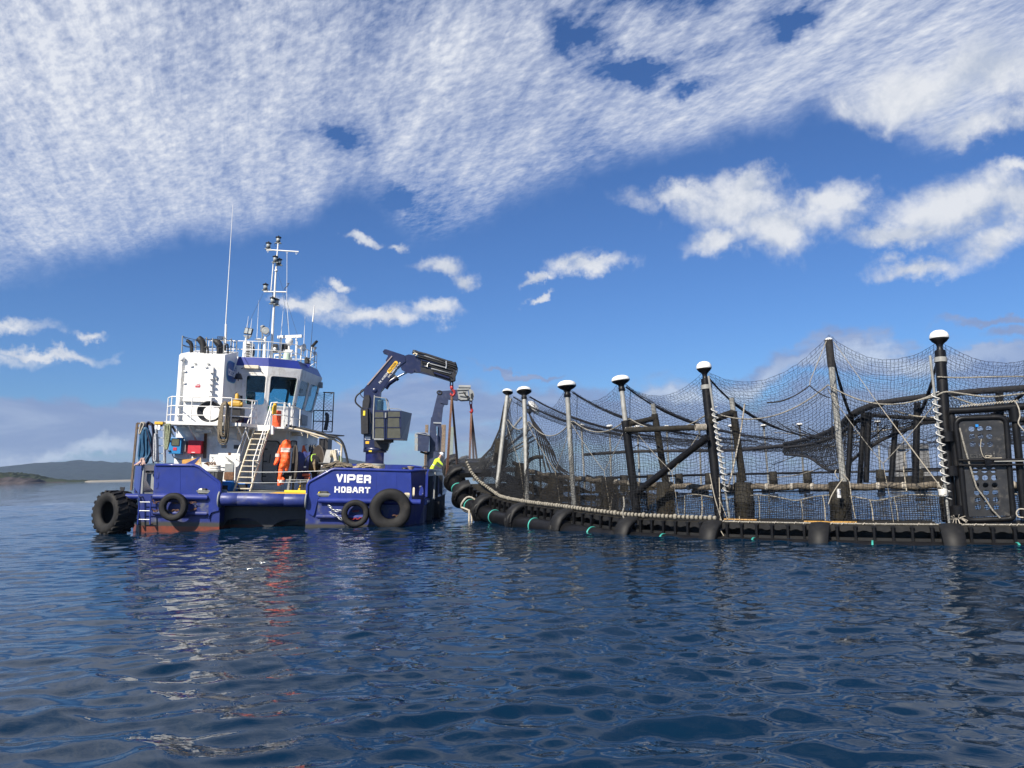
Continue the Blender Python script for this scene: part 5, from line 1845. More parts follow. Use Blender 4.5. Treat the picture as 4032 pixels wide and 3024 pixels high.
cpart('top_bracket', slab('k', [(500, 140), (520, 115), (545, 115), (752, 183), (700, 200), (612, 200), (552, 250), (533, 245), (560, 195), (548, 165), (505, 152)], CY - .22, CY + .22), m_crane)
cpart('knuckle_boom', slab('k', [(700, 300), (745, 190), (800, 172), (865, 182), (950, 205), (1345, 300), (1345, 470), (1285, 478), (1060, 410), (930, 378), (862, 372), (820, 385), (720, 335)], CY - .20, CY + .20), m_crane)
cpart('boom_end', slab('k', [(1290, 270), (1345, 262), (1362, 300), (1350, 360), (1340, 440), (1335, 475), (1290, 485), (1265, 470), (1280, 330)], CY - .28, CY + .28), m_dark)
cpart('extension_sleeve', slab('k', [(945, 230), (1280, 300), (1275, 455), (1060, 410), (940, 375)], CY - .27, CY + .27), m_dark)
cpart('link_plate', slab('k', [(700, 300), (780, 290), (860, 340), (862, 372), (840, 388), (770, 378), (715, 345)], CY - .30, CY - .22), m_crane)
for (pts, r, mm) in (([(870, 132), (1000, 165), (1340, 275)], .055, m_dark), ([(880, 160), (1010, 200), (1350, 300)], .045, m_dark), ([(1030, 268), (1240, 325)], .032, m_galv), ([(1060, 330), (1290, 385)], .035, m_galv), ([(950, 230), (960, 290), (985, 300)], .022, m_black), ([(980, 180), (1240, 265)], .03, m_galv), ([(1230, 285), (1235, 300), (1300, 330), (1340, 380)], .02, m_black)):
    cpart('hydraulic_line', MB().tube([kx(x, y, CY - .3) for x, y in pts], r, 8), mm)
cpart('hydraulic_line', MB().tube(smooth_path([kx(1245, 240, CY), kx(1300, 250, CY), kx(1345, 290, CY), kx(1365, 330, CY), kx(1335, 360, CY)], 4), .025, 6).tube(smooth_path([kx(1335, 330, CY - .3), kx(1365, 345, CY - .3), kx(1340, 420, CY - .3)], 4), .025, 6), m_black)
for (pts, r, mm) in (([(905, 190), (1100, 245), (1335, 320)], .028, m_black), ([(960, 255), (1130, 300), (1300, 345)], .02, m_black), ([(985, 300), (1015, 310), (1020, 270), (1040, 262)], .028, m_galv), ([(1075, 355), (1260, 405), (1300, 430)], .022, m_black), ([(1015, 285), (1150, 335), (1285, 375)], .03, m_black), ([(1090, 380), (1270, 440)], .045, m_crane), ([(1235, 240), (1238, 290), (1232, 330)], .03, m_galv), ([(880, 180), (900, 160), (870, 150), (850, 165)], .03, m_cream)):
    cpart('hydraulic_line', MB().tube([kx(x, y, CY - .33) for x, y in pts], r, 7), mm)
for (x0, y0, x1, y1) in ((945, 230, 1280, 300), (945, 300, 1275, 375), (942, 372, 1060, 408)):
    cpart('sleeve_flange', MB().bar(kx(x0, y0, CY - .28), kx(x1, y1, CY - .28), .03, .05, up=(0, 1, 0)), m_crane)
cpart('cylinder_head', MB().lathe([(.09, -.1), (.10, 0), (.09, .1)], 12, axis_mat(kx(870, 140, CY - .2), kx(1000, 170, CY - .2) - kx(870, 140, CY - .2))), m_dark)
cpart('lift_cylinder', MB().tube([kx(520, 555, CY - .1), kx(560, 500, CY - .1), kx(655, 435, CY - .1)], [.13, .125, .115], 14), m_crane)
cpart('cylinder_gland', MB().tube([kx(640, 447, CY - .1), kx(664, 428, CY - .1)], .14, 14), m_dark)
cpart('piston_rod', MB().tube([kx(655, 435, CY - .1), kx(778, 372, CY - .1)], .045, 10), m_chrome)
cpart('hose_loop', MB().tube(smooth_path([kx(330, 535, CY), kx(250, 600, CY), (kx(190, 650, CY)), kx(178, 720, CY), kx(235, 780, CY), kx(265, 800, CY)], 6), .035, 7).tube(smooth_path([kx(300, 555, CY - .1), kx(240, 590, CY - .1), kx(240, 640, CY - .1), kx(285, 680, CY - .1)], 6), .018, 6), m_black)
# lettering on the boom, running up it
def boom_text(txt, cx_, cy_, size, ang, m, d):
    vs, fs = text_mesh(txt, size, .01)
    M = Matrix.Translation(kx(cx_, cy_, d)) @ Matrix.Rotation(-ang, 4, 'Y')
    return MB().add([M @ v for v in vs], fs), M


ang = atan2(kx(650, 245, CY).z - kx(545, 375, CY).z, kx(650, 245, CY).x - kx(545, 375, CY).x)
yl = MB()
M = Matrix.Translation(kx(608, 313, CY - .25)) @ Matrix.Rotation(-ang, 4, 'Y')
vs, fs = plate(rrect(-.31, -.078, .31, .078, .075, 5), [], .012, M)
bdg = cpart('maker_badge', MB().add(vs, fs), m_yel)
vs, fs = text_mesh('PALFINGER', .125, .008, .74)
M2 = Matrix.Translation((0, -.014, 0)) @ M
cpart('badge_lettering', MB().add([M2 @ v for v in vs], fs), m_dark, bdg)
mbt, _ = boom_text('PK 41002M', 507, 437, .125, ang, m_letter, CY - .253)
cpart('boom_lettering', mbt, m_letter)
mbt, _ = boom_text('SALT WATER TAIN'[:0] + 'SWL 2000KG 14.1M', 630, 345, .095, ang, m_letter, CY - .253)
cpart('boom_lettering', mbt, m_letter)
# operator cab: glazed frame over two bays of panels, front sloping outboard
n0, n1 = CY - 1.0, CY + .35
cabm = MB()
near = [kx(388, 1160, n0), kx(708, 1150, n0), kx(712, 820, n0), kx(388, 815, n0)]
fr = [kx(780, 1172, n1), kx(835, 882, n1)]
lft = kx(420, 1160, n1)
far = [V(near[0].x, n1, fr[0].z), V(fr[0].x, n1, fr[0].z), V(fr[1].x, n1, near[2].z), V(near[3].x, n1, near[3].z)]
fr_z = near[2].z
cab = cpart('crane_cab', MB().loft([near, far]), m_crane)
for (x0, y0, x1, y1) in ((402, 838, 505, 900), (405, 908, 508, 1015), (402, 1020, 508, 1140), (552, 832, 698, 892), (552, 905, 690, 1012), (548, 1022, 702, 1140)):
    q = [kx(x0, y1, n0), kx(x1, y1, n0), kx(x1 - 4, y0, n0), kx(x0 + 4, y0, n0)]
    cpart('cab_window', MB().loft([[p + V(0, -.012, 0) for p in q], [p + V(0, .005, 0) for p in q]]), m_tint, cab)
mb = MB()
for (x0, y0, x1, y1) in ((520, 830, 520, 1150), (540, 820, 540, 1150), (545, 898, 700, 898), (545, 1017, 705, 1017), (395, 905, 515, 905), (395, 1017, 515, 1017)):
    mb.tube([kx(x0, y0, n0 - .02), kx(x1, y1, n0 - .02)], .018, 6)
cpart('cab_frame', mb, m_crane, cab)
mb = MB()
mb.tube([kx(400, 640, n0), kx(388, 830, n0), kx(385, 1150, n0)], .03, 6)
mb.tube([kx(402, 660, n0), kx(530, 676, n0), kx(556, 815, n0)], .022, 6)
mb.tube([kx(402, 660, n0) + V(0, 1.0, 0), kx(530, 676, n0) + V(0, 1.0, 0), kx(556, 815, n0) + V(0, 1, 0)], .022, 6)
mb.tube([kx(530, 676, n0), kx(530, 676, n0) + V(0, 1, 0)], .02, 6)
cpart('roll_frame', mb, m_grey, cab)
q = [kx(405, 812, n0), kx(550, 812, n0), kx(528, 680, n0), kx(405, 664, n0)]
cpart('cab_screen', MB().loft([q, [p + V(0, .012, 0) for p in q]]), m_glass, cab)
cpart('cab_seat', MB().bbox(tuple(kx(425, 840, CY - .6)), tuple(kx(500, 690, CY - .6) + V(0, .35, 0)), .08), m_dark, cab)
cpart('cab_rail', MB().tube(smooth_path([kx(550, 812, n0), kx(555, 795, n0), (kx(690, 803, n0)), kx(708, 822, n0)], 4), .014, 6), m_grey, cab)
cpart('cab_step', MB().bbox(tuple(kx(392, 1162, n0 - .05)), tuple(kx(510, 1145, n0 - .05) + V(0, .12, 0)), .01), m_grey, cab)
a, b_ = kx(520, 905, n0 - .03), kx(540, 845, n0 - .03)
cpart('cab_box', MB().bbox((a.x, n0 - .09, a.z), (b_.x, n0 - .01, b_.z), .01), m_grey, cab)
cpart('cab_bracket', MB().bar(kx(470, 1190, CY - .3), kx(610, 1175, n0 + .3), .12, .12), m_dark, cab)
cpart('wiring', MB().tube(smooth_path([kx(345, 810, n0 + .3), kx(355, 950, n0 + .3), kx(380, 980, n0 + .3), kx(365, 1090, n0 + .3)], 5), .018, 6).tube(smooth_path([kx(565, 1215, CY - .5), kx(600, 1190, CY - .6), kx(620, 1172, CY - .6)], 4), .012, 5), m_black)
# hook block
chain([kx(1298, 482, CY), kx(1298, 545, CY)], .045, m_dark, cr, CO, 'swivel_chain')
hk = cpart('hook', MB().lathe([(.02, .14), (.07, .10), (.075, 0), (.05, -.06)], 12, Matrix.Translation(kx(1300, 562, CY))).tube(smooth_path([kx(1300, 580, CY), kx(1322, 590, CY), kx(1332, 618, CY), kx(1312, 645, CY), kx(1290, 632, CY), kx(1288, 612, CY)], 5), [.06] * 8 + [.055] * 8 + [.045] * 6 + [.03] * 4, 9), m_lred)

# far crane ---------------------------------------------------------------------
CY2 = 14.0
b2 = kx(1110, 1450, CY2)
cr2 = thing('deck_crane', 'far grey-blue knuckle boom crane at the bow, boom end facing the camera', 'crane', (b2.x, CY2, DZ), 'deck cranes along the starboard side')
CO2 = Vector((b2.x, CY2, DZ))
m_crane2 = mat('hazed_blue_crane_paint', (0.030, 0.040, 0.085), 0.4, var=0.15, dirt=(0.09, 0.09, 0.10), dirt_amt=0.5, dscale=3)  # paler than the near crane: haze put into the base colour


def c2(nm, mb, m, parent=None):
    mb.v = [tuple(Vector(p) - CO2) for p in mb.v]
    return mb.build(nm, m, parent or cr2)


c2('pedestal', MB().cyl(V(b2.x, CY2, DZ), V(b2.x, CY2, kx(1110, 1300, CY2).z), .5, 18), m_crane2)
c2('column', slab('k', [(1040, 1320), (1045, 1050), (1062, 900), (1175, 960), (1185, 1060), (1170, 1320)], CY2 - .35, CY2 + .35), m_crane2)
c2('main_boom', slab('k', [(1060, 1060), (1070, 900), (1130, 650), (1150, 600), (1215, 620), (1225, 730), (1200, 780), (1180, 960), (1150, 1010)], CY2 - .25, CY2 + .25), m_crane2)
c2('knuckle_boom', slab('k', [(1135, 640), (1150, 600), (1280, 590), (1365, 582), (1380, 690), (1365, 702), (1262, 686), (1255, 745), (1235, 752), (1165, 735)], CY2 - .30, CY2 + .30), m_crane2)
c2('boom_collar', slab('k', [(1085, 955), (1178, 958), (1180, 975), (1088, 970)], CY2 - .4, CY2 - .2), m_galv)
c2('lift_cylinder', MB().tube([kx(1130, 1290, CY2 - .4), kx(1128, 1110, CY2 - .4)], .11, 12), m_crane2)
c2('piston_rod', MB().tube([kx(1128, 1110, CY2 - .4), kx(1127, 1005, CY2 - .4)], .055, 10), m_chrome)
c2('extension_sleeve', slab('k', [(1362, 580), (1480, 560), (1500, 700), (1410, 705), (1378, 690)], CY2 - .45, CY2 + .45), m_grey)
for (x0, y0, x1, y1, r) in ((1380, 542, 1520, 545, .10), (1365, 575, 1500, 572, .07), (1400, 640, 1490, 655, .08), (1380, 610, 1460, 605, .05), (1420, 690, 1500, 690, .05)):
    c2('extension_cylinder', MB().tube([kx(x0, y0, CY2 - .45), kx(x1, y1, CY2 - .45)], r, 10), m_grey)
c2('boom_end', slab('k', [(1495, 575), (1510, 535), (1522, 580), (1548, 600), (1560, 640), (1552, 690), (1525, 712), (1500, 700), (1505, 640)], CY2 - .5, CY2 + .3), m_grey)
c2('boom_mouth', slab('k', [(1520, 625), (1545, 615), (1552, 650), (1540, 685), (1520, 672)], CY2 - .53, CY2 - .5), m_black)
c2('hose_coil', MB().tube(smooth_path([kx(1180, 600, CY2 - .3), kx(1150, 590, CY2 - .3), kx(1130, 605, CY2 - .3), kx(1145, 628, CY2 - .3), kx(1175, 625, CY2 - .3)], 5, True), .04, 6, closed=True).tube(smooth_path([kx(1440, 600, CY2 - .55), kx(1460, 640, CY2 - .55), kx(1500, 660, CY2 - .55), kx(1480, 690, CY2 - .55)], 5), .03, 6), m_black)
cb2 = c2('crane_cab', MB().loft([[kx(905, 1290, CY2 - .8), kx(1030, 1300, CY2 - .8), kx(1042, 1110, CY2 - .8), kx(990, 1080, CY2 - .8), kx(908, 1085, CY2 - .8)], [kx(900, 1290, CY2 + .6), kx(1030, 1300, CY2 + .6), kx(1042, 1110, CY2 + .6), kx(990, 1080, CY2 + .6), kx(900, 1085, CY2 + .6)]]), m_crane2)
c2('cab_roof', MB().loft([[kx(880, 1082, CY2 - .85), kx(908, 1080, CY2 - .85), kx(1042, 1108, CY2 - .85), kx(1042, 1112, CY2 - .85), kx(905, 1088, CY2 - .85)], [kx(880, 1074, CY2 + .7), kx(1000, 1072, CY2 + .7), kx(1042, 1090, CY2 + .7), kx(1042, 1096, CY2 + .7), kx(905, 1084, CY2 + .7)]]), m_galv, cb2)
for (y0, y1) in ((1090, 1130), (1140, 1205), (1215, 1285)):
    q = [kx(865, y1, CY2 - .5), kx(902, y1 + 4, CY2 - .82), kx(905, y0, CY2 - .82), kx(868, y0 - 4, CY2 - .5)]
    c2('cab_window', MB().loft([q, [p + V(.01, .03, 0) for p in q]]), m_grey, cb2)
c2('cab_bracket', MB().bar(kx(935, 1300, CY2 - .4), kx(1030, 1330, CY2 - .2), .1, .1).tube([kx(993, 1320, CY2 - .5), kx(995, 1500, CY2 - .5)], .02, 5).tube([kx(1010, 1320, CY2 - .5), kx(1012, 1500, CY2 - .5)], .02, 5), m_dark, cb2)
chain([kx(1523, 710, CY2), kx(1523, 745, CY2)], .05, m_lred, cr2, CO2, 'swivel_chain')
c2('hook', MB().tube(smooth_path([kx(1523, 745, CY2), kx(1527, 780, CY2), kx(1530, 800, CY2), kx(1538, 820, CY2), kx(1528, 842, CY2), kx(1518, 825, CY2)], 4), .07, 8), m_lred)
# brown timber and steel guide posts by the far crane
for (x0, y0, x1, y1, w_, lb, d) in ((1206, 985, 1203, 1510, .26, 'tall weathered brown timber post standing right of the far crane', 16.5), (1010, 985, 1010, 1150, .18, 'short weathered timber post standing behind the far crane cab', 15.5)):
    a = kx(x0, y0, d)
    p = single('timber_post', MB().bbox((a.x - w_ / 2, d - w_ / 2, DZ), (a.x + w_ / 2, d + w_ / 2, a.z), .02), m_wood, lb, 'post', (a.x, d, DZ), 'timber posts near the far crane')
a = kx(1302, 1010, 18.0)
single('timber_post', MB().bbox((a.x - .12, 17.9, DZ), (a.x + .12, 18.1, a.z), .02), mat('pale_green_post', (.22, .27, .25), .7), 'pale green post seen between the two legs of the near lifting sling', 'post', (a.x, 18.0, DZ), 'timber posts near the far crane')

# ------------------------------------------------------------------ lifting slings (world frame)
m_sling = mat('brown_webbing', (0.17, 0.085, 0.05), 0.85, var=.25, vscale=12, bump=.4)


def bw_(p):
    return BMAT @ Vector(p)


def strap(name, label, top, feet, w_=.085, t_=.022, group='lifting slings hanging from the crane hooks'):
    t = thing(name, label, 'sling', top, group, boat=False)
    T0 = Vector(top)
    for f in feet:
        F0 = Vector(f)
        n = 10
        mb = MB()
        rings = []
        for i in range(n + 1):
            p = T0.lerp(F0, i / n) - T0
            tw = .9 * i / n
            u = V(cos(tw), sin(tw), 0) * w_ / 2 * (.8 + .4 * i / n)
            v_ = V(-sin(tw), cos(tw), 0) * t_ / 2
            rings.append([p - u - v_, p + u - v_, p + u + v_, p - u + v_])
        mb.loft(rings).build('sling_leg', m_sling, t)
    return t


top1 = bw_(kx(1300, 640, CY))
# ------------------------------------------------------------------ deck gear
def rope_bundle(name, label, cat, loops, m, r, loc, group=None):
    mb = MB()
    for lp in loops:
        mb.tube(smooth_path(lp, 5, True), r, 6, closed=True)
    return single(name, mb, m, label, cat, loc, group)


# hanked brown mooring rope on the upper rail
loops = []
rr = random.Random(5)
for i in range(16):
    y = 3.36 - .012 * (i % 3) - .05 * (i // 3)
    o = (i % 8) * 4.4 - 4
    bt = 1400 + rr.uniform(-60, 75)
    loops.append([mp_('c', 790 + o * .9, 985 + abs(o), y=y), mp_('c', 752 + o, 1040, y=y), mp_('c', 722 + o * 1.5, 1250, y=y), mp_('c', 722 + o * 1.4, bt - o, y=y), mp_('c', 775 + o * .2, bt + 55 - o * 2, y=y), mp_('c', 828 - o * 1.2, bt + 10 - o, y=y), mp_('c', 846 - o * 1.6, 1250, y=y), mp_('c', 846 - o * 1.1, 1060, y=y), mp_('c', 818 - o * .4, 990, y=y)])
rope_bundle('rope_hank', 'hank of brown mooring rope hanging over the upper deck rail', 'rope', loops, m_rope_d, .024, tuple(mp_('c', 790, 985, y=3.5)))
# black hose coil on the rail
loops = []
for i in range(4):
    c = mp_('c', 600 + i * 9, 1105 + i * 6, y=3.72 + .03 * i)
    ra, rb_ = .46 - .03 * i, .40 - .02 * i
    loops.append([c + V(ra * cos(t) * (1 if cos(t) < 0 else 1.05), 0, rb_ * sin(t)) for t in [2 * pi * k / 12 for k in range(12)]])
rope_bundle('hose_coil', 'coil of thick black hose on the upper rail under the big white access door', 'hose', loops, m_hose_b, .038, tuple(mp_('c', 600, 1235, y=3.75)))
# yellow pump on dark crates on the upper deck
m_must = mat('grubby_yellow_paint', (0.50, 0.29, 0.035), 0.5, var=.2, dirt=(.10, .08, .05), dirt_amt=.6, dscale=6)
pm = thing('portable_pump', 'yellow portable pump with a lifting bail on the upper deck beside the brown rope hank', 'pump', tuple(mp_('c', 935, 1050, y=4.3)))
c = Vector(mp_('c', 935, 1050, y=4.3))
MB().bbox((-.24, -.1, 0), (.24, .3, .26), .08).tube([(-.3, 0, .12), (.28, 0, .12)], .09, 8).build('pump_body', m_must, pm)
MB().lathe([(.13, .22), (.14, .33), (.08, .36), (.075, .54), (.05, .58)], 10, Matrix.Translation((0, .1, 0))).build('pump_motor', m_must, pm)
MB().tube([(-.05, .05, .56), (.02, .05, .66), (.12, .05, .5), (.17, .05, .3)], .018, 5).build('handle', m_dgrey, pm)
MB().box((-.26, -.12, -.05), (.26, .32, 0.0)).build('base_tray', m_dark, pm)
x = mp_('c', 940, 1240, y=4.3)
single('storage_crate', MB().bbox((x.x - .26, 4.0, UD), (x.x + .26, 4.6, c.z - .05), .02), m_dark, 'tall dark crate carrying the yellow pump on the upper deck', 'crate', (x.x, 4.3, UD))
x = mp_('c', 1085, 1240, y=4.5)
single('storage_crate', MB().bbox((x.x - .16, 4.5, UD), (x.x + .10, 4.9, UD + .36), .02), mat('purple_crate', (.06, .05, .17), .5), 'small dark purple crate at the top of the stairway', 'crate', (x.x, 4.6, UD))
x = mp_('c', 1000, 1225, y=4.25)
single('storage_crate', MB().bbox((x.x - .09, 3.85, UD), (x.x + .10, 4.05, UD + .17), .01), mat('maroon_crate', (.16, .015, .03), .5), 'little maroon box under the rail in front of the pump crate', 'crate', (x.x, 4.0, UD))
# orange drum and yellow bag by the stair head
x = mp_('c', 1430, 1270, y=4.9)
single('orange_drum', MB().lathe([(.17, 0), (.18, .02), (.18, .70), (.165, .72), (.001, .72)], 20, Matrix.Translation((x.x + .1, 4.9, UD))).lathe([(.185, .22), (.185, .25)], 20, Matrix.Translation((x.x + .1, 4.9, UD))), mat('orange_plastic', (.75, .10, .03), .5, var=.15, vscale=14), 'orange plastic drum standing at the head of the stairway', 'drum', (x.x + .1, 4.9, UD))
x = mp_('c', 1440, 1030, y=4.5)
single('rolled_bag', MB().tube([(x.x, 4.5, x.z - .42), (x.x - .02, 4.5, x.z - .2), (x.x + .01, 4.5, x.z + .1)], [.09, .10, .07], 8), m_yel, 'dull yellow rolled bag hanging behind the white stair post', 'bag', tuple(x))
# hose rack on the port quarter: steel post and arm belong to the boat
a, b_ = mp_('g', 140, 1130, y=2.2), mp_('g', 222, 258, y=2.2)
part('rack_frame', MB().bar(V(b_.x - .03, 2.2, DZ), V(b_.x + .0, 2.2, b_.z), .07, .07, up=(1, 0, 0)).bar(b_, mp_('g', 1010, 335, y=2.2), .07, .07).bar(b_ + V(.05, 0, -.2), b_ + V(.25, 0, -.02), .05, .05).bar(mp_('g', 985, 320, y=2.2), mp_('g', 1060, 440, y=2.2), .07, .07), mat('brown_steel', (.12, .085, .06), .7, var=.3))
loops = []
for i in range(26):
    y = 1.98 + .05 * (i % 5)
    dx_ = rr.uniform(-16, 16)
    w0, w1 = rr.uniform(15, 80), rr.uniform(15, 125)
    bt = rr.uniform(1010, 1130)
    cx_ = 385 + dx_
    loops.append([mp_('g', cx_ + 10, 370 + rr.uniform(-15, 25), y=y), mp_('g', cx_ - w0, 520, y=y), mp_('g', cx_ - w1, 820, y=y), mp_('g', cx_ - w1 * .8 - 30, bt - 60, y=y), mp_('g', cx_ - 60 + dx_, bt, y=y), mp_('g', cx_ + 40, bt - 30, y=y + .03), mp_('g', cx_ + w1 * 1.1, bt - 160, y=y + .05), mp_('g', cx_ + w1 * 1.2, 640, y=y + .05), mp_('g', cx_ + w0 * 1.1, 450, y=y + .03)])
rope_bundle('hose_hank', 'bundle of thick teal blue hoses hung on the rack on the port quarter', 'hose', loops, m_hose_blue, .042, tuple(mp_('g', 385, 370, y=2.1)))
loops = []
for i in range(5):
    y = 1.98 + .03 * i
    cx_ = 470 + i * 9
    loops.append([mp_('g', cx_, 225 + i * 8, y=y), mp_('g', cx_ - 55, 300, y=y), mp_('g', cx_ - 25, 480, y=y), mp_('g', cx_ + 50, 780 + 60 * i, y=y), mp_('g', cx_ + 75, 900 + 50 * i, y=y), mp_('g', cx_ + 95, 700, y=y), mp_('g', cx_ + 70, 320, y=y)])
rope_bundle('rope_hank', 'tangled dark navy rope draped over the rack beside the teal hoses', 'rope', loops, mat('navy_rope', (.02, .022, .05), .8, var=.3, bump=.5), .026, tuple(mp_('g', 470, 225, y=2.0)))
loops = []
for i in range(4):
    y = 1.96 + .03 * i
    cx_ = 330 + i * 14
    loops.append([mp_('g', cx_, 240, y=y), mp_('g', cx_ - 35, 280, y=y), mp_('g', cx_ - 60, 400, y=y), mp_('g', cx_ - 70, 480, y=y), mp_('g', cx_ - 40, 470, y=y), mp_('g', cx_ - 5, 380, y=y), mp_('g', cx_ + 35, 290, y=y)])
rope_bundle('rope_hank', 'short off-white rope hank at the corner of the hose rack', 'rope', loops, m_rope_w, .028, tuple(mp_('g', 330, 240, y=2.0)))
loops = []
for i in range(7):
    y = 2.0 + .03 * (i % 4)
    cx_ = 845 + i * 13
    bt = 640 + rr.uniform(-20, 160)
    loops.append([mp_('g', cx_ + 15, 268 + rr.uniform(0, 15), y=y), mp_('g', cx_ - 15, 340, y=y), mp_('g', cx_ - 5, 520, y=y), mp_('g', 830 + i * 7, bt, y=y), mp_('g', 850 + i * 5, bt + 60, y=y), mp_('g', cx_ + 10, 600, y=y), mp_('g', cx_ + 35, 360, y=y)])
rope_bundle('rope_hank', 'sage green rope hank hanging from the rack beside the stepladder', 'rope', loops, mat('sage_rope', (.25, .27, .17), .9, var=.35, vscale=25, bump=.6, bscale=50), .03, tuple(mp_('g', 870, 268, y=2.0)))
loops = []
for i in range(4):
    y = 1.9 + .03 * i
    cx_ = 610 + i * 14
    loops.append([mp_('g', cx_ + 5, 480, y=y), mp_('g', cx_ - 15, 620, y=y), mp_('g', cx_ - 20, 860, y=y), mp_('g', cx_ - 30, 1040, y=y), mp_('g', cx_ + 10, 1080, y=y), mp_('g', cx_ + 22, 880, y=y), mp_('g', cx_ + 20, 640, y=y)])
rope_bundle('rope_hank', 'pale grey twisted rope hanging left of the stepladder', 'rope', loops, mat('pale_grey_rope', (.42, .43, .46), .9, var=.3, vscale=22, bump=.6), .03, tuple(mp_('g', 610, 480, y=1.95)))
sp = thing('stepladder', 'folded aluminium stepladder with a yellow top against the hose rack', 'ladder', tuple(mp_('g', 730, 1125, y=2.1)))
so = Vector(mp_('g', 730, 1125, y=2.1))
for x0, x1 in ((650, 625), (800, 800)):
    a, b_ = mp_('g', x0 + 10, 1125, y=2.1) - so, mp_('g', x1, 270, y=2.1) - so
    MB().bar(a, b_, .05, .09, up=(0, 1, 0)).build('ladder_rail', m_galv, sp)
    MB().bar(a + V(0, .15, 0), b_ + V(0, .12, 0), .035, .04, up=(0, 1, 0)).build('rear_leg', m_galv, sp)
for y in (400, 575, 745, 915, 1085):
    a, b_ = mp_('g', 650, y, y=2.1) - so, mp_('g', 800, y, y=2.1) - so
    MB().box((a.x, -.06, a.z - .02), (b_.x, .06, a.z + .02)).build('step', m_galv, sp)
a, b_ = mp_('g', 615, 285, y=2.1) - so, mp_('g', 805, 228, y=2.1) - so
MB().bbox((a.x, -.1, a.z), (b_.x, .2, b_.z), .02).build('ladder_top', m_yel, sp)
MB().box((a.x + .03, -.104, a.z - .18), (a.x + .1, -.098, a.z - .02)).box((a.x + .13, -.104, a.z - .2), (a.x + .22, -.098, a.z - .02)).build('safety_label', m_letter, sp)
# frayed pale rope end on the bulwark rail
fo = mp_('g', 345, 1010, y=-.05)
mb = MB()
for i in range(26):
    u = rr.uniform(-1, 1)
    mb.tube([fo + V(u * .05, rr.uniform(-.03, .03), rr.uniform(-.03, .0)), fo + V(u * .09, -.03, -.13), fo + V(u * .20 - .05, -.08 + rr.uniform(-.05, .05), -.26 + rr.uniform(-.03, .03))], .012, 4)
single('frayed_rope_end', mb, mat('pink_frayed_rope', (.58, .40, .34), .9, var=.2, vscale=40), 'frayed pinkish rope end lying over the blue bulwark below the teal hoses', 'rope', tuple(fo))
# grey bin with coil of white rope on top, orange grating and blue fairlead fin
a, b_ = mp_('g', 1700, 1440, y=2.6), mp_('g', 2040, 1290, y=2.6)
bn = thing('fish_bin', 'dark grey lidded bin behind the sloping port bulwark', 'bin', ((a.x + b_.x) / 2, 2.6, DZ))
bo = Vector(((a.x + b_.x) / 2, 2.6, DZ))
hw, hz = (b_.x - a.x) / 2, b_.z - DZ
MB().loft([[(-hw * .9, -.35, 0), (hw * .9, -.35, 0), (hw * .9, .35, 0), (-hw * .9, .35, 0)], [(-hw, -.4, hz - .05), (hw, -.4, hz - .05), (hw, .4, hz - .05), (-hw, .4, hz - .05)]]).build('bin_body', m_dgrey, bn)
MB().bbox((-hw - .03, -.43, hz - .05), (hw + .03, .43, hz), .015).build('bin_lid', m_grey, bn)
for x in (-hw * .5, 0, hw * .5):
    MB().box((x - .03, -.42, .05), (x + .03, -.36, hz - .06)).build('bin_rib', m_dgrey, bn)
loops = []
for i in range(7):
    r_ = .20 - .012 * (i % 3)
    z = b_.z + .02 + .028 * i
    ox = rr.uniform(-.02, .02)
    c = mp_('g', 1920, 1250, y=2.55)
    loops.append([V(c.x + ox + r_ * cos(t), 2.55 + r_ * sin(t), z) for t in [2 * pi * k / 10 for k in range(10)]])
rope_bundle('rope_coil', 'neat coil of white rope on the grey bin lid', 'rope', loops, mat('white_rope', (.66, .64, .58), .9, var=.15, bump=.5), .022, (c.x, 2.55, b_.z))
mb = MB()
for i in range(14):
    p = mp_('g', 1760 + rr.uniform(-20, 240), 1140 + rr.uniform(-25, 40), y=2.75)
    q = p + V(rr.uniform(-.15, .15), rr.uniform(-.1, .1), rr.uniform(-.08, .04))
    p.z, q.z = max(p.z, b_.z + .03), max(q.z, b_.z + .03)
    mb.tube([p, p.lerp(q, .5) + V(0, 0, .04), q], .022, 5)
single('shackle_heap', mb, m_rust, 'heap of rusty shackles and chain behind the white rope coil', 'chain', tuple(mp_('g', 1860, 1180, y=2.75)))
p = mp_('g', 1850, 1100, y=2.9)
single('hand_pump', MB().tube([V(p.x, 2.9, b_.z), p, mp_('g', 1880, 1040, y=2.9), mp_('g', 1840, 990, y=2.9)], .022, 6).tube([mp_('g', 1830, 985, y=2.9), mp_('g', 1900, 1000, y=2.9)], .02, 6), m_galv, 'slim steel hand pump handle rising behind the rope coil', 'pump', (p.x, 2.9, b_.z))
# orange plastic grating leaning inside
gr = thing('safety_grating', 'orange plastic safety grating leaning behind the port bulwark', 'grating', tuple(mp_('g', 1240, 1150, y=2.4)))
go = Vector(mp_('g', 1240, 1150, y=2.4))
mb = MB()
A_, B_2, C_2, D_ = (mp_('g', 1205, 1150, y=2.4) - go, mp_('g', 1600, 1150, y=2.4) - go, mp_('g', 1600, 1010, y=2.5) - go, mp_('g', 1205, 1060, y=2.5) - go)
for i in range(17):
    u = i / 16
    mb.bar(A_.lerp(B_2, u), D_.lerp(C_2, u), .018, .02)
for j in range(7):
    v_ = j / 6
    mb.bar(A_.lerp(D_, v_) + V(0, -.003, 0), B_2.lerp(C_2, v_) + V(0, -.003, 0), .018, .02)
mb.build('grating_bars', mat('orange_grating', (.62, .33, .07), .6, var=.15), gr)
for x in (1590, 1625):
    MB().tube([mp_('g', x - 20, 1010, y=2.35) - go, mp_('g', x, 1200, y=2.35) - go], .018, 6).build('grating_leg', m_cream, gr)
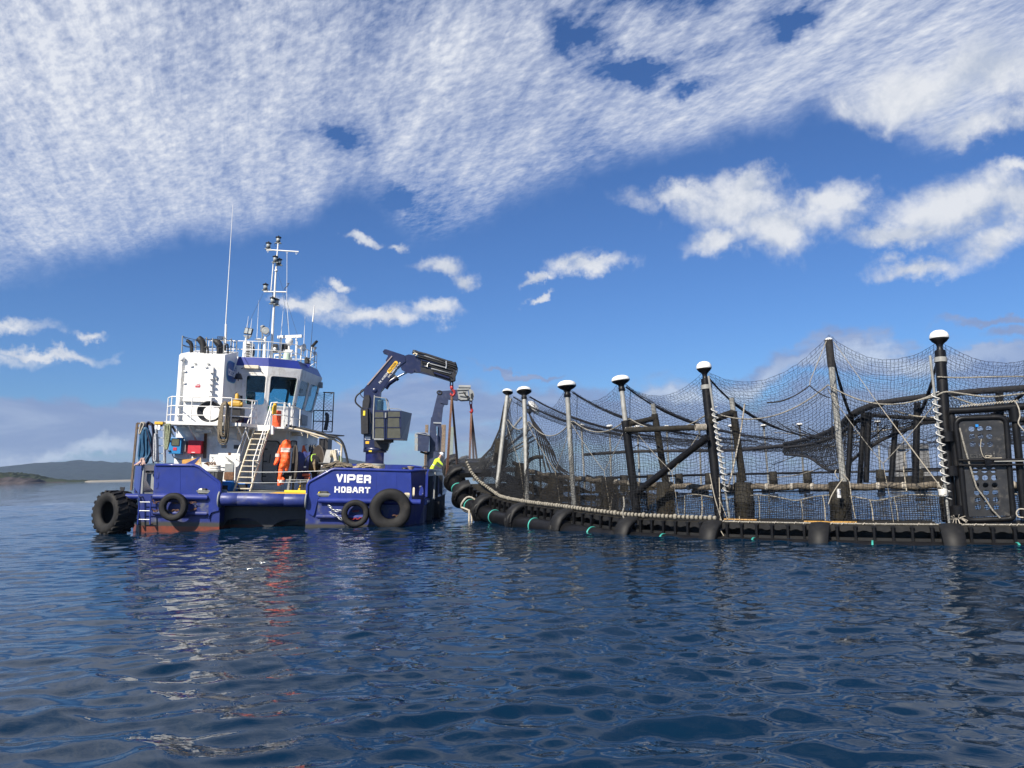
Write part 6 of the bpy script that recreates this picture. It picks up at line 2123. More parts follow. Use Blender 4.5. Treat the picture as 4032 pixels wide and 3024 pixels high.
# blue pointed fin of the fairlead
fn = MB().prism(poly('g', [(1245, 1160), (1590, 985), (1600, 1000), (1460, 1165)], .3), .04, Matrix.Translation((0, .25, 0)))
part('fairlead_fin', fn, m_blue)
# blue tubs
for i, (x0, y0, x1, y1, lb) in enumerate(((20, 735, 240, 555, 'bright blue plastic tub with a dark slot left of the stairway foot'), (295, 715, 520, 575, 'blue plastic tub half hidden behind the stairway treads'))):
    d = 3.6 + i * .6
    a, b_ = mp_('b', x0, y0, y=d), mp_('b', x1, y1, y=d)
    z1 = b_.z
    tb = thing('plastic_tub', lb, 'tub', ((a.x + b_.x) / 2, d, DZ), 'blue plastic tubs on the working deck')
    w_ = (b_.x - a.x) / 2
    hz = z1 - DZ
    MB().loft([[(-w_ * .9, -.3, 0), (w_ * .9, -.3, 0), (w_ * .9, .3, 0), (-w_ * .9, .3, 0)], [(-w_, -.34, hz), (w_, -.34, hz), (w_, .34, hz), (-w_, .34, hz)], [(-w_ * .93, -.3, hz), (w_ * .93, -.3, hz), (w_ * .93, .3, hz), (-w_ * .93, .3, hz)], [(-w_ * .85, -.25, .05), (w_ * .85, -.25, .05), (w_ * .85, .25, .05), (-w_ * .85, .25, .05)]]).build('tub_body', m_tub, tb)
    MB().box((-w_ - .015, -.36, hz - .06), (w_ + .015, .36, hz - .03)).build('tub_rim', m_tub, tb)
    if i == 0:
        MB().box((-.06, -.335, .0), (.14, -.318, hz * .6)).build('tub_slot', m_black, tb)
    else:
        MB().box((-.15, -.335, .03), (w_ * .9, -.322, hz * .8)).build('tub_panel', m_dark, tb)
# orange coveralls
def coverall():
    d = 4.15
    t = thing('orange_coverall', 'orange oilskin coverall with silver tape hanging full length near the hose reel', 'coverall', tuple(mp_('f', 1130, 690, y=d)))
    o = Vector(mp_('f', 1130, 690, y=d))
    def lofted(nm, rows, m, th=.10, n=16):
        rings = []
        fine = []
        for i in range(len(rows) - 1):
            for t_ in range(4):
                fine.append(tuple(rows[i][q] + (rows[i + 1][q] - rows[i][q]) * t_ / 4 for q in range(4)))
        fine.append(rows[-1])
        for (xl, xr, y, f) in fine:
            a, b_ = mp_('f', xl, y, y=d) - o, mp_('f', xr, y, y=d) - o
            c, hw_ = (a + b_) / 2, (b_.x - a.x) / 2
            ring = []
            for k in range(n):
                an = 2 * pi * k / n
                wr = mnoise.noise(V(c.x * 6 + cos(an) * 1.4, sin(an) * 1.4 + xl * .013, c.z * 7.5))
                w2 = mnoise.noise(V(c.x * 11 + cos(an) * 3, sin(an) * 3, c.z * 17.))
                fold = 1 + .30 * sin(3 * an + y * .018) * .5 + .55 * wr + .25 * w2
                ring.append(V(c.x + hw_ * cos(an) * (1 + .14 * wr + .06 * w2), f + th * sin(an) * fold * min(1, hw_ / .1 + .3), c.z))
            rings.append(ring)
        return MB().loft(rings, smooth=True).build(nm, m, t)
    lofted('torso', [(1120, 1180, 678, 0), (1085, 1200, 700, 0), (1055, 1215, 760, 0), (1050, 1212, 830, 0), (1042, 1200, 880, 0), (1040, 1198, 960, 0), (1030, 1190, 1040, 0), (1022, 1120, 1120, 0.0)], m_orange, .14)
    lofted('trouser_leg', [(1022, 1105, 1090, -.02), (1015, 1085, 1160, -.02), (1005, 1068, 1250, -.02), (1000, 1065, 1330, -.02), (1000, 1045, 1390, -.02)], m_orange, .08)
    lofted('trouser_leg', [(1085, 1190, 1030, .05), (1088, 1175, 1100, .05), (1100, 1160, 1150, .05), (1110, 1150, 1168, .05)], m_orange, .09)
    lofted('trouser_leg', [(1050, 1080, 1255, .0), (1048, 1115, 1280, .0), (1050, 1108, 1340, .0), (1045, 1090, 1370, .0)], m_orange, .07)
    lofted('sleeve', [(1040, 1080, 760, -.06), (1010, 1062, 850, -.08), (985, 1045, 930, -.08), (962, 1032, 1000, -.08), (945, 1000, 1055, -.08), (950, 985, 1072, -.08)], m_orange, .07)
    lofted('hem_fold', [(1120, 1170, 930, -.12), (1130, 1175, 970, -.12), (1145, 1170, 985, -.12)], m_orange, .04)
    lofted('reflective_tape', [(1048, 1216, 805, -.012), (1044, 1212, 868, -.012)], m_reflect, .153)
    lofted('reflective_tape', [(978, 1050, 895, -.09), (968, 1043, 945, -.09)], m_reflect, .078)
    lofted('reflective_tape', [(1000, 1108, 1300, -.03), (1000, 1104, 1345, -.03)], m_reflect, .086)
    MB().tube([V(.12, .02, -.02), V(.12, .08, .15), V(.10, .2, .42)], .012, 5).build('hanger', m_dark, t)


coverall()
d = 6.3
o = Vector(mp_('f', 1420, 760, y=d))
t = thing('orange_jacket', 'orange oilskin jacket hung on the wall between the two reel discs', 'jacket', tuple(o))
rings = []
for (xl, xr, y) in ((1390, 1420, 765), (1385, 1425, 800), (1378, 1440, 840), (1372, 1462, 870), (1370, 1474, 915), (1372, 1470, 960)):
    a, b_ = mp_('f', xl, y, y=d) - o, mp_('f', xr, y, y=d) - o
    rings.append([V((a.x + b_.x) / 2 + (b_.x - a.x) / 2 * cos(k * pi / 6), .08 * sin(k * pi / 6) * (1 + .2 * sin(k * 3)), a.z) for k in range(12)])
MB().loft(rings, smooth=True).build('jacket_body', m_orange, t)
MB().tube([V(.0, .1, .0), V(.0, .55, .05)], .012, 5).build('hook', m_dark, t)
# dark wet-weather gear on hooks
for i, (x, w_, lb, mm) in enumerate(((1500, 26, 'leftmost of the dark waders hanging on the shaded wall', m_dgrey), (1535, 26, 'dark grey waders hanging in the middle of three on the shaded wall', m_dgrey), (1572, 30, 'brownish waders hanging nearest the right-hand reel disc', mat('brown_waders', (.10, .085, .07), .7)))):
    d = 6.55
    o = Vector(mp_('f', x, 760, y=d))
    rings = []
    for (f, y) in ((.8, 758), (1.05, 775), (1.0, 830), (1.05, 880), (.9, 940)):
        a, b_ = mp_('f', x - w_ * f * .6, y, y=d) - o, mp_('f', x + w_ * f * .6, y, y=d) - o
        rings.append([V((a.x + b_.x) / 2 + (b_.x - a.x) / 2 * cos(k * pi / 5), .07 * sin(k * pi / 5), a.z) for k in range(10)])
    t = thing('waders', lb, 'waders', tuple(o), 'waders hung on the shaded wall')
    MB().loft(rings, smooth=True).build('wader_body', mm, t)
    MB().tube([V(0, .05, -.02), V(0, .3, .06)], .012, 5).build('hook', m_dark, t)
# hose reel ------------------------------------------------------------------------
rc = mp_('f', 1390, 1060, y=4.80)
hr_ = thing('hose_reel', 'big hose reel with two tall brown disc flanges and navy tarpaulin over the drum', 'reel', (rc.x, 4.8, DZ))
ho = Vector((rc.x, 4.8, DZ))
fr_m = mat('brown_reel_flange', (.055, .045, .038), .7, var=.25, vscale=5, dirt=(.10, .075, .055), dirt_amt=.5)
ax = V(1, .35, 0).normalized()
for (x, y, r_) in ((1265, 1050, .78), (1625, 1055, .80)):
    c = mp_('f', x, y, y=4.55 if x < 1400 else 5.1) - ho
    MB().lathe([(.001, -.02), (r_ * .97, -.02), (r_, -.035), (r_ + .015, 0), (r_, .035), (r_ * .97, .02), (.001, .02)], 40, axis_mat(c, ax if x < 1400 else V(1, .55, 0))).build('flange', fr_m, hr_)
c0, c1_ = mp_('f', 1290, 1050, y=4.60) - ho, mp_('f', 1600, 1055, y=5.05) - ho
MB().tube([c0, c1_], .36, 22).build('drum', m_dark, hr_)
tarp = MB()
rings = []
for i in range(9):
    p = c0.lerp(c1_, .12 + .6 * i / 8)
    ring = []
    for k in range(13):
        an = radians(-75 + 250 * k / 12)
        r_ = .50 + .03 * sin(i * 1.7 + k) + (.05 if k in (0, 12) else 0)
        ring.append(p + V(0, -cos(an) * r_, sin(an) * r_ - (.15 if k == 0 else 0)))
    rings.append(ring)
vs = [p for r in rings for p in r] + [p * 1.0 + V(0, 0.02, -.02) for r in rings for p in r]
fs = [(i * 13 + k, i * 13 + k + 1, (i + 1) * 13 + k + 1, (i + 1) * 13 + k) for i in range(8) for k in range(12)]
n_ = len(rings) * 13
fs += [tuple(reversed([q + n_ for q in f])) for f in fs]
tarp.add(vs, fs, True).build('tarpaulin', m_blue_t, hr_)
MB().tube(smooth_path([mp_('f', 1590, 905, y=4.50) - ho, mp_('f', 1540, 915, y=4.40) - ho, mp_('f', 1525, 960, y=4.35) - ho, mp_('f', 1530, 1010, y=4.35) - ho], 5), .022, 6).build('lime_hose', mat('lime_hose', (.50, .80, .12), .5), hr_)
MB().tube(smooth_path([mp_('f', 1530, 905, y=4.40) - ho, mp_('f', 1470, 940, y=4.30) - ho, mp_('f', 1430, 1010, y=4.25) - ho, mp_('f', 1415, 1090, y=4.25) - ho], 5), .020, 6).build('black_hose', m_black, hr_)
p = mp_('f', 1425, 1100, y=4.22) - ho
MB().bbox((p.x - .05, p.y - .02, p.z - .03), (p.x + .05, p.y + .02, p.z + .03), .01).build('hose_tag', m_letter, hr_)
mb = MB()
for k in range(10):
    mb.tube([mp_('f', 1545 + k * 4, 940 + k * 5, y=4.50) - ho, mp_('f', 1550 + k * 3, 1040, y=4.40) - ho, mp_('f', 1565 + k * 2, 1120 + k * 6, y=4.40) - ho], .02, 5)
mb.build('net_fringe', mat('tan_net', (.24, .18, .11), .9, var=.4), hr_)
for sx in (-1, 1):
    c = (c0 if sx < 0 else c1_)
    MB().bar(V(c.x + sx * .18, c.y - .5, 0), V(c.x + sx * .12, c.y, c.z), .09, .09).bar(V(c.x + sx * .18, c.y + .5, 0), V(c.x + sx * .12, c.y, c.z), .09, .09).build('stand', m_dark, hr_)
mb = MB().tube([mp_('f', 1130, 1300, y=4.05) - ho, mp_('f', 1500, 1305, y=4.05) - ho], .02, 6)
for x in (1150, 1355):
    mb.tube([mp_('f', x, 1300, y=4.05) - ho, V((mp_('f', x, 1300, y=4.05) - ho).x, 4.05 - 4.8, .36)], .02, 6)
mb.build('reel_guard', m_grey, hr_)
for (y, lb) in ((1225, 'orange float lying under the hose reel drum, upper of two'), (1275, 'orange float lying under the hose reel drum, lower of two')):
    p = mp_('f', 1450, y, y=4.40)
    single('net_float', MB().bbox(tuple(p - V(.17 if y < 1250 else .08, .1, .06)), tuple(p + V(.16, .1, .06)), .04), mat('dull_orange', (.45, .09, .04), .6), lb, 'float', tuple(p), 'orange floats under the hose reel')
single('float_tray', MB().box((mp_('f', 1380, 1300, y=4.40).x, 4.2, DZ), (mp_('f', 1530, 1300, y=4.40).x, 4.7, mp_('f', 1450, 1291, y=4.40).z)), m_dark, 'low black tray under the hose reel holding the orange floats', 'tray', (mp_('f', 1450, 1300, y=4.40).x, 4.4, DZ))
# dark heap of gear at the coverall's foot
mb = MB()
for i in range(10):
    p = mp_('f', 1150 + rr.uniform(-60, 60), 1240 + rr.uniform(-50, 40), y=5.7)
    mb.sphere(p, rr.uniform(.10, .18), 6, .8)
single('gear_bag', mb, m_black, 'black gear bag slumped behind the orange coverall', 'bag', tuple(mp_('f', 1150, 1290, y=5.7)))
# hydraulic cabinet
a, b_ = mp_('f', 1660, 1240, y=3.4), mp_('f', 1815, 1035, y=3.4)
hc = thing('hydraulic_cabinet', 'dark grey hydraulic cabinet with a sloping grey hood right of the hose reel', 'cabinet', ((a.x + b_.x) / 2, 3.6, DZ))
hq = Vector(((a.x + b_.x) / 2, 3.6, DZ))
w_ = (b_.x - a.x) / 2
zt = b_.z - DZ
MB().bbox((-w_, -.2, 0), (w_, .5, zt - .04), .02).build('cabinet_body', m_dgrey, hc)
MB().bbox((-w_ - .08, -.28, zt - .04), (w_ + .02, .55, zt), .015).build('cabinet_top', m_dgrey, hc)
zh = mp_('f', 1700, 830, y=3.6).z - DZ
MB().loft([[(-w_ + .08, -.15, zt), (w_ - .02, -.15, zt), (w_ - .02, .45, zt), (-w_ + .08, .45, zt)], [(-w_ + .16, .05, zh), (w_ + .04, .05, zh), (w_ + .04, .4, zh), (-w_ + .16, .4, zh)]]).build('sloping_hood', m_grey, hc)
p = mp_('f', 1690, 1085, y=3.38) - hq
MB().sphere(p, .03, 6).build('cabinet_knob', m_letter, hc)
# winch guard with cream bars beside the cabinet
p = mp_('f', 1880, 1020, y=3.3)
wg = thing('windlass', 'cream painted windlass with white hoop guards behind the rope heap', 'windlass', (p.x, 3.3, DZ))
wo = Vector((p.x, 3.3, DZ))
MB().bbox((-.22, -.2, 0), (.3, .35, .55), .03).build('windlass_base', m_dark, wg)
for (x0, x1) in ((1855, 1905), (1890, 1915)):
    MB().tube([mp_('f', x0, 835, y=3.3) - wo, mp_('f', x1, 1030, y=3.3) - wo, V((mp_('f', x1, 1030, y=3.3) - wo).x, 0, .5)], .045, 8).build('brake_post', m_cream, wg)
for (x0, x1, y) in ((1880, 1950, 835), (1935, 1985, 862)):
    pts = [mp_('f', x0, 1080, y=3.4) - wo, mp_('f', x0 + 2, y + 20, y=3.4) - wo, mp_('f', (x0 + x1) / 2, y, y=3.4) - wo, mp_('f', x1 - 4, y + 20, y=3.4) - wo, mp_('f', x1, 1080, y=3.4) - wo]
    MB().tube(smooth_path(pts, 4), .016, 6).build('hoop_guard', m_rail, wg)
MB().lathe([(.16, -.12), (.12, -.08), (.12, .08), (.16, .12), (.001, .12)], 14, axis_mat(mp_('f', 1870, 900, y=3.4) - wo, (1, 0, 0))).build('warping_head', mat('cream_drum', (.46, .42, .33), .6, dirt=(.1, .08, .06)), wg)
p = mp_('f', 1960, 985, y=3.6)
single('lime_buoy', MB().sphere(p, .13, 8, 1.3).tube([p - V(0, 0, .1), V(p.x, 3.6, DZ + .5)], .02, 5), mat('lime_plastic', (.55, .75, .15), .5), 'small lime green buoy behind the white hoop guards', 'buoy', tuple(p))
# black hose that follows the davit pipe
pts = [mp_('f', x, y, y=4.95) for x, y in ((1130, 450), (1250, 480), (1400, 505), (1550, 540), (1680, 570), (1800, 615), (1930, 650), (2010, 730), (2060, 880), (2085, 1000), (2100, 1090))]
single('discharge_hose', MB().tube(smooth_path(pts, 5), .05, 8), m_hose_b, 'black hose lashed along the bent cream davit pipe', 'hose', tuple(pts[0]))
pts = [mp_('f', x, y, y=8.8) for x, y in ((1740, 280), (1765, 285), (1772, 340), (1760, 440), (1740, 530))]
single('hose_tail', MB().tube(smooth_path(pts, 5), .09, 8), m_hose_b, 'thick black hose bend hanging outside the mesh cage', 'hose', tuple(pts[0]))
# rope heaps on the starboard bulwark rail
for i, (k, x0, x1, yb, yt, lb) in enumerate((('f', 1810, 2095, 1120, 1010, 'untidy heap of grey-brown rope on the sloping corner of the VIPER bulwark'), ('e', 915, 1175, 245, 170, 'low heap of tan rope on the bulwark rail in front of the crane pedestal'))):
    mb = MB()
    for j in range(46):
        u = rr.uniform(.06, .94)
        hgt = (1 - abs(2 * u - 1) ** 2) * rr.uniform(.15, 1)
        p = mp_(k, x0 + (x1 - x0) * u, yb + (yt - yb) * hgt, y=.35)
        p.y = .05 + rr.uniform(0, .35)
        dv_ = V(rr.uniform(.16, .34) * rr.choice((-1, 1)), rr.uniform(-.12, .12), 0)
        zb = mp_(k, x0, yb, y=.35).z
        A3, C3 = p - dv_, p + dv_
        A3.z = max(zb, p.z - rr.uniform(.0, .12))
        C3.z = max(zb, p.z - rr.uniform(.0, .12))
        mb.tube(smooth_path([A3, p + V(0, 0, .02), C3], 4), .026, 5)
    p = mp_(k, (x0 + x1) / 2, yb, y=.35)
    p.y = .2
    single('rope_heap', mb, m_rope_d if i == 0 else mat('tan_rope', (.33, .27, .19), .9, var=.45, vscale=25, bump=.7, dirt=(.08, .065, .05), dirt_amt=.7, dscale=14), lb, 'rope', tuple(p), 'rope heaps on the stern bulwark')
    part('rope_shelf', MB().box((mp_(k, x0, yb, y=.2).x + .1, 0.04, p.z - .09), (mp_(k, x1, yb, y=.2).x - .05, .45, p.z - .03)), m_blue)
mb = MB().tube(smooth_path([mp_('f', 1830, 1090, y=.2), mp_('f', 1845, 1040, y=.2), mp_('f', 1900, 1010, y=.2), mp_('f', 1930, 1040, y=.2)], 5), .018, 6).tube(smooth_path([mp_('f', 2005, 1030, y=.2), mp_('f', 2060, 1030, y=.2), mp_('f', 2095, 1075, y=.2), mp_('f', 2105, 1110, y=.2)], 5), .018, 6)
single('loose_cable', mb, m_dgrey, 'stiff grey cable looping over the rope heap at the bulwark corner', 'cable', tuple(mp_('f', 1830, 1090, y=.2)))
# bitts on the starboard quarter
p = mp_('e', 1598, 262, y=.5)
part('mooring_bitt', MB().lathe([(.08, -.2), (.08, -.02), (.115, 0), (.115, .06), (.09, .10), (.001, .11)], 10, Matrix.Translation(p)), m_dark)
p = mp_('e', 1690, 255, y=.6)
part('mooring_bitt', MB().lathe([(.09, -.2), (.075, -.06), (.07, .0), (.135, .10), (.14, .12), (.001, .12)], 16, Matrix.Translation(p)), mat('worn_tan_steel', (.28, .22, .16), .5, var=.2))
# looped lines at the corner of the VIPER bulwark
for x in (1475, 1540):
    mb = MB().tube(smooth_path([mp_('f', x - 15, 1360, y=.1), mp_('f', x - 5, 1310, y=.1), mp_('f', x + 10, 1290, y=.1), mp_('f', x - 2, 1330, y=.05)], 4), .014, 5)
    single('mooring_loop', mb, m_rope_w, 'thin pale mooring loop on the sloping rail, %s of two' % ('lower' if x < 1500 else 'upper'), 'rope', tuple(mp_('f', x, 1350, y=.1)), 'mooring loops on the sloping rail')
# yellow-orange gear seen through the freeing ports: folded net
p = (4.4, 3.2, DZ)
single('pallet', MB().bbox((3.9, 2.6, DZ), (4.9, 5.2, DZ + .30), .03), m_cream, 'cream coloured pallet seen through the starboard freeing ports', 'pallet', p)
# wire mesh / hose from the bulwark gate
pts = [mp_('e', x, y, y=1.3) for x, y in ((1850, 235), (1880, 205), (1930, 205), (1960, 230))]
single('drain_hose', MB().tube(smooth_path(pts, 4), .03, 6), m_hose_b, 'short black hose arching over the gap in the starboard bulwark', 'hose', tuple(pts[0]))
# ------------------------------------------------------------------ fish pen (world frame)
PC = V(16.9, 35.3, 0)
PR = 19.0
_ctl = [(1772, 1842, 35.6), (1775, 1850, 33.6), (1779, 1868, 32.2), (1795, 1908, 31.2), (1823, 1965, 30.3), (1852, 1992, 29.7), (1902, 2018, 28.9), (1969, 2042, 27.5), (2048, 2060, 26.2), (2175, 2081, 24.6)]
_tab = []
for px, py, Y in _ctl:
    p = wy(px, py, Y)
    ph = degrees(atan2(p.y - PC.y, p.x - PC.x)) % 360
    _tab.append((ph, hypot(p.x - PC.x, p.y - PC.y), p.z))
_tab.sort()
PZ = -0.20
_tab = [(100, PR, PZ), (135, PR, PZ), (150, PR + .3, 1.2), (160, PR + .5, 1.9), (170, PR + .7, 2.0)] + _tab + [(_tab[-1][0] + 9, PR, PZ + .03), (_tab[-1][0] + 16, PR, PZ), (460, PR, PZ)]
_ta = [t[0] for t in _tab]
_tr = [t[1] for t in _tab]
_tz = [t[2] for t in _tab]


def ring(ph, dr=0.0, dz=0.0):
    """point of the collar at angle ph (degrees), dr outward from the outer pipe's centre line, dz above it"""
    q = (ph - 100) % 360 + 100
    r = float(np.interp(q, _ta, _tr)) + dr
    z = float(np.interp(q, _ta, _tz)) + dz
    a = radians(ph)
    return V(PC.x + r * cos(a), PC.y + r * sin(a), z)


def to_px(p):
    v = np.array(p) - CV
    z = v @ fwd
    return 2016 + 3000 * (v @ rgt) / z, 1512 - 3000 * (v @ upv) / z


def phi_at(px, dr, near=True):
    """angle on the near side where the ring shows at column px"""
    best = None
    for k in range(1900, 2800):
        ph = k / 10
        d = abs(to_px(ring(ph, dr, .3))[0] - px)
        if best is None or d < best[0]:
            best = (d, ph)
    return best[1]


m_hdpe = mat('black_polyethylene', (0.007, 0.007, 0.008), 0.42, var=0.25, vscale=4, dirt=(0.026, 0.024, 0.021), dirt_amt=0.6, dscale=3, bump=0.15, bscale=9, spec=0.22)
m_hdpe_w = mat('weedy_black_pipe', (0.021, 0.019, 0.015), 0.75, var=0.4, vscale=7, dirt=(0.048, 0.04, 0.028), dirt_amt=0.7, dscale=4, bump=0.5, bscale=20, spec=0.2)
m_log = mat('grimy_handrail', (0.12, 0.10, 0.075), 0.8, var=0.35, vscale=6, dirt=(0.05, 0.042, 0.034), dirt_amt=0.7, dscale=5, bump=0.5, bscale=22)
m_pole = mat('weathered_grey_pole', (0.25, 0.25, 0.235), 0.5, var=0.2, vscale=5, dirt=(0.16, 0.15, 0.12), dirt_amt=0.6, dscale=4, streak=(0.42, 0.42, 0.39), streak_amt=0.5)
m_net = mat('black_net_twine', (0.016, 0.017, 0.020), 0.85, var=0.3, spec=0.2)
m_net2 = mat('blue_black_bird_net', (0.022, 0.026, 0.036), 0.85, var=0.3, spec=0.2)
m_dropping = mat('white_guano', (0.72, 0.71, 0.68), 0.9, var=0.12, vscale=14, dirt=(0.03, 0.03, 0.028), dirt_amt=1.0, dscale=9, streak=(.06, .06, .055), streak_amt=.8)
m_teal = mat('teal_band', (0.045, 0.33, 0.28), 0.5, var=0.15)
m_rope_bw = mat('black_white_lashing', (0.22, 0.205, 0.175), 0.9, var=0.8, vscale=55, bump=0.5)
m_whitecoil = mat('white_spiral_line', (0.58, 0.57, 0.54), 0.5, var=0.12)
m_line = mat('cream_cord', (0.33, 0.295, 0.235), 0.85, var=0.15, vscale=20)
m_brope = mat('black_support_rope', (0.014, 0.013, 0.014), 0.85, var=0.4, vscale=12, bump=0.5)

pen = thing('fish_pen', 'round floating fish pen of black pipes with nets hung on capped poles', 'fish pen', (PC.x, PC.y, 0), boat=False)


def ppart(nm, mb, m, parent=None, **k):
    mb.v = [(x - PC.x, y - PC.y, z) for x, y, z in mb.v]
    return mb.build(nm, m, parent or pen, **k)


# floating pipes ------------------------------------------------------------
ang = list(np.arange(100, 460, 1.5))
ppart('outer_float_pipe', MB().tube([ring(a) for a in ang], .25, 18, closed=True), m_hdpe)
ppart('inner_float_pipe', MB().tube([V(*ring(a, -1.35)[:2], PZ + .3 * max(0, ring(a)[2] - PZ)) for a in ang], .25, 12, closed=True), m_hdpe_w)
LOGZ = 1.47
WZ = 0.60      # walkway above the pipe's centre line
# stations ------------------------------------------------------------------
st_px = [1788, 1818, 1896, 2030, 2212, 2468, 2798, 3229, 3753]
st_ph = [phi_at(x, 0.0) for x in st_px]
post_px = [None, None, (1958, 1937, 1998, 1553), (2076, 1967, 2064, 1553), (2261, 1993, 2233, 1536), (2510, 2016, 2446, 1514), (2837, 2044, 2775, 1476), (3320, 2035, 3263, 1338), (3752, 2050, 3700, 1362)]
nxt = st_ph[-1] + 9
while nxt < st_ph[0] + 360 - 4:
    st_ph.append(nxt)
    post_px.append('auto')
    nxt += 7.6
tops = []      # (phi, top point)


def frame_at(ph, dr=0.0, dz=0.0):
    """matrix: x along the collar, y outward, z up"""
    a = radians(ph)
    e = ring(ph + .5) - ring(ph - .5)
    t = e.normalized()
    o = V(cos(a), sin(a), 0)
    u = t.cross(o).normalized()
    if u.z < 0:
        u = -u
    M = Matrix((t, o, u)).transposed().to_4x4()
    M.translation = ring(ph, dr, dz)
    return M


# bracket mesh: sleeve round the pipe with raised end rings, boot arm up to the walkway
def bracket_mesh():
    mb = MB()
    Mx = Matrix.Rotation(pi / 2, 4, 'Y')
    mb.lathe([(.255, -.20), (.36, -.20), (.375, -.17), (.36, -.13), (.315, -.12), (.30, .0), (.31, .12), (.335, .14), (.335, .19), (.255, .20)], 26, Mx)
    arm = []
    for (y, z, w_, h_) in ((.30, -.12, .19, .05), (.29, .14, .22, .055), (.17, .36, .23, .07), (-.04, .52, .23, .08), (-.30, .60, .22, .06)):
        arm.append([V(-w_, y - h_ * .3, z - h_), V(w_, y - h_ * .3, z - h_), V(w_, y + h_ * .6, z + h_ * .8), V(0, y + h_ * .8, z + h_ * 1.1), V(-w_, y + h_ * .6, z + h_ * .8)])
    mb.loft(arm, smooth=True)
    mb.box((-.20, -1.5, .20), (.20, -.2, .40))
    for y, z in ((.33, .02), (.22, .24)):
        mb.box((-.21, y - .02, z - .012), (.21, y + .035, z + .02))
    return mb.mesh('bracket', m_hdpe)


m_boot_p = mat('scuffed_grey_boot', (0.011, 0.011, 0.0115), 0.6, var=.25, dirt=(.028, .026, .023), dirt_amt=.5, dscale=6, spec=.3)
br_me = bracket_mesh()
br_me.materials.clear()
br_me.materials.append(m_boot_p)
loop_me = MB().lathe([(.262, -.05), (.40, -.06), (.45, -.03), (.46, .02), (.42, .06), (.30, .06), (.262, .05)], 28, Matrix.Rotation(pi / 2, 4, 'Y')).mesh('bracket_loop', m_hdpe)
for i, ph in enumerate(st_ph):
    M = Matrix.Translation(-PC) @ frame_at(ph)
    b = link('bracket', br_me, pen)
    b.matrix_local = M
    if i in (0, 1, 2, 3):
        b = link('bracket_loop', loop_me, pen)
        b.matrix_local = M @ Matrix.Translation((.10, 0, 0))
# poles with mushroom caps
cap_prof = [(.001, .02), (.09, .02), (.10, .06), (.13, .10), (.24, .16), (.30, .21), (.305, .24), (.27, .27)]
cap_me = MB().lathe([(.09, -.10), (.115, -.09), (.115, .0), (.09, .02), (.10, .06), (.13, .10), (.24, .15), (.31, .20), (.315, .235), (.28, .25)], 22).mesh('pole_cap', m_hdpe)
top_me = MB().lathe([(.312, .20), (.318, .225), (.308, .265), (.265, .315), (.18, .35), (.08, .365), (.001, .368)], 22).mesh('cap_crust', m_dropping)


def pole(name, a, b, r, m, parent):
    return ppart(name, MB().tube([a, b], r, 10), m, parent)


for i, (ph, pp) in enumerate(zip(st_ph, post_px)):
    if pp is None:
        continue
    if pp == 'auto' and 140 < ph % 360 < 190:
        tops.append((ph, ring(ph, -.9, WZ + .9)))       # the lifted side: poles laid flat, net slack
        continue
    if pp == 'auto':
        base = ring(ph, -.8, WZ)
        up_ = base + V(rr.uniform(-.1, .1), rr.uniform(-.1, .1), 4.1)
        far = True
    else:
        base = None
        phb = phi_at(pp[0], -1.1)
        base = ring(phb, -1.1 if i != 7 else -2.0, WZ + (.0 if i != 7 else .98))
        up_ = wy(pp[2], pp[3], base.y + (.3 if i > 3 else 1.2))
        far = False
    ax = (up_ - base).normalized()
    st_e = bpy.data.objects.new('stanchion', None)
    COL.objects.link(st_e)
    st_e.parent = pen
    tops.append((ph, up_))
    if i in (6, 8):
        pole('pole', base, up_ - ax * .12, .125, m_hdpe, st_e)
        ppart('collar', MB().tube([up_ - ax * .42, up_ - ax * .30], .145, 12), m_pole, st_e)
    elif i == 5:
        k = wy(2462, 1657, base.y + .1)
        pole('pole', base, k, .13, m_hdpe, st_e)
        pole('upper_pole', k, up_ - ax * .08, .078, m_pole, st_e)
    elif i == 7:
        k1 = base.lerp(up_, .81)
        pole('pole', base, k1, .085, m_pole, st_e)
        pole('top_sleeve', k1 - ax * .03, up_, .10, m_brope, st_e)
        ppart('pole_end', MB().sphere(up_, .10, 6, .6), m_dropping, st_e)
    else:
        pole('pole', base, up_ - ax * .08, .085 if not far else .065, m_pole, st_e)
    if i != 7:
        s = {2: .70, 3: .92, 4: 1.02, 5: .90, 6: .68, 8: .70}.get(i, .68)
        M = Matrix.Translation(up_ - PC - ax * .12 * s) @ ax.to_track_quat('Z', 'Y').to_matrix().to_4x4() @ Matrix.Diagonal((s, s, s * (1.9 if i in (6, 8) else 1.2), 1))
        c = link('pole_cap', cap_me, st_e)
        c.matrix_local = M
        c = link('cap_crust', top_me, st_e)
        c.matrix_local = M
# walkway -------------------------------------------------------------------
def sector(p0, p1, n, f):
    return [f(p0 + (p1 - p0) * i / n) for i in range(n + 1)]


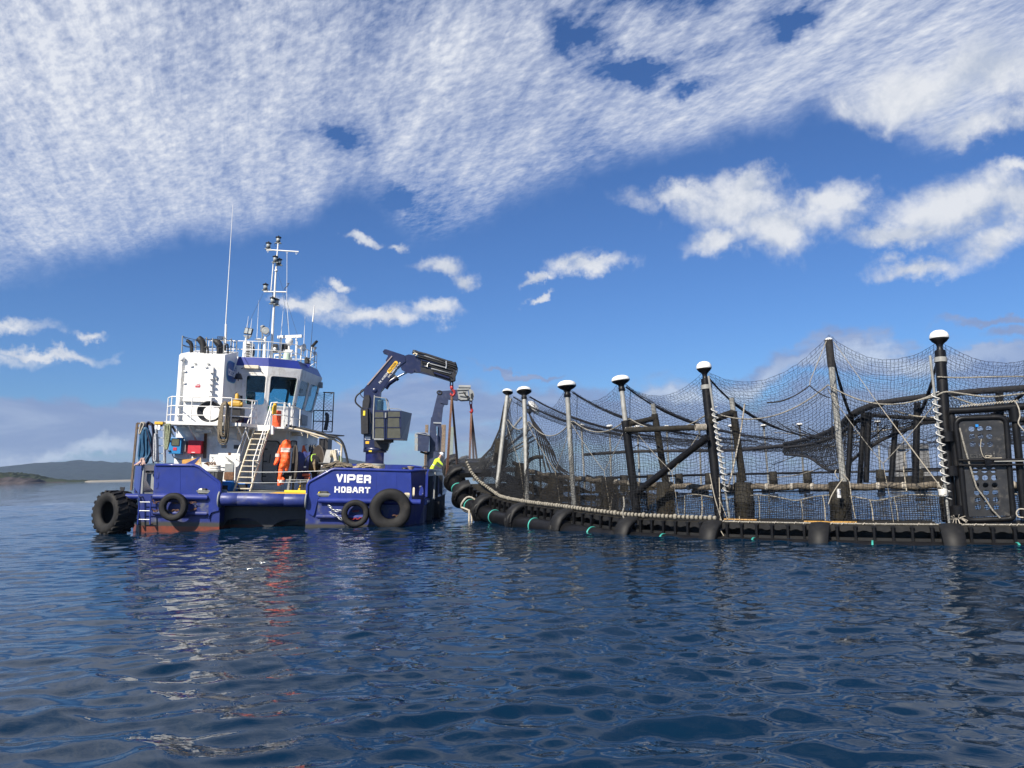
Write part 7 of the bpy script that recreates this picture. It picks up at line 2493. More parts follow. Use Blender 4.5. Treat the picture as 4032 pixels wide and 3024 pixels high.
def walk_module(p0, p1, det):
    n = 6
    top = MB()
    ra = sector(p0, p1, n, lambda a: [ring(a, -.30, WZ - .05), ring(a, -.30, WZ), ring(a, -2.0, WZ), ring(a, -2.0, WZ - .05)])
    top.loft(ra)
    ppart('walkway_panel', top, m_hdpe_w)
    if not det:
        return
    ppart('gap_shade_sheet', MB().loft(sector(p0, p1, n, lambda a: [ring(a, -.62, -.1 + PZ), ring(a, -.62, WZ - .06), ring(a, -.66, WZ - .06), ring(a, -.66, -.1 + PZ)])), m_hdpe)  # added black sheet stands in for the shade behind the beam gaps
    for (z0, z1, d0, d1) in ((WZ - .13, WZ - .02, -.22, -.30), (WZ - .46, WZ - .30, -.20, -.30)):
        mb = MB()
        rs = []
        for i in range(33):
            a = p0 + (p1 - p0) * i / 32
            lo_ = z0 - (.035 if (i % 4) in (0, 1) and z0 < WZ - .2 else 0) - (.03 if (i % 4) in (0, 1) and z0 > WZ - .2 else 0)
            rs.append([ring(a, d0, lo_), ring(a, d0, z1), ring(a, d1, z1), ring(a, d1, lo_)])
        mb.loft(rs)
        ppart('facade_beam', mb, m_boot_p)
    L_ = (ring(p1, -.2) - ring(p0, -.2)).length
    nr_ = max(4, int(round(L_ / .40)))
    for i in range(nr_):
        a = p0 + (p1 - p0) * (i + .5) / nr_
        M = frame_at(a, -.2, 0)
        o = link('facade_rib', RIB, pen)
        o.matrix_local = Matrix.Translation(-PC) @ M


RIB = MB().bbox((-.032, -.06, WZ - .52), (.032, .07, WZ - .02), .012).box((-.05, -.06, WZ - .05), (.05, .075, WZ - .005)).mesh('facade_rib', m_hdpe)
srt = sorted(st_ph)
for i in range(len(srt)):
    p0, p1 = srt[i], srt[(i + 1) % len(srt)] + (360 if i == len(srt) - 1 else 0)
    ctr = (p0 + p1) / 2 % 360
    if 146 < ctr < 196:
        continue            # the lifted stretch: boards taken up
    walk_module(p0 + .55, p1 - .55, 180 < ctr < 262)
# teal bands
teal_me = MB().lathe([(.252, -.022), (.266, -.018), (.266, .018), (.252, .022)], 26, Matrix.Rotation(pi / 2, 4, 'Y')).mesh('teal_band', m_teal)
for x in (1776, 1802, 1850, 1948, 2105, 2330, 2612, 2968, 3434, 4003):
    o = link('teal_band', teal_me, pen)
    o.matrix_local = Matrix.Translation(-PC) @ frame_at(phi_at(x, 0.0))
# white lashing on one bracket, hanging to the water
pl = phi_at(1846, 0)
M = frame_at(pl)
ppart('mooring_lashing', MB().tube([M @ V(.04 * sin(3 * t), cos(t) * .30, sin(t) * .30) for t in [2 * pi * k / 20 for k in range(20)]], .04, 6, closed=True).tube([M @ V(0, .28, -.1), wy(1848, 2010, 29.2), wy(1846, 2070, 29.0)], .04, 6).tube([M @ V(.05, .2, -.2), wy(1856, 2020, 29.2), wy(1858, 2072, 29.0)], .035, 6), m_rope_w)
# beaded rope along the walkway's outer edge
m_bead = mat('dirty_rope_bead', (0.23, 0.21, 0.17), 0.85, var=0.3, vscale=9, bump=.5, dirt=(.13, .11, .085), dirt_amt=.7, dscale=7)
bead_me = MB().lathe([(.03, -.045), (.055, -.035), (.064, 0), (.055, .035), (.03, .045)], 10, Matrix.Rotation(pi / 2, 4, 'Y')).mesh('rope_bead', m_bead)
ph_a, ph_b = phi_at(1832, -.3), st_ph[6]
rp = []
k = 0
aa = ph_a
acc = []
while aa < ph_b:
    lift = .10 + .45 * max(0, (ph_a + 9 - aa) / 9)
    p = ring(aa, -.35, WZ + lift * (1 if aa < ph_a + 9 else 1))
    acc.append(p)
    aa += .40
for i in range(1, len(acc)):
    o = link('rope_bead', bead_me, pen)
    d = (acc[i] - acc[i - 1]).normalized()
    M = axis_mat(acc[i] - PC, d) @ Matrix.Rotation(-pi / 2, 4, 'Y')
    sc = 1.0 if i % 4 else 1.18
    o.matrix_local = M @ Matrix.Diagonal((sc, sc * (1 + .1 * sin(i * 2.3)), sc, 1))
ppart('edge_rope', MB().tube(acc, .042, 6), m_hdpe_w)
acc2 = [ring(a, -.33, WZ + .02) for a in np.arange(ph_b, 300, .7)]
ppart('edge_rope', MB().tube(acc2, .022, 5), m_rope_bw)
mb = MB()
for i, p in enumerate(acc2[:110]):
    if rr.random() < .8:
        q = p + V(rr.uniform(-.05, .05), rr.uniform(-.04, .02), 0)
        mb.tube([q + V(-.03, 0, -.02), q + V(0, -.03, .03), q + V(.04, .02, -.01)], .012, 4)
ppart('edge_lashing', mb, m_rope_w, kind='stuff')
# inner handrail on thick sleeves
lg = [ring(a, -2.0, LOGZ + .03 * sin(a * 1.7)) for a in np.arange(phi_at(2025, -2.0), 275, 1.2)]
ppart('handrail', MB().tube(lg, .088, 10), m_log)
mb = MB()
lg2 = [ring(a, -2.0, LOGZ) for a in np.arange(275, 360 + 138, 2.0)]
ppart('handrail', MB().tube(lg2, .075, 8), m_hdpe)
wrap_me = MB().lathe([(.09, -.045), (.102, -.03), (.102, .03), (.09, .045)], 12, Matrix.Rotation(pi / 2, 4, 'Y')).mesh('rail_lashing', m_rope_w)
for a in np.arange(st_ph[3] + 2, 262, 2.45):
    o = link('rail_lashing', wrap_me, pen)
    o.matrix_local = Matrix.Translation(-PC) @ frame_at(a + rr.uniform(-.5, .5), -2.0, LOGZ)
buck_px = [1910, 2050, 2190, 2400, 2625, 2935, 3318, 3760]
sl_me = MB().lathe([(.26, 0), (.27, .02), (.27, .40), (.285, .42), (.285, .50), (.27, .52), (.265, .98), (.23, 1.02), (.10, 1.03)], 18).mesh('rail_sleeve', m_hdpe_w)
for x in buck_px:
    a = phi_at(x, -2.0)
    o = link('rail_sleeve', sl_me, pen)
    o.matrix_local = Matrix.Translation(-PC) @ frame_at(a, -2.0, WZ - .02)
for a in st_ph[9:]:
    if 140 < a % 360 < 196:
        continue
    o = link('rail_sleeve', sl_me, pen)
    o.matrix_local = Matrix.Translation(-PC) @ frame_at(a, -2.0, WZ - .02)

# nets ----------------------------------------------------------------------
def net(name, P, m, r, wob=0.02, seed=0, edge_u=True, parent=None):
    """P: 2-D list of points; a thread of three-sided section along every row and column"""
    A = np.array([[tuple(q) for q in row] for row in P], float)
    g = np.random.default_rng(seed)
    A = A + g.normal(0, wob, A.shape) * np.array([1, 1, .8])
    A -= np.array(PC)
    vs, fs = [], []
    tri = [(cos(t), sin(t)) for t in (pi / 2, pi / 2 + 2.0944, pi / 2 + 4.18879)]
    base = 0
    for B in (A, A.transpose(1, 0, 2)):
        n, mm, _ = B.shape
        T = np.gradient(B, axis=1)
        T /= np.linalg.norm(T, axis=2, keepdims=True) + 1e-9
        ref = np.array([.31, .47, .83])
        N1 = np.cross(T, ref)
        N1 /= np.linalg.norm(N1, axis=2, keepdims=True) + 1e-9
        N2 = np.cross(T, N1)
        pts = np.stack([B + r * (c * N1 + s * N2) for c, s in tri], axis=2)     # n, mm, 3, 3
        vs.append(pts.reshape(-1, 3))
        idx = base + np.arange(n * mm * 3).reshape(n, mm, 3)
        for k in range(3):
            l = (k + 1) % 3
            q = np.stack([idx[:, :-1, k], idx[:, :-1, l], idx[:, 1:, l], idx[:, 1:, k]], -1)
            fs.append(q.reshape(-1, 4))
        base += n * mm * 3
    co = np.concatenate(vs)
    fa = np.concatenate(fs).astype(np.int32)
    me = bpy.data.meshes.new(name)
    me.vertices.add(len(co))
    me.vertices.foreach_set('co', co.ravel())
    me.loops.add(fa.size)
    me.loops.foreach_set('vertex_index', fa.ravel())
    me.polygons.add(len(fa))
    me.polygons.foreach_set('loop_start', np.arange(len(fa), dtype=np.int32) * 4)
    me.update(calc_edges=True)
    me.materials.append(m)
    return link(name, me, parent or pen, kind='stuff')


tops.sort(key=lambda t: t[0])
tph = [t[0] for t in tops]


def span(ph):
    """indices of the poles either side of ph and the fraction between them"""
    q = ph % 360
    for i in range(len(tops)):
        a, b = tops[i][0], tops[(i + 1) % len(tops)][0]
        if i == len(tops) - 1:
            b += 360
        qq = q if q >= a or i < len(tops) - 1 else q + 360
        if a % 360 <= q < b % 360 or (b > 360 and (q >= a or q < b - 360)):
            qq = q if q >= a else q + 360
            return i, (i + 1) % len(tops), (qq - a) / (b - a)
    return 0, 1, 0.0


def top_line(ph, h, sg):
    """line strung from pole to pole at fraction h of their height, sagging sg in each bay"""
    i, j, f = span(ph)
    A, B_ = tops[i][1], tops[j][1]
    ba, bb = ring(tops[i][0], -1.1, WZ), ring(tops[j][0], -1.1, WZ)
    a, b = ba.lerp(A, h), bb.lerp(B_, h)
    p = a.lerp(b, f)
    wid = (a - b).length
    return p - V(0, 0, 4 * f * (1 - f) * sg * min(1.6, wid / 2.6)), f


PH0, PH1 = tph[0] % 360 if tph[0] > 100 else 190, 262
ph_first = st_ph[2]
# side net: walkway edge up to the strung rope
def side_pt(ph, v, hh=.74, sg=.42, low=None):
    t, f = top_line(ph, hh, sg)
    b = ring(ph, -.45, WZ + (.12 if low is None else low))
    q = b.lerp(t, v)
    # the net bellies a little toward the inside
    a = radians(ph)
    q -= V(cos(a), sin(a), 0) * .35 * sin(pi * v) * (0.6 + .4 * sin(ph * .9))
    q += V(0, 0, .05 * sin(ph * 2.1) * sin(pi * v))
    return q


GATE = phi_at(3745, -.45)
cols = np.arange(st_ph[2] - .2, GATE, .285)
rows = np.linspace(0, 1, 33)
net('side_net', [[side_pt(a, v) for a in cols] for v in rows], m_net, .0052, .010, 1)
net('side_net', [[side_pt(a, v) for a in np.arange(GATE, 262, .315)] for v in np.linspace(.80, 1, 8)], m_net, .0052, .010, 21)
ropes = MB()
ropes.tube([side_pt(a, 1.0) for a in np.arange(st_ph[2] - .2, 262, .5)], .020, 5)
ppart('net_head_rope', ropes, m_rope_bw)
net('side_net', [[side_pt(a, v) + V(.04, .1, 0) for a in np.arange(st_ph[2] - .2, st_ph[5], .17)] for v in np.linspace(0, 1, 46)], m_net, .0045, .008, 31)
# bird net: pole tops down to just under the head rope, then the roof inward
def roof_z(ph, r_in):
    t, f = top_line(ph, 1.03, .55)
    k = math.exp(-r_in / 3.6)
    zc = 2.75
    a = radians(ph)
    z = zc + (t.z - zc) * k - .25 * (1 - k) * (0.5 - 0.5 * cos(2 * pi * f))
    fr = r_in / 17.9
    base = V(t.x, t.y, 0)
    c = V(PC.x, PC.y, 0)
    p = base.lerp(c, fr)
    return V(p.x, p.y, z)


cols2 = np.arange(st_ph[2], 262, .30)
rin = np.concatenate([np.linspace(0, 2.4, 22), np.linspace(2.55, 9, 34)])
net('bird_net', [[roof_z(a, r_) for a in cols2] for r_ in rin], m_net2, .0034, .012, 2)
net('bird_net', [[top_line(a, 1.03 - .33 * v, .55 - .10 * v)[0] for a in cols2] for v in np.linspace(0, 1, 14)], m_net2, .0035, .014, 3)
# far half of the cage, coarser
far_cols = np.arange(262, 360 + 122, 1.0)
net('side_net', [[side_pt(a, v) for a in far_cols] for v in np.linspace(0, 1, 11)], m_net, .010, .02, 4)
net('bird_net', [[roof_z(a, r_) for a in np.arange(262, 360 + 122, 1.2)] for r_ in np.linspace(0, 12, 22)], m_net2, .008, .03, 5)
ppart('net_head_rope', MB().tube([side_pt(a, 1.0) for a in np.arange(262, 360 + 122, 1.)], .03, 5), m_brope)
# supports: dark ropes from the pole tops inward
for i, (ph, t) in enumerate(tops):
    if not (191 < ph % 360 < 300):
        continue
    pts = [roof_z(ph + .01, r_) - V(0, 0, .06) for r_ in np.linspace(.25, 9.5, 16)]
    ppart('support_rope', MB().tube(pts, [.028 + .02 * (1 if 2 < k < 9 else 0) for k in range(16)], 6), m_brope)
    a = radians(ph)
    q = t - V(cos(a), sin(a), 0) * .45 - V(0, 0, .15)
    ppart('drop_line', MB().tube([q, q - V(.15, 0, 2.6)], .012, 4), m_brope)
# bridles: pale cords slung from pole to mid bay, each with a tail
for i in range(len(st_ph[:9]) - 1):
    if i < 2:
        continue
    for (h0, h1) in ((.70, .42),):
        a0, a1 = st_ph[i], st_ph[i + 1]
        p0 = side_pt(a0, .96)
        p1 = side_pt(a1, .96)
        md = side_pt((a0 + a1) / 2, .48) - V(0, 0, 0)
        off = V(cos(radians(a0)), sin(radians(a0)), 0) * .06
        if i == 6:
            continue
        ppart('bridle_cord', MB().tube(sag(p0 + off, md + off, .06, 8), .010, 5).tube(sag(md + off, p1 + off, .06, 8), .010, 5), m_rope_bw)
        ppart('bridle_tail', MB().tube([md + off, md + off + V(.1, 0, -.8), md + off + V(.16, 0, -1.5)], .009, 4), m_line)
# inner fish net below the handrail
def inner_pt(ph, v):
    sc_ = abs(sin(radians((ph - st_ph[5]) * 27)))
    top = ring(ph, -1.9, LOGZ - .22 - .16 * (1 - sc_))
    b = ring(ph, -1.75, WZ - .02)
    return b.lerp(top, v)


net('fish_net', [[inner_pt(a, v) for a in np.arange(st_ph[4], 262, .20)] for v in np.linspace(0, 1, 14)], m_net, .0095, .006, 6)
dens = np.arange(phi_at(2090, -1.9), st_ph[5] + 1.5, .11)
m_weed = mat('weedy_net_twine', (0.050, 0.042, 0.030), 0.9, var=0.4, spec=0.1)
net('fish_net', [[ring(a, -1.8 + .1 * sin(a * 3), WZ + v * (LOGZ - WZ - .05)) for a in dens] for v in np.linspace(0, 1, 24)], m_weed, .0085, .006, 7)
ppart('net_head_rope', MB().tube([inner_pt(a, 1.0) for a in np.arange(st_ph[4], 262, .4)], .018, 5), m_rope_bw)
for i, a in enumerate(np.arange(st_ph[4] + 1, 258, 1.9)):
    t = inner_pt(a, 1.0)
    if i % 3 != 1:
        ppart('down_rope', MB().tube([t + V(0, -.03, .0), inner_pt(a + .1, .5) + V(.01, -.03, 0), inner_pt(a + .15, .02) + V(0, -.03, 0)], .016, 5), m_rope_bw if i % 2 else m_line)
# frames of black pipe between the fourth and sixth poles
def P_(px, py, Y):
    return wy(px, py, Y)


fr_ = bpy.data.objects.new('pipe_frame', None)
COL.objects.link(fr_)
fr_.parent = pen
Y4 = ring(phi_at(2510, -1.1), -1.1).y
Y5 = ring(phi_at(2837, -1.1), -1.1).y
Yi4 = ring(phi_at(2625, -2.0), -2.0).y
Yi5 = ring(phi_at(2935, -2.0), -2.0).y
ppart('cross_tube', MB().tube([P_(2463, 1694, Y4), P_(2783, 1682, Y5)], .085, 10), m_hdpe_w, fr_)
ppart('cross_tube', MB().tube([P_(2478, 1670, Y4), P_(2575, 1648, Yi4)], .085, 10), m_hdpe_w, fr_)
ppart('cross_tube', MB().tube([P_(2800, 1655, Y5), P_(2885, 1625, Yi5)], .10, 10), m_hdpe_w, fr_)
ppart('brace_tube', MB().tube([P_(2500, 1945, Y4 - .1), P_(2785, 1722, Y5 - .1)], .10, 10), m_hdpe, fr_)
for (x0, y0, x1, y1, x2, y2, Yq) in ((2622, 1905, 2577, 1630, 2570, 1590, Yi4), (2925, 1895, 2887, 1620, 2880, 1566, Yi5)):
    ppart('inner_post', MB().tube([P_(x0, y0, Yq), P_(x1, y1, Yq)], .105, 10), m_hdpe_w, fr_)
    ppart('inner_post_tip', MB().tube([P_(x1, y1, Yq), P_(x2, y2, Yq)], .075, 10), m_pole, fr_)
for (p, q, n) in ((P_(2463, 1694, Y4), P_(2515, 1692, Y4), 9), (P_(2740, 1683, Y5), P_(2783, 1682, Y5), 9)):
    wr = MB()
    for k in range(n):
        c = p.lerp(q, k / n)
        wr.tube([c + V(0, .092 * cos(t), .092 * sin(t)) for t in [2 * pi * j / 8 for j in range(8)]], .012, 4, closed=True)
    ppart('lashing_wraps', wr, m_rope_w, fr_, kind='stuff')
# thin grey poles wound with white spiral line
def spiral_pole(name, a, b, turns, t0, t1, r):
    o = bpy.data.objects.new(name, None)
    COL.objects.link(o)
    o.parent = pen
    ppart('pole', MB().tube([a, b], .032, 7), m_pole, o)
    d = (b - a)
    pts = []
    n = int(turns * 12)
    for i in range(n):
        t = t0 + (t1 - t0) * (i / n) ** 1.0
        an = 2 * pi * i / 12
        pts.append(a + d * t + V(cos(an) * r + r * .3, sin(an) * r, .02 * sin(an)))
    ppart('spiral_line', MB().tube(pts, .013, 5), m_whitecoil, o)
    return o


spiral_pole('spiral_wound_pole', P_(2790, 1480, Y5 - .15), P_(2872, 2040, Y5 - .15), 15, .22, .82, .085)
Y7 = ring(phi_at(3752, -1.1), -1.1).y
spiral_pole('spiral_wound_pole', P_(3662, 1400, Y7 - .2), P_(3738, 2062, Y7 - .2), 14, .22, .86, .085)
mb = MB()
c0 = P_(3713, 1940, Y7 - .2)
for k in range(7):
    z = c0.z + (k - 3) * .022
    mb.tube([V(c0.x + .09 * cos(t), c0.y + .09 * sin(t), z) for t in [2 * pi * j / 10 for j in range(10)]], .022, 5, closed=True)
ppart('line_bundle', mb, m_whitecoil)
# cords that hold the bundle and the tall middle pole
Y6 = ring(phi_at(3320, -1.1), -1.1).y
ppart('guy_cord', MB().tube([P_(3282, 1345, Y6), P_(3440, 1565, Y6 - .6), P_(3725, 1945, Y7 - .3)], .0085, 5).tube([P_(3440, 1565, Y6 - .6), P_(3580, 1755, Y6 - 1.0), P_(3716, 1935, Y7 - .28)], .0085, 5), m_line)
ppart('guy_cord', MB().tube([P_(3254, 1342, Y6), P_(3190, 1500, Y6), P_(3188, 1518, Y6)], .010, 5), m_line)
ppart('net_pick_up', MB().tube(sag(P_(3188, 1518, Y6), P_(3020, 1585, Y6 + .3), .12, 8), .018, 5).tube(sag(P_(3188, 1518, Y6), P_(3268, 1566, Y6), .05, 8), .014, 5), m_brope)
ppart('tail_cord', MB().tube([P_(3562, 1785, Y7 + 1), P_(3558, 1850, Y7 + 1), P_(3570, 1935, Y7 + .8)], .016, 5).tube([P_(3562, 1785, Y7 + 1), P_(3580, 1772, Y7 + .8)], .014, 5), m_line)
ppart('tail_cord', MB().tube(smooth_path([P_(3320, 1885, Y6 - .2), P_(3300, 1910, Y6 - .2), P_(3275, 1950, Y6 - .3), P_(3262, 1985, Y6 - .3)], 4), .013, 5).tube(smooth_path([P_(3322, 1870, Y6 - .2), P_(3345, 1900, Y6 - .2), P_(3352, 1960, Y6 - .3), P_(3368, 2040, Y6 - .3)], 4), .015, 5).tube(smooth_path([P_(3292, 1850, Y6 - .2), P_(3288, 1865, Y6 - .2), P_(3300, 1885, Y6 - .2)], 4), .013, 5), m_line)
ppart('twisted_rope', MB().tube(smooth_path([P_(2932, 1590, Y5 + .5), P_(2918, 1690, Y5 + .4), P_(2898, 1790, Y5 + .3), P_(2880, 1870, Y5 + .2), P_(2868, 1920, Y5)], 5), .022, 6), m_rope_w)
ppart('tie_cord', MB().tube(smooth_path([P_(2795, 1865, Y5 - .3), P_(2812, 1950, Y5 - .4), P_(2832, 2020, Y5 - .5), P_(2850, 2080, Y5 - .9)], 4), .014, 5).tube([P_(2832, 1880, Y5 - .2), P_(2834, 1960, Y5 - .3), P_(2836, 2050, Y5 - .5)], .014, 5).tube([P_(2830, 1960, Y5 - .3), P_(2865, 2045, Y5 - .5)], .012, 5).tube(smooth_path([P_(2820, 2060, Y5 - .8), P_(2835, 2085, Y5 - 1.), P_(2850, 2110, Y5 - 1.1)], 3), .012, 5), m_line)
for (xs, Yq) in (([(2455, 1955), (2458, 1990), (2452, 2020), (2460, 2050), (2478, 2090)], Y4 - .9),):
    ppart('twisted_rope', MB().tube(smooth_path([P_(x, y, Yq) for x, y in xs], 4), .025, 6), m_rope_bw)
for (x0, y0, x1, y1, Yq) in ((3200, 1700, 3100, 1300, 0),):
    pass
# long pale lines inside the pen
for pts in ([(3050, 1703, 44), (3195, 1714, 36), (3300, 1712, 30), (3420, 1702, 27), (3560, 1682, 26)], [(3060, 1880, 38), (3150, 1868, 33), (3290, 1825, 28), (3345, 1810, 27)], [(3040, 1830, 40), (3200, 1775, 32), (3390, 1737, 27)], [(3520, 1616, 24), (3600, 1638, 22.5), (3720, 1645, 22)]):
    ppart('pale_line', MB().tube(smooth_path([P_(*q) for q in pts], 5), .022, 5), m_line)
# dark net bag and pipe frame behind the gate
def edge(pts, k=6):
    return smooth_path([P_(*q) for q in pts], k)


top_e = [(3090, 1748, 36), (3200, 1722, 31), (3300, 1680, 27), (3345, 1640, 25), (3400, 1610, 24), (3480, 1585, 23), (3640, 1562, 22), (3800, 1545, 21), (4000, 1530, 20), (4300, 1510, 19)]
mid_e = [(3090, 1762, 36), (3200, 1748, 31), (3300, 1712, 27), (3345, 1680, 25.3), (3413, 1640, 24.6), (3480, 1638, 24), (3640, 1648, 23.5), (3800, 1652, 23), (4000, 1650, 22), (4300, 1650, 21)]
low_e = [(3090, 1790, 36), (3180, 1800, 31), (3260, 1850, 27.5), (3320, 1842, 25.8), (3370, 1800, 25), (3440, 1752, 24.4), (3500, 1720, 24), (3600, 1682, 23.6), (3700, 1662, 23.3), (4300, 1656, 21)]
et, em, el_ = edge(top_e, 12), edge(mid_e, 12), edge(low_e, 12)
ppart('bag_rim', MB().tube(et, [.11 if 20 < i < 60 else .085 for i in range(len(et))], 8), m_brope)
ppart('bag_rim', MB().tube(em, .065, 7), m_brope)
ppart('bag_rim', MB().tube(el_, .05, 7), m_brope)


def resamp(e, n):
    A = np.array([tuple(p) for p in e])
    s = np.concatenate([[0], np.cumsum(np.linalg.norm(np.diff(A, axis=0), axis=1))])
    t = np.linspace(0, s[-1], n)
    return [V(*(np.interp(q, s, A[:, k]) for k in range(3))) for q in t]


E1, E2, E3 = resamp(et, 230), resamp(em, 230), resamp(el_, 230)
net('net_bag', [[a.lerp(b, v) for a, b in zip(E1, E2)] for v in np.linspace(0, 1, 12)], m_net, .009, .012, 8)
net('net_bag', [[a.lerp(b, v) + V(0, .3 * sin(pi * v), 0) for a, b in zip(E2, E3)] for v in np.linspace(0, 1, 16)], m_net, .009, .012, 9)
for (x0, y0, x1, y1, Yq, r_) in ((3352, 1640, 3338, 1895, 25.0, .085), (3402, 1625, 3385, 1905, 24.6, .085), (3422, 1625, 3410, 1900, 24.2, .085), (3528, 1655, 3508, 1905, 24.0, .085), (3612, 1585, 3604, 1905, 22.6, .095), (3935, 1545, 3945, 1900, 21.0, .10)):
    ppart('bag_post', MB().tube([P_(x0, y0, Yq), P_(x1, y1, Yq)], r_, 9), m_hdpe)
ppart('bag_tail', MB().tube(edge([(2300, 1790, 50), (2500, 1778, 50), (2700, 1775, 48), (2900, 1772, 44), (3090, 1755, 36)]), .10, 6), m_brope)
for i in range(6):
    x = 3060 + i * 60
    ppart('loose_twine', MB().tube(edge([(x, 1660 + 12 * i, 34 - i), (x + 60, 1700 + 6 * i, 32 - i), (x + 130, 1735 - 12 * i, 29 - i)], 4), .02, 4), m_brope)
# gate with perforated door ---------------------------------------------------
gate = bpy.data.objects.new('walkway_gate', None)
COL.objects.link(gate)
gate.parent = pen
ga, gb = ring(phi_at(3752, -1.0), -1.0, 0), ring(phi_at(3752, -1.0) + 4.2, -1.0, 0)


def gp_(px, py, off=0.0):
    """point on the gate's upright plane"""
    d = (gb - ga)
    d.z = 0
    n = V(d.y, -d.x, 0).normalized()
    o = ga + n * off
    r_ = px_dir(px, py)
    t = (o - Vector(CV)).dot(n) / Vector(r_).dot(n)
    return Vector(CV) + Vector(r_) * t


ppart('frame_pipe', MB().tube([gp_(3735, 1618), gp_(3790, 1617), gp_(3900, 1609), gp_(3985, 1603), gp_(4060, 1598)], .085, 12), m_hdpe, gate)
ppart('frame_pipe', MB().tube([gp_(3992, 1604), gp_(3998, 1660)], .12, 12), m_hdpe, gate)
ppart('frame_pipe', MB().tube([gp_(3998, 1655, -.02), gp_(4012, 1800, -.02), gp_(4035, 2045, -.02)], .085, 12), m_hdpe, gate)
ppart('frame_pipe', MB().tube([gp_(3745, 1625, -.05), gp_(3790, 2050, -.05)], .075, 12), m_hdpe, gate)
for y in (1700, 1835, 1990):
    ppart('hinge_sleeve', MB().tube([gp_(3727 + (y - 1700) * .13, y), gp_(3732 + (y - 1700) * .13, y + 38)], .15, 12), m_hdpe, gate)
lp = [(3765, 1690), (3768, 1660), (3785, 1648), (3830, 1646), (3900, 1643), (3940, 1644), (3958, 1658), (3964, 1690), (3975, 1850), (3988, 2010), (3988, 2032), (3975, 2042), (3900, 2046), (3830, 2048), (3808, 2040), (3800, 2010), (3785, 1850)]
ppart('door_frame', MB().tube(smooth_path([gp_(x, y, .06) for x, y in lp], 3, True), .065, 10, closed=True), m_hdpe, gate)
g00, g10, g01 = gp_(3785, 2035, .06), gp_(3982, 2030, .06), gp_(3765, 1655, .06)
ex, ez = (g10 - g00), (g01 - g00)
WD, HT = ex.length, ez.length
holes = []
for (hx, hy, r_) in [(3825 + i * 34 + j * 2.5, 1689 + j * 30 - i * .6, .064) for i in range(3) for j in range(3)] + [(3840 + i * 36 + j * 2.2, 1852 + j * 29, .062) for i in range(3) for j in range(6)] + [(3783, 1665, .05)]:
    q = gp_(hx, hy, .06) - g00
    # solve in the (slightly sheared) basis of the door
    a11, a12, a22 = ex.dot(ex), ex.dot(ez), ez.dot(ez)
    b1, b2_ = q.dot(ex), q.dot(ez)
    det = a11 * a22 - a12 * a12
    u, v = (b1 * a22 - b2_ * a12) / det, (a11 * b2_ - a12 * b1) / det
    if .04 < u < .96 and .03 < v < .97:
        holes.append([(u * WD + r_ * cos(t), v * HT + r_ * sin(t)) for t in [2 * pi * k / 14 for k in range(14)]])
vs, fs = plate([(0, 0), (WD, 0), (WD, HT), (0, HT)], holes, .018)
n_ = ex.cross(ez).normalized()
dm = mat('scratched_black_panel', (0.018, 0.018, 0.019), 0.42, var=0.3, vscale=5, dirt=(0.12, 0.11, 0.095), dirt_amt=0.5, dscale=7, bump=.2)
door = ppart('door_panel', MB().add([g00 + ex * (p.x / WD) + ez * (p.z / HT) + n_ * p.y for p in vs], fs), dm, gate)
wt, wf = text_mesh('tassal', .20, .004, 1.25)
c = gp_(3868, 1792, .085)
ppart('worn_lettering', MB().add([c + ex.normalized() * p.x + ez.normalized() * p.z - n_ * (.0 if n_.y > 0 else -.0) for p in wt], wf), mat('worn_white_print', (.10, .10, .10), .6, var=.2, dirt=(.45, .45, .43), dirt_amt=.9, dscale=14), gate)
for y0 in (1812, 1832):
    ppart('latch_bar', MB().tube([gp_(3775, y0, .15), gp_(3880, y0 - 1, .15), gp_(4060, y0 - 3, .15)], .028, 8), m_hdpe, gate)
ppart('latch_block', MB().bbox(tuple(gp_(3878, 1835, .2)), tuple(gp_(3916, 1806, .14)), .01), m_hdpe, gate)
ppart('latch_bar', MB().tube([gp_(3915, 1817, .2), gp_(4060, 1815, .2)], .014, 6), m_pole, gate)
ppart('blue_tag', MB().box(tuple(gp_(3841, 1681, .10)), tuple(gp_(3852, 1671, .09))), mat('blue_tag', (.02, .25, .75), .5), gate)
ppart('door_rope', MB().tube([gp_(x, y, .14) for x, y in ((3779, 1685), (3798, 1760), (3822, 1845), (3845, 1920), (3880, 1965), (3905, 2005), (3938, 2040))], .022, 6), m_rope_bw, gate)
ppart('door_cord', MB().tube(smooth_path([gp_(x, y, .12) for x, y in ((3864, 1728), (3861, 1760), (3868, 1790), (3880, 1803), (3900, 1798), (3905, 1795), (3882, 1794), (3890, 1803), (3945, 1803))], 4), .010, 5), m_line, gate)
mb = MB()
for k in range(20):
    p = gp_(3788 + k * 11.2, 1600 - k * 1.05, 0)
    mb.tube([p + V(-.05, 0, -.02), p + V(0, -.03, .03), p + V(.06, .01, -.03)], .012, 4)
ppart('rail_lashing', mb, m_rope_w, gate, kind='stuff')
ppart('side_tie', MB().tube(smooth_path([gp_(3998, 1580, .1), gp_(4012, 1610, .12), gp_(4016, 1640, .12), (gp_(4010, 1668, .12)), gp_(4035, 1700, .1)], 4), .016, 5), m_rope_w, gate)
ppart('white_rope_loop', MB().tube(smooth_path([gp_(4035, 2005, .3), gp_(4012, 2005, .3), gp_(4002, 2020, .3), gp_(4010, 2035, .3), gp_(4030, 2038, .3)], 4), .016, 6), m_rope_w, gate)
# near head rope over the gate and net above it
for (pts, r_) in (([(3600, 1580), (3680, 1560), (3725, 1543), (3800, 1552), (3880, 1562), (3960, 1558), (4060, 1545)], .022), ([(3690, 1484), (3780, 1487), (3900, 1484), (4060, 1482)], .018)):
    ppart('head_rope', MB().tube(smooth_path([gp_(x, y, -.25) for x, y in pts], 4), r_, 6), m_rope_bw)
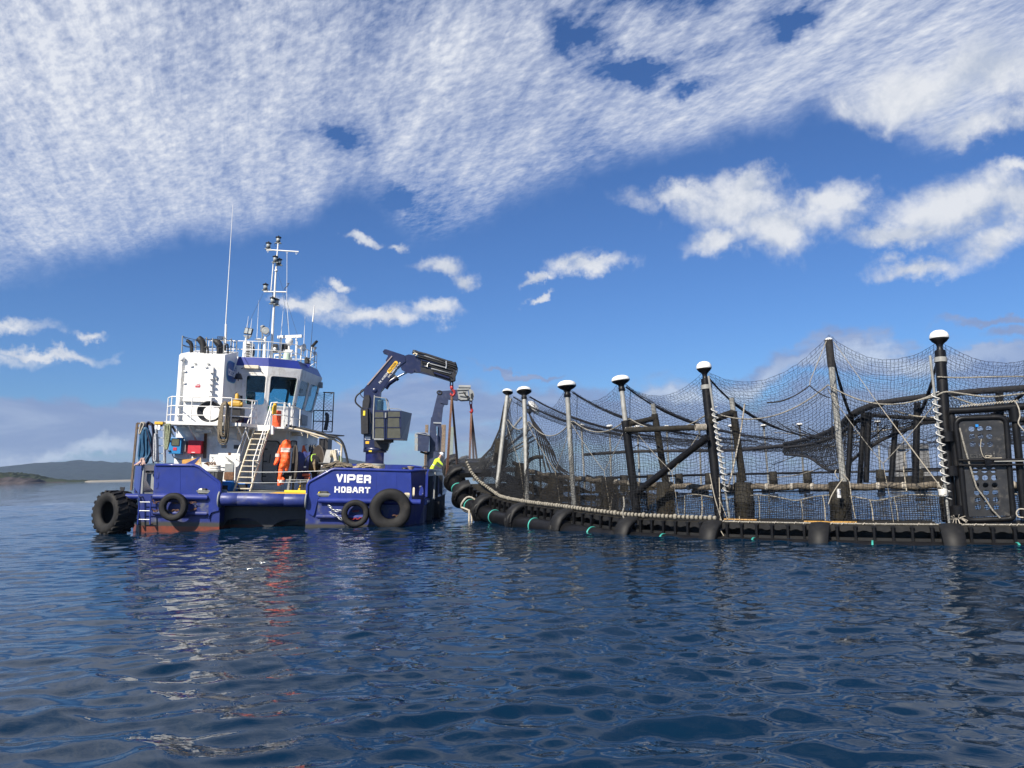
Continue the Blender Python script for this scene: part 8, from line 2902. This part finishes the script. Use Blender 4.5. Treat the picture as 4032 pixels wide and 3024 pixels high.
# frayed twine at the gate post's foot
mb = MB()
f0 = gp_(3765, 2045, .2)
for k in range(16):
    a = rr.uniform(0, 2 * pi)
    mb.tube([f0, f0 + V(.10 * cos(a), -.05, .05 * rr.random()), f0 + V(.22 * cos(a), -.1, .12 * sin(a))], .008, 4)
ppart('twine_tangle', mb, m_rope_w, kind='stuff')
# small white depth scale on the middle sleeve
ppart('depth_scale', MB().bbox(tuple(P_(3297, 1960, Y6 + .35)), tuple(P_(3309, 1925, Y6 + .30)), .004), m_letter)
# orange board lying on the walkway
pa = phi_at(3270, -.7)
M = frame_at(pa, -.62, WZ + .02)
bd = MB()
for k in range(4):
    bd.bbox((-.62 + .05 * k, -.10 + .055 * k, 0), (.62 - .06 * k, -.055 + .055 * k, .03 + .004 * k), .006, M)
pb = ring(pa, -.62, WZ + .02)
single('orange_rope_flake', bd, mat('orange_rope', (.40, .22, .05), .8, var=.4, vscale=40, bump=.6), 'flat flake of orange rope lying on the black walkway by the tall grey pole', 'rope', tuple(pb), boat=False)
pa = phi_at(2925, -.8)
M = frame_at(pa, -.8, WZ + .03)
single('orange_batten', MB().bbox((-.5, -.03, 0), (.4, .03, .03), .006, M), mat('orange_batten', (.40, .23, .08), .7, var=.2), 'thin orange batten on the walkway beside the spiral wound pole', 'batten', tuple(ring(pa, -.8, WZ + .03)), boat=False)
# collapsed pale poles inside the lifted corner
for (x0, y0, x1, y1, Y0_, Y1_, r_) in ((1982, 1735, 2052, 1645, 33, 36, .055), (1972, 1778, 2098, 1680, 33, 37, .065), (1935, 1815, 1970, 1778, 32, 33, .07), (1950, 1810, 2100, 1715, 33, 37, .05), (1982, 1795, 2110, 1730, 34, 38, .045), (1858, 1865, 1915, 1820, 32, 34, .07), (1866, 1888, 1925, 1805, 31.5, 34, .075), (1890, 1905, 1945, 1790, 31, 34, .075), (2010, 1572, 1990, 1640, 36, 35, .085)):
    ppart('fallen_pole', MB().tube([P_(x0, y0, Y0_), P_(x1, y1, Y1_)], r_, 8), m_pole)
o = link('pole_cap', cap_me, pen)
o.matrix_local = Matrix.Translation(P_(2085, 1618, 37) - PC) @ Euler((.3, .9, 0)).to_matrix().to_4x4() @ Matrix.Diagonal((1.2, 1.2, 1.2, 1))
o = link('cap_crust', top_me, pen)
o.matrix_local = Matrix.Translation(P_(2085, 1618, 37) - PC) @ Euler((.3, .9, 0)).to_matrix().to_4x4() @ Matrix.Diagonal((1.2, 1.2, 1.2, 1))
for i in range(7):
    ppart('gathered_net', MB().tube(edge([(2075 + i * 3, 1610 + i * 6, 37), (2110 + i * 9, 1700 + i * 8, 37), (2125 + i * 13, 1800 + i * 6, 37), (2130 + i * 24, 1880, 36.5)], 6), [.028 + .02 * (k % 5 > 2) for k in range(19)], 6), m_brope)
ppart('bent_hose', MB().tube(edge([(2072, 1830, 36), (2085, 1812, 36), (2110, 1800, 36), (2140, 1800, 36)], 5), .09, 8), m_hdpe_w)
# slack curtain falling from the lifted collar to the first pole
q0 = resamp([P_(1830, 1836, 34), P_(1880, 1822, 33.5), P_(1935, 1765, 33), P_(1968, 1690, 33), P_(1985, 1600, 33), P_(1996, 1560, 33)], 60)
q1 = resamp([P_(1832, 1850, 32), P_(1870, 1890, 31), P_(1905, 1930, 30), P_(1945, 1960, 29.4), P_(1990, 1985, 28.8), P_(2040, 2000, 28)], 60)
net('side_net', [[a.lerp(b, v) for a, b in zip(q0, q1)] for v in np.linspace(0, 1, 46)], m_net, .0065, .010, 12)
net('side_net', [[a.lerp(b, v) + V(.1, .3 * sin(3 * v), .05) for a, b in zip(resamp(q0, 110), resamp(q1, 110))] for v in np.linspace(0, 1, 70)], m_net, .0040, .008, 13)
ppart('net_head_rope', MB().tube(q0, .045, 6), m_brope)
# slings ---------------------------------------------------------------------
strap('lifting_sling', 'near brown webbing sling from the red hook down around the lifted black pipe', tuple(top1), [tuple(wy(1759, 1885, 31.7)), tuple(wy(1805, 1872, 32.4))], .10)
top2 = bw_(kx(1528, 830, CY2))
strap('lifting_sling', 'far faded brown sling hanging from the far crane with three narrow legs', tuple(top2), [tuple(wy(1848, 1842, top2.y - .5)), tuple(wy(1866, 1840, top2.y)), tuple(wy(1880, 1836, top2.y + .4))], .12)
# old service barge seen through the net beyond the pen
bq = wy(3585, 1850, 70)
bg = thing('service_barge', 'weathered grey barge with a square tower seen through the net far behind the pen', 'barge', (bq.x, 70, 0), boat=False)
mg = mat('weathered_barge', (.17, .17, .17), .8, var=.4, vscale=1.5, dirt=(.30, .29, .28), dirt_amt=.6, dscale=1.)
MB().box((-1.6, -2, -.2), (1.8, 3, .55)).build('barge_hull', m_hdpe_w, bg)
for x in (-1.1, 1.0):
    MB().box((x - .5, -.6, .55), (x + .5, .6, 3.0)).build('tower_leg', mg, bg)
MB().box((-1.4, -.8, 3.0), (1.4, .8, 3.4)).build('tower_head', mg, bg)
MB().tube([(-1.6, -1.9, 1.2), (1.8, -1.9, 1.2)], .08, 6).build('barge_rail', m_hdpe, bg)

# fine spray drifting between the boat and the lifted collar
mb = MB().sphere((0, 0, 0), 1.0, 14)
mb.v = [(x * 2.1 - 2.0, y * 3.2 + 34.5, z * 1.9 + 1.75) for x, y, z in mb.v]
mm = bpy.data.materials.new('spray_air')
mm.use_nodes = True
nt = mm.node_tree
nt.nodes.clear()
pv = nt.nodes.new('ShaderNodeVolumePrincipled')
pv.inputs['Color'].default_value = (.92, .95, 1, 1)
pv.inputs['Density'].default_value = 0.035
out = nt.nodes.new('ShaderNodeOutputMaterial')
nt.links.new(pv.outputs[0], out.inputs['Volume'])
mb.build('spray_mist', mm, kind='stuff')
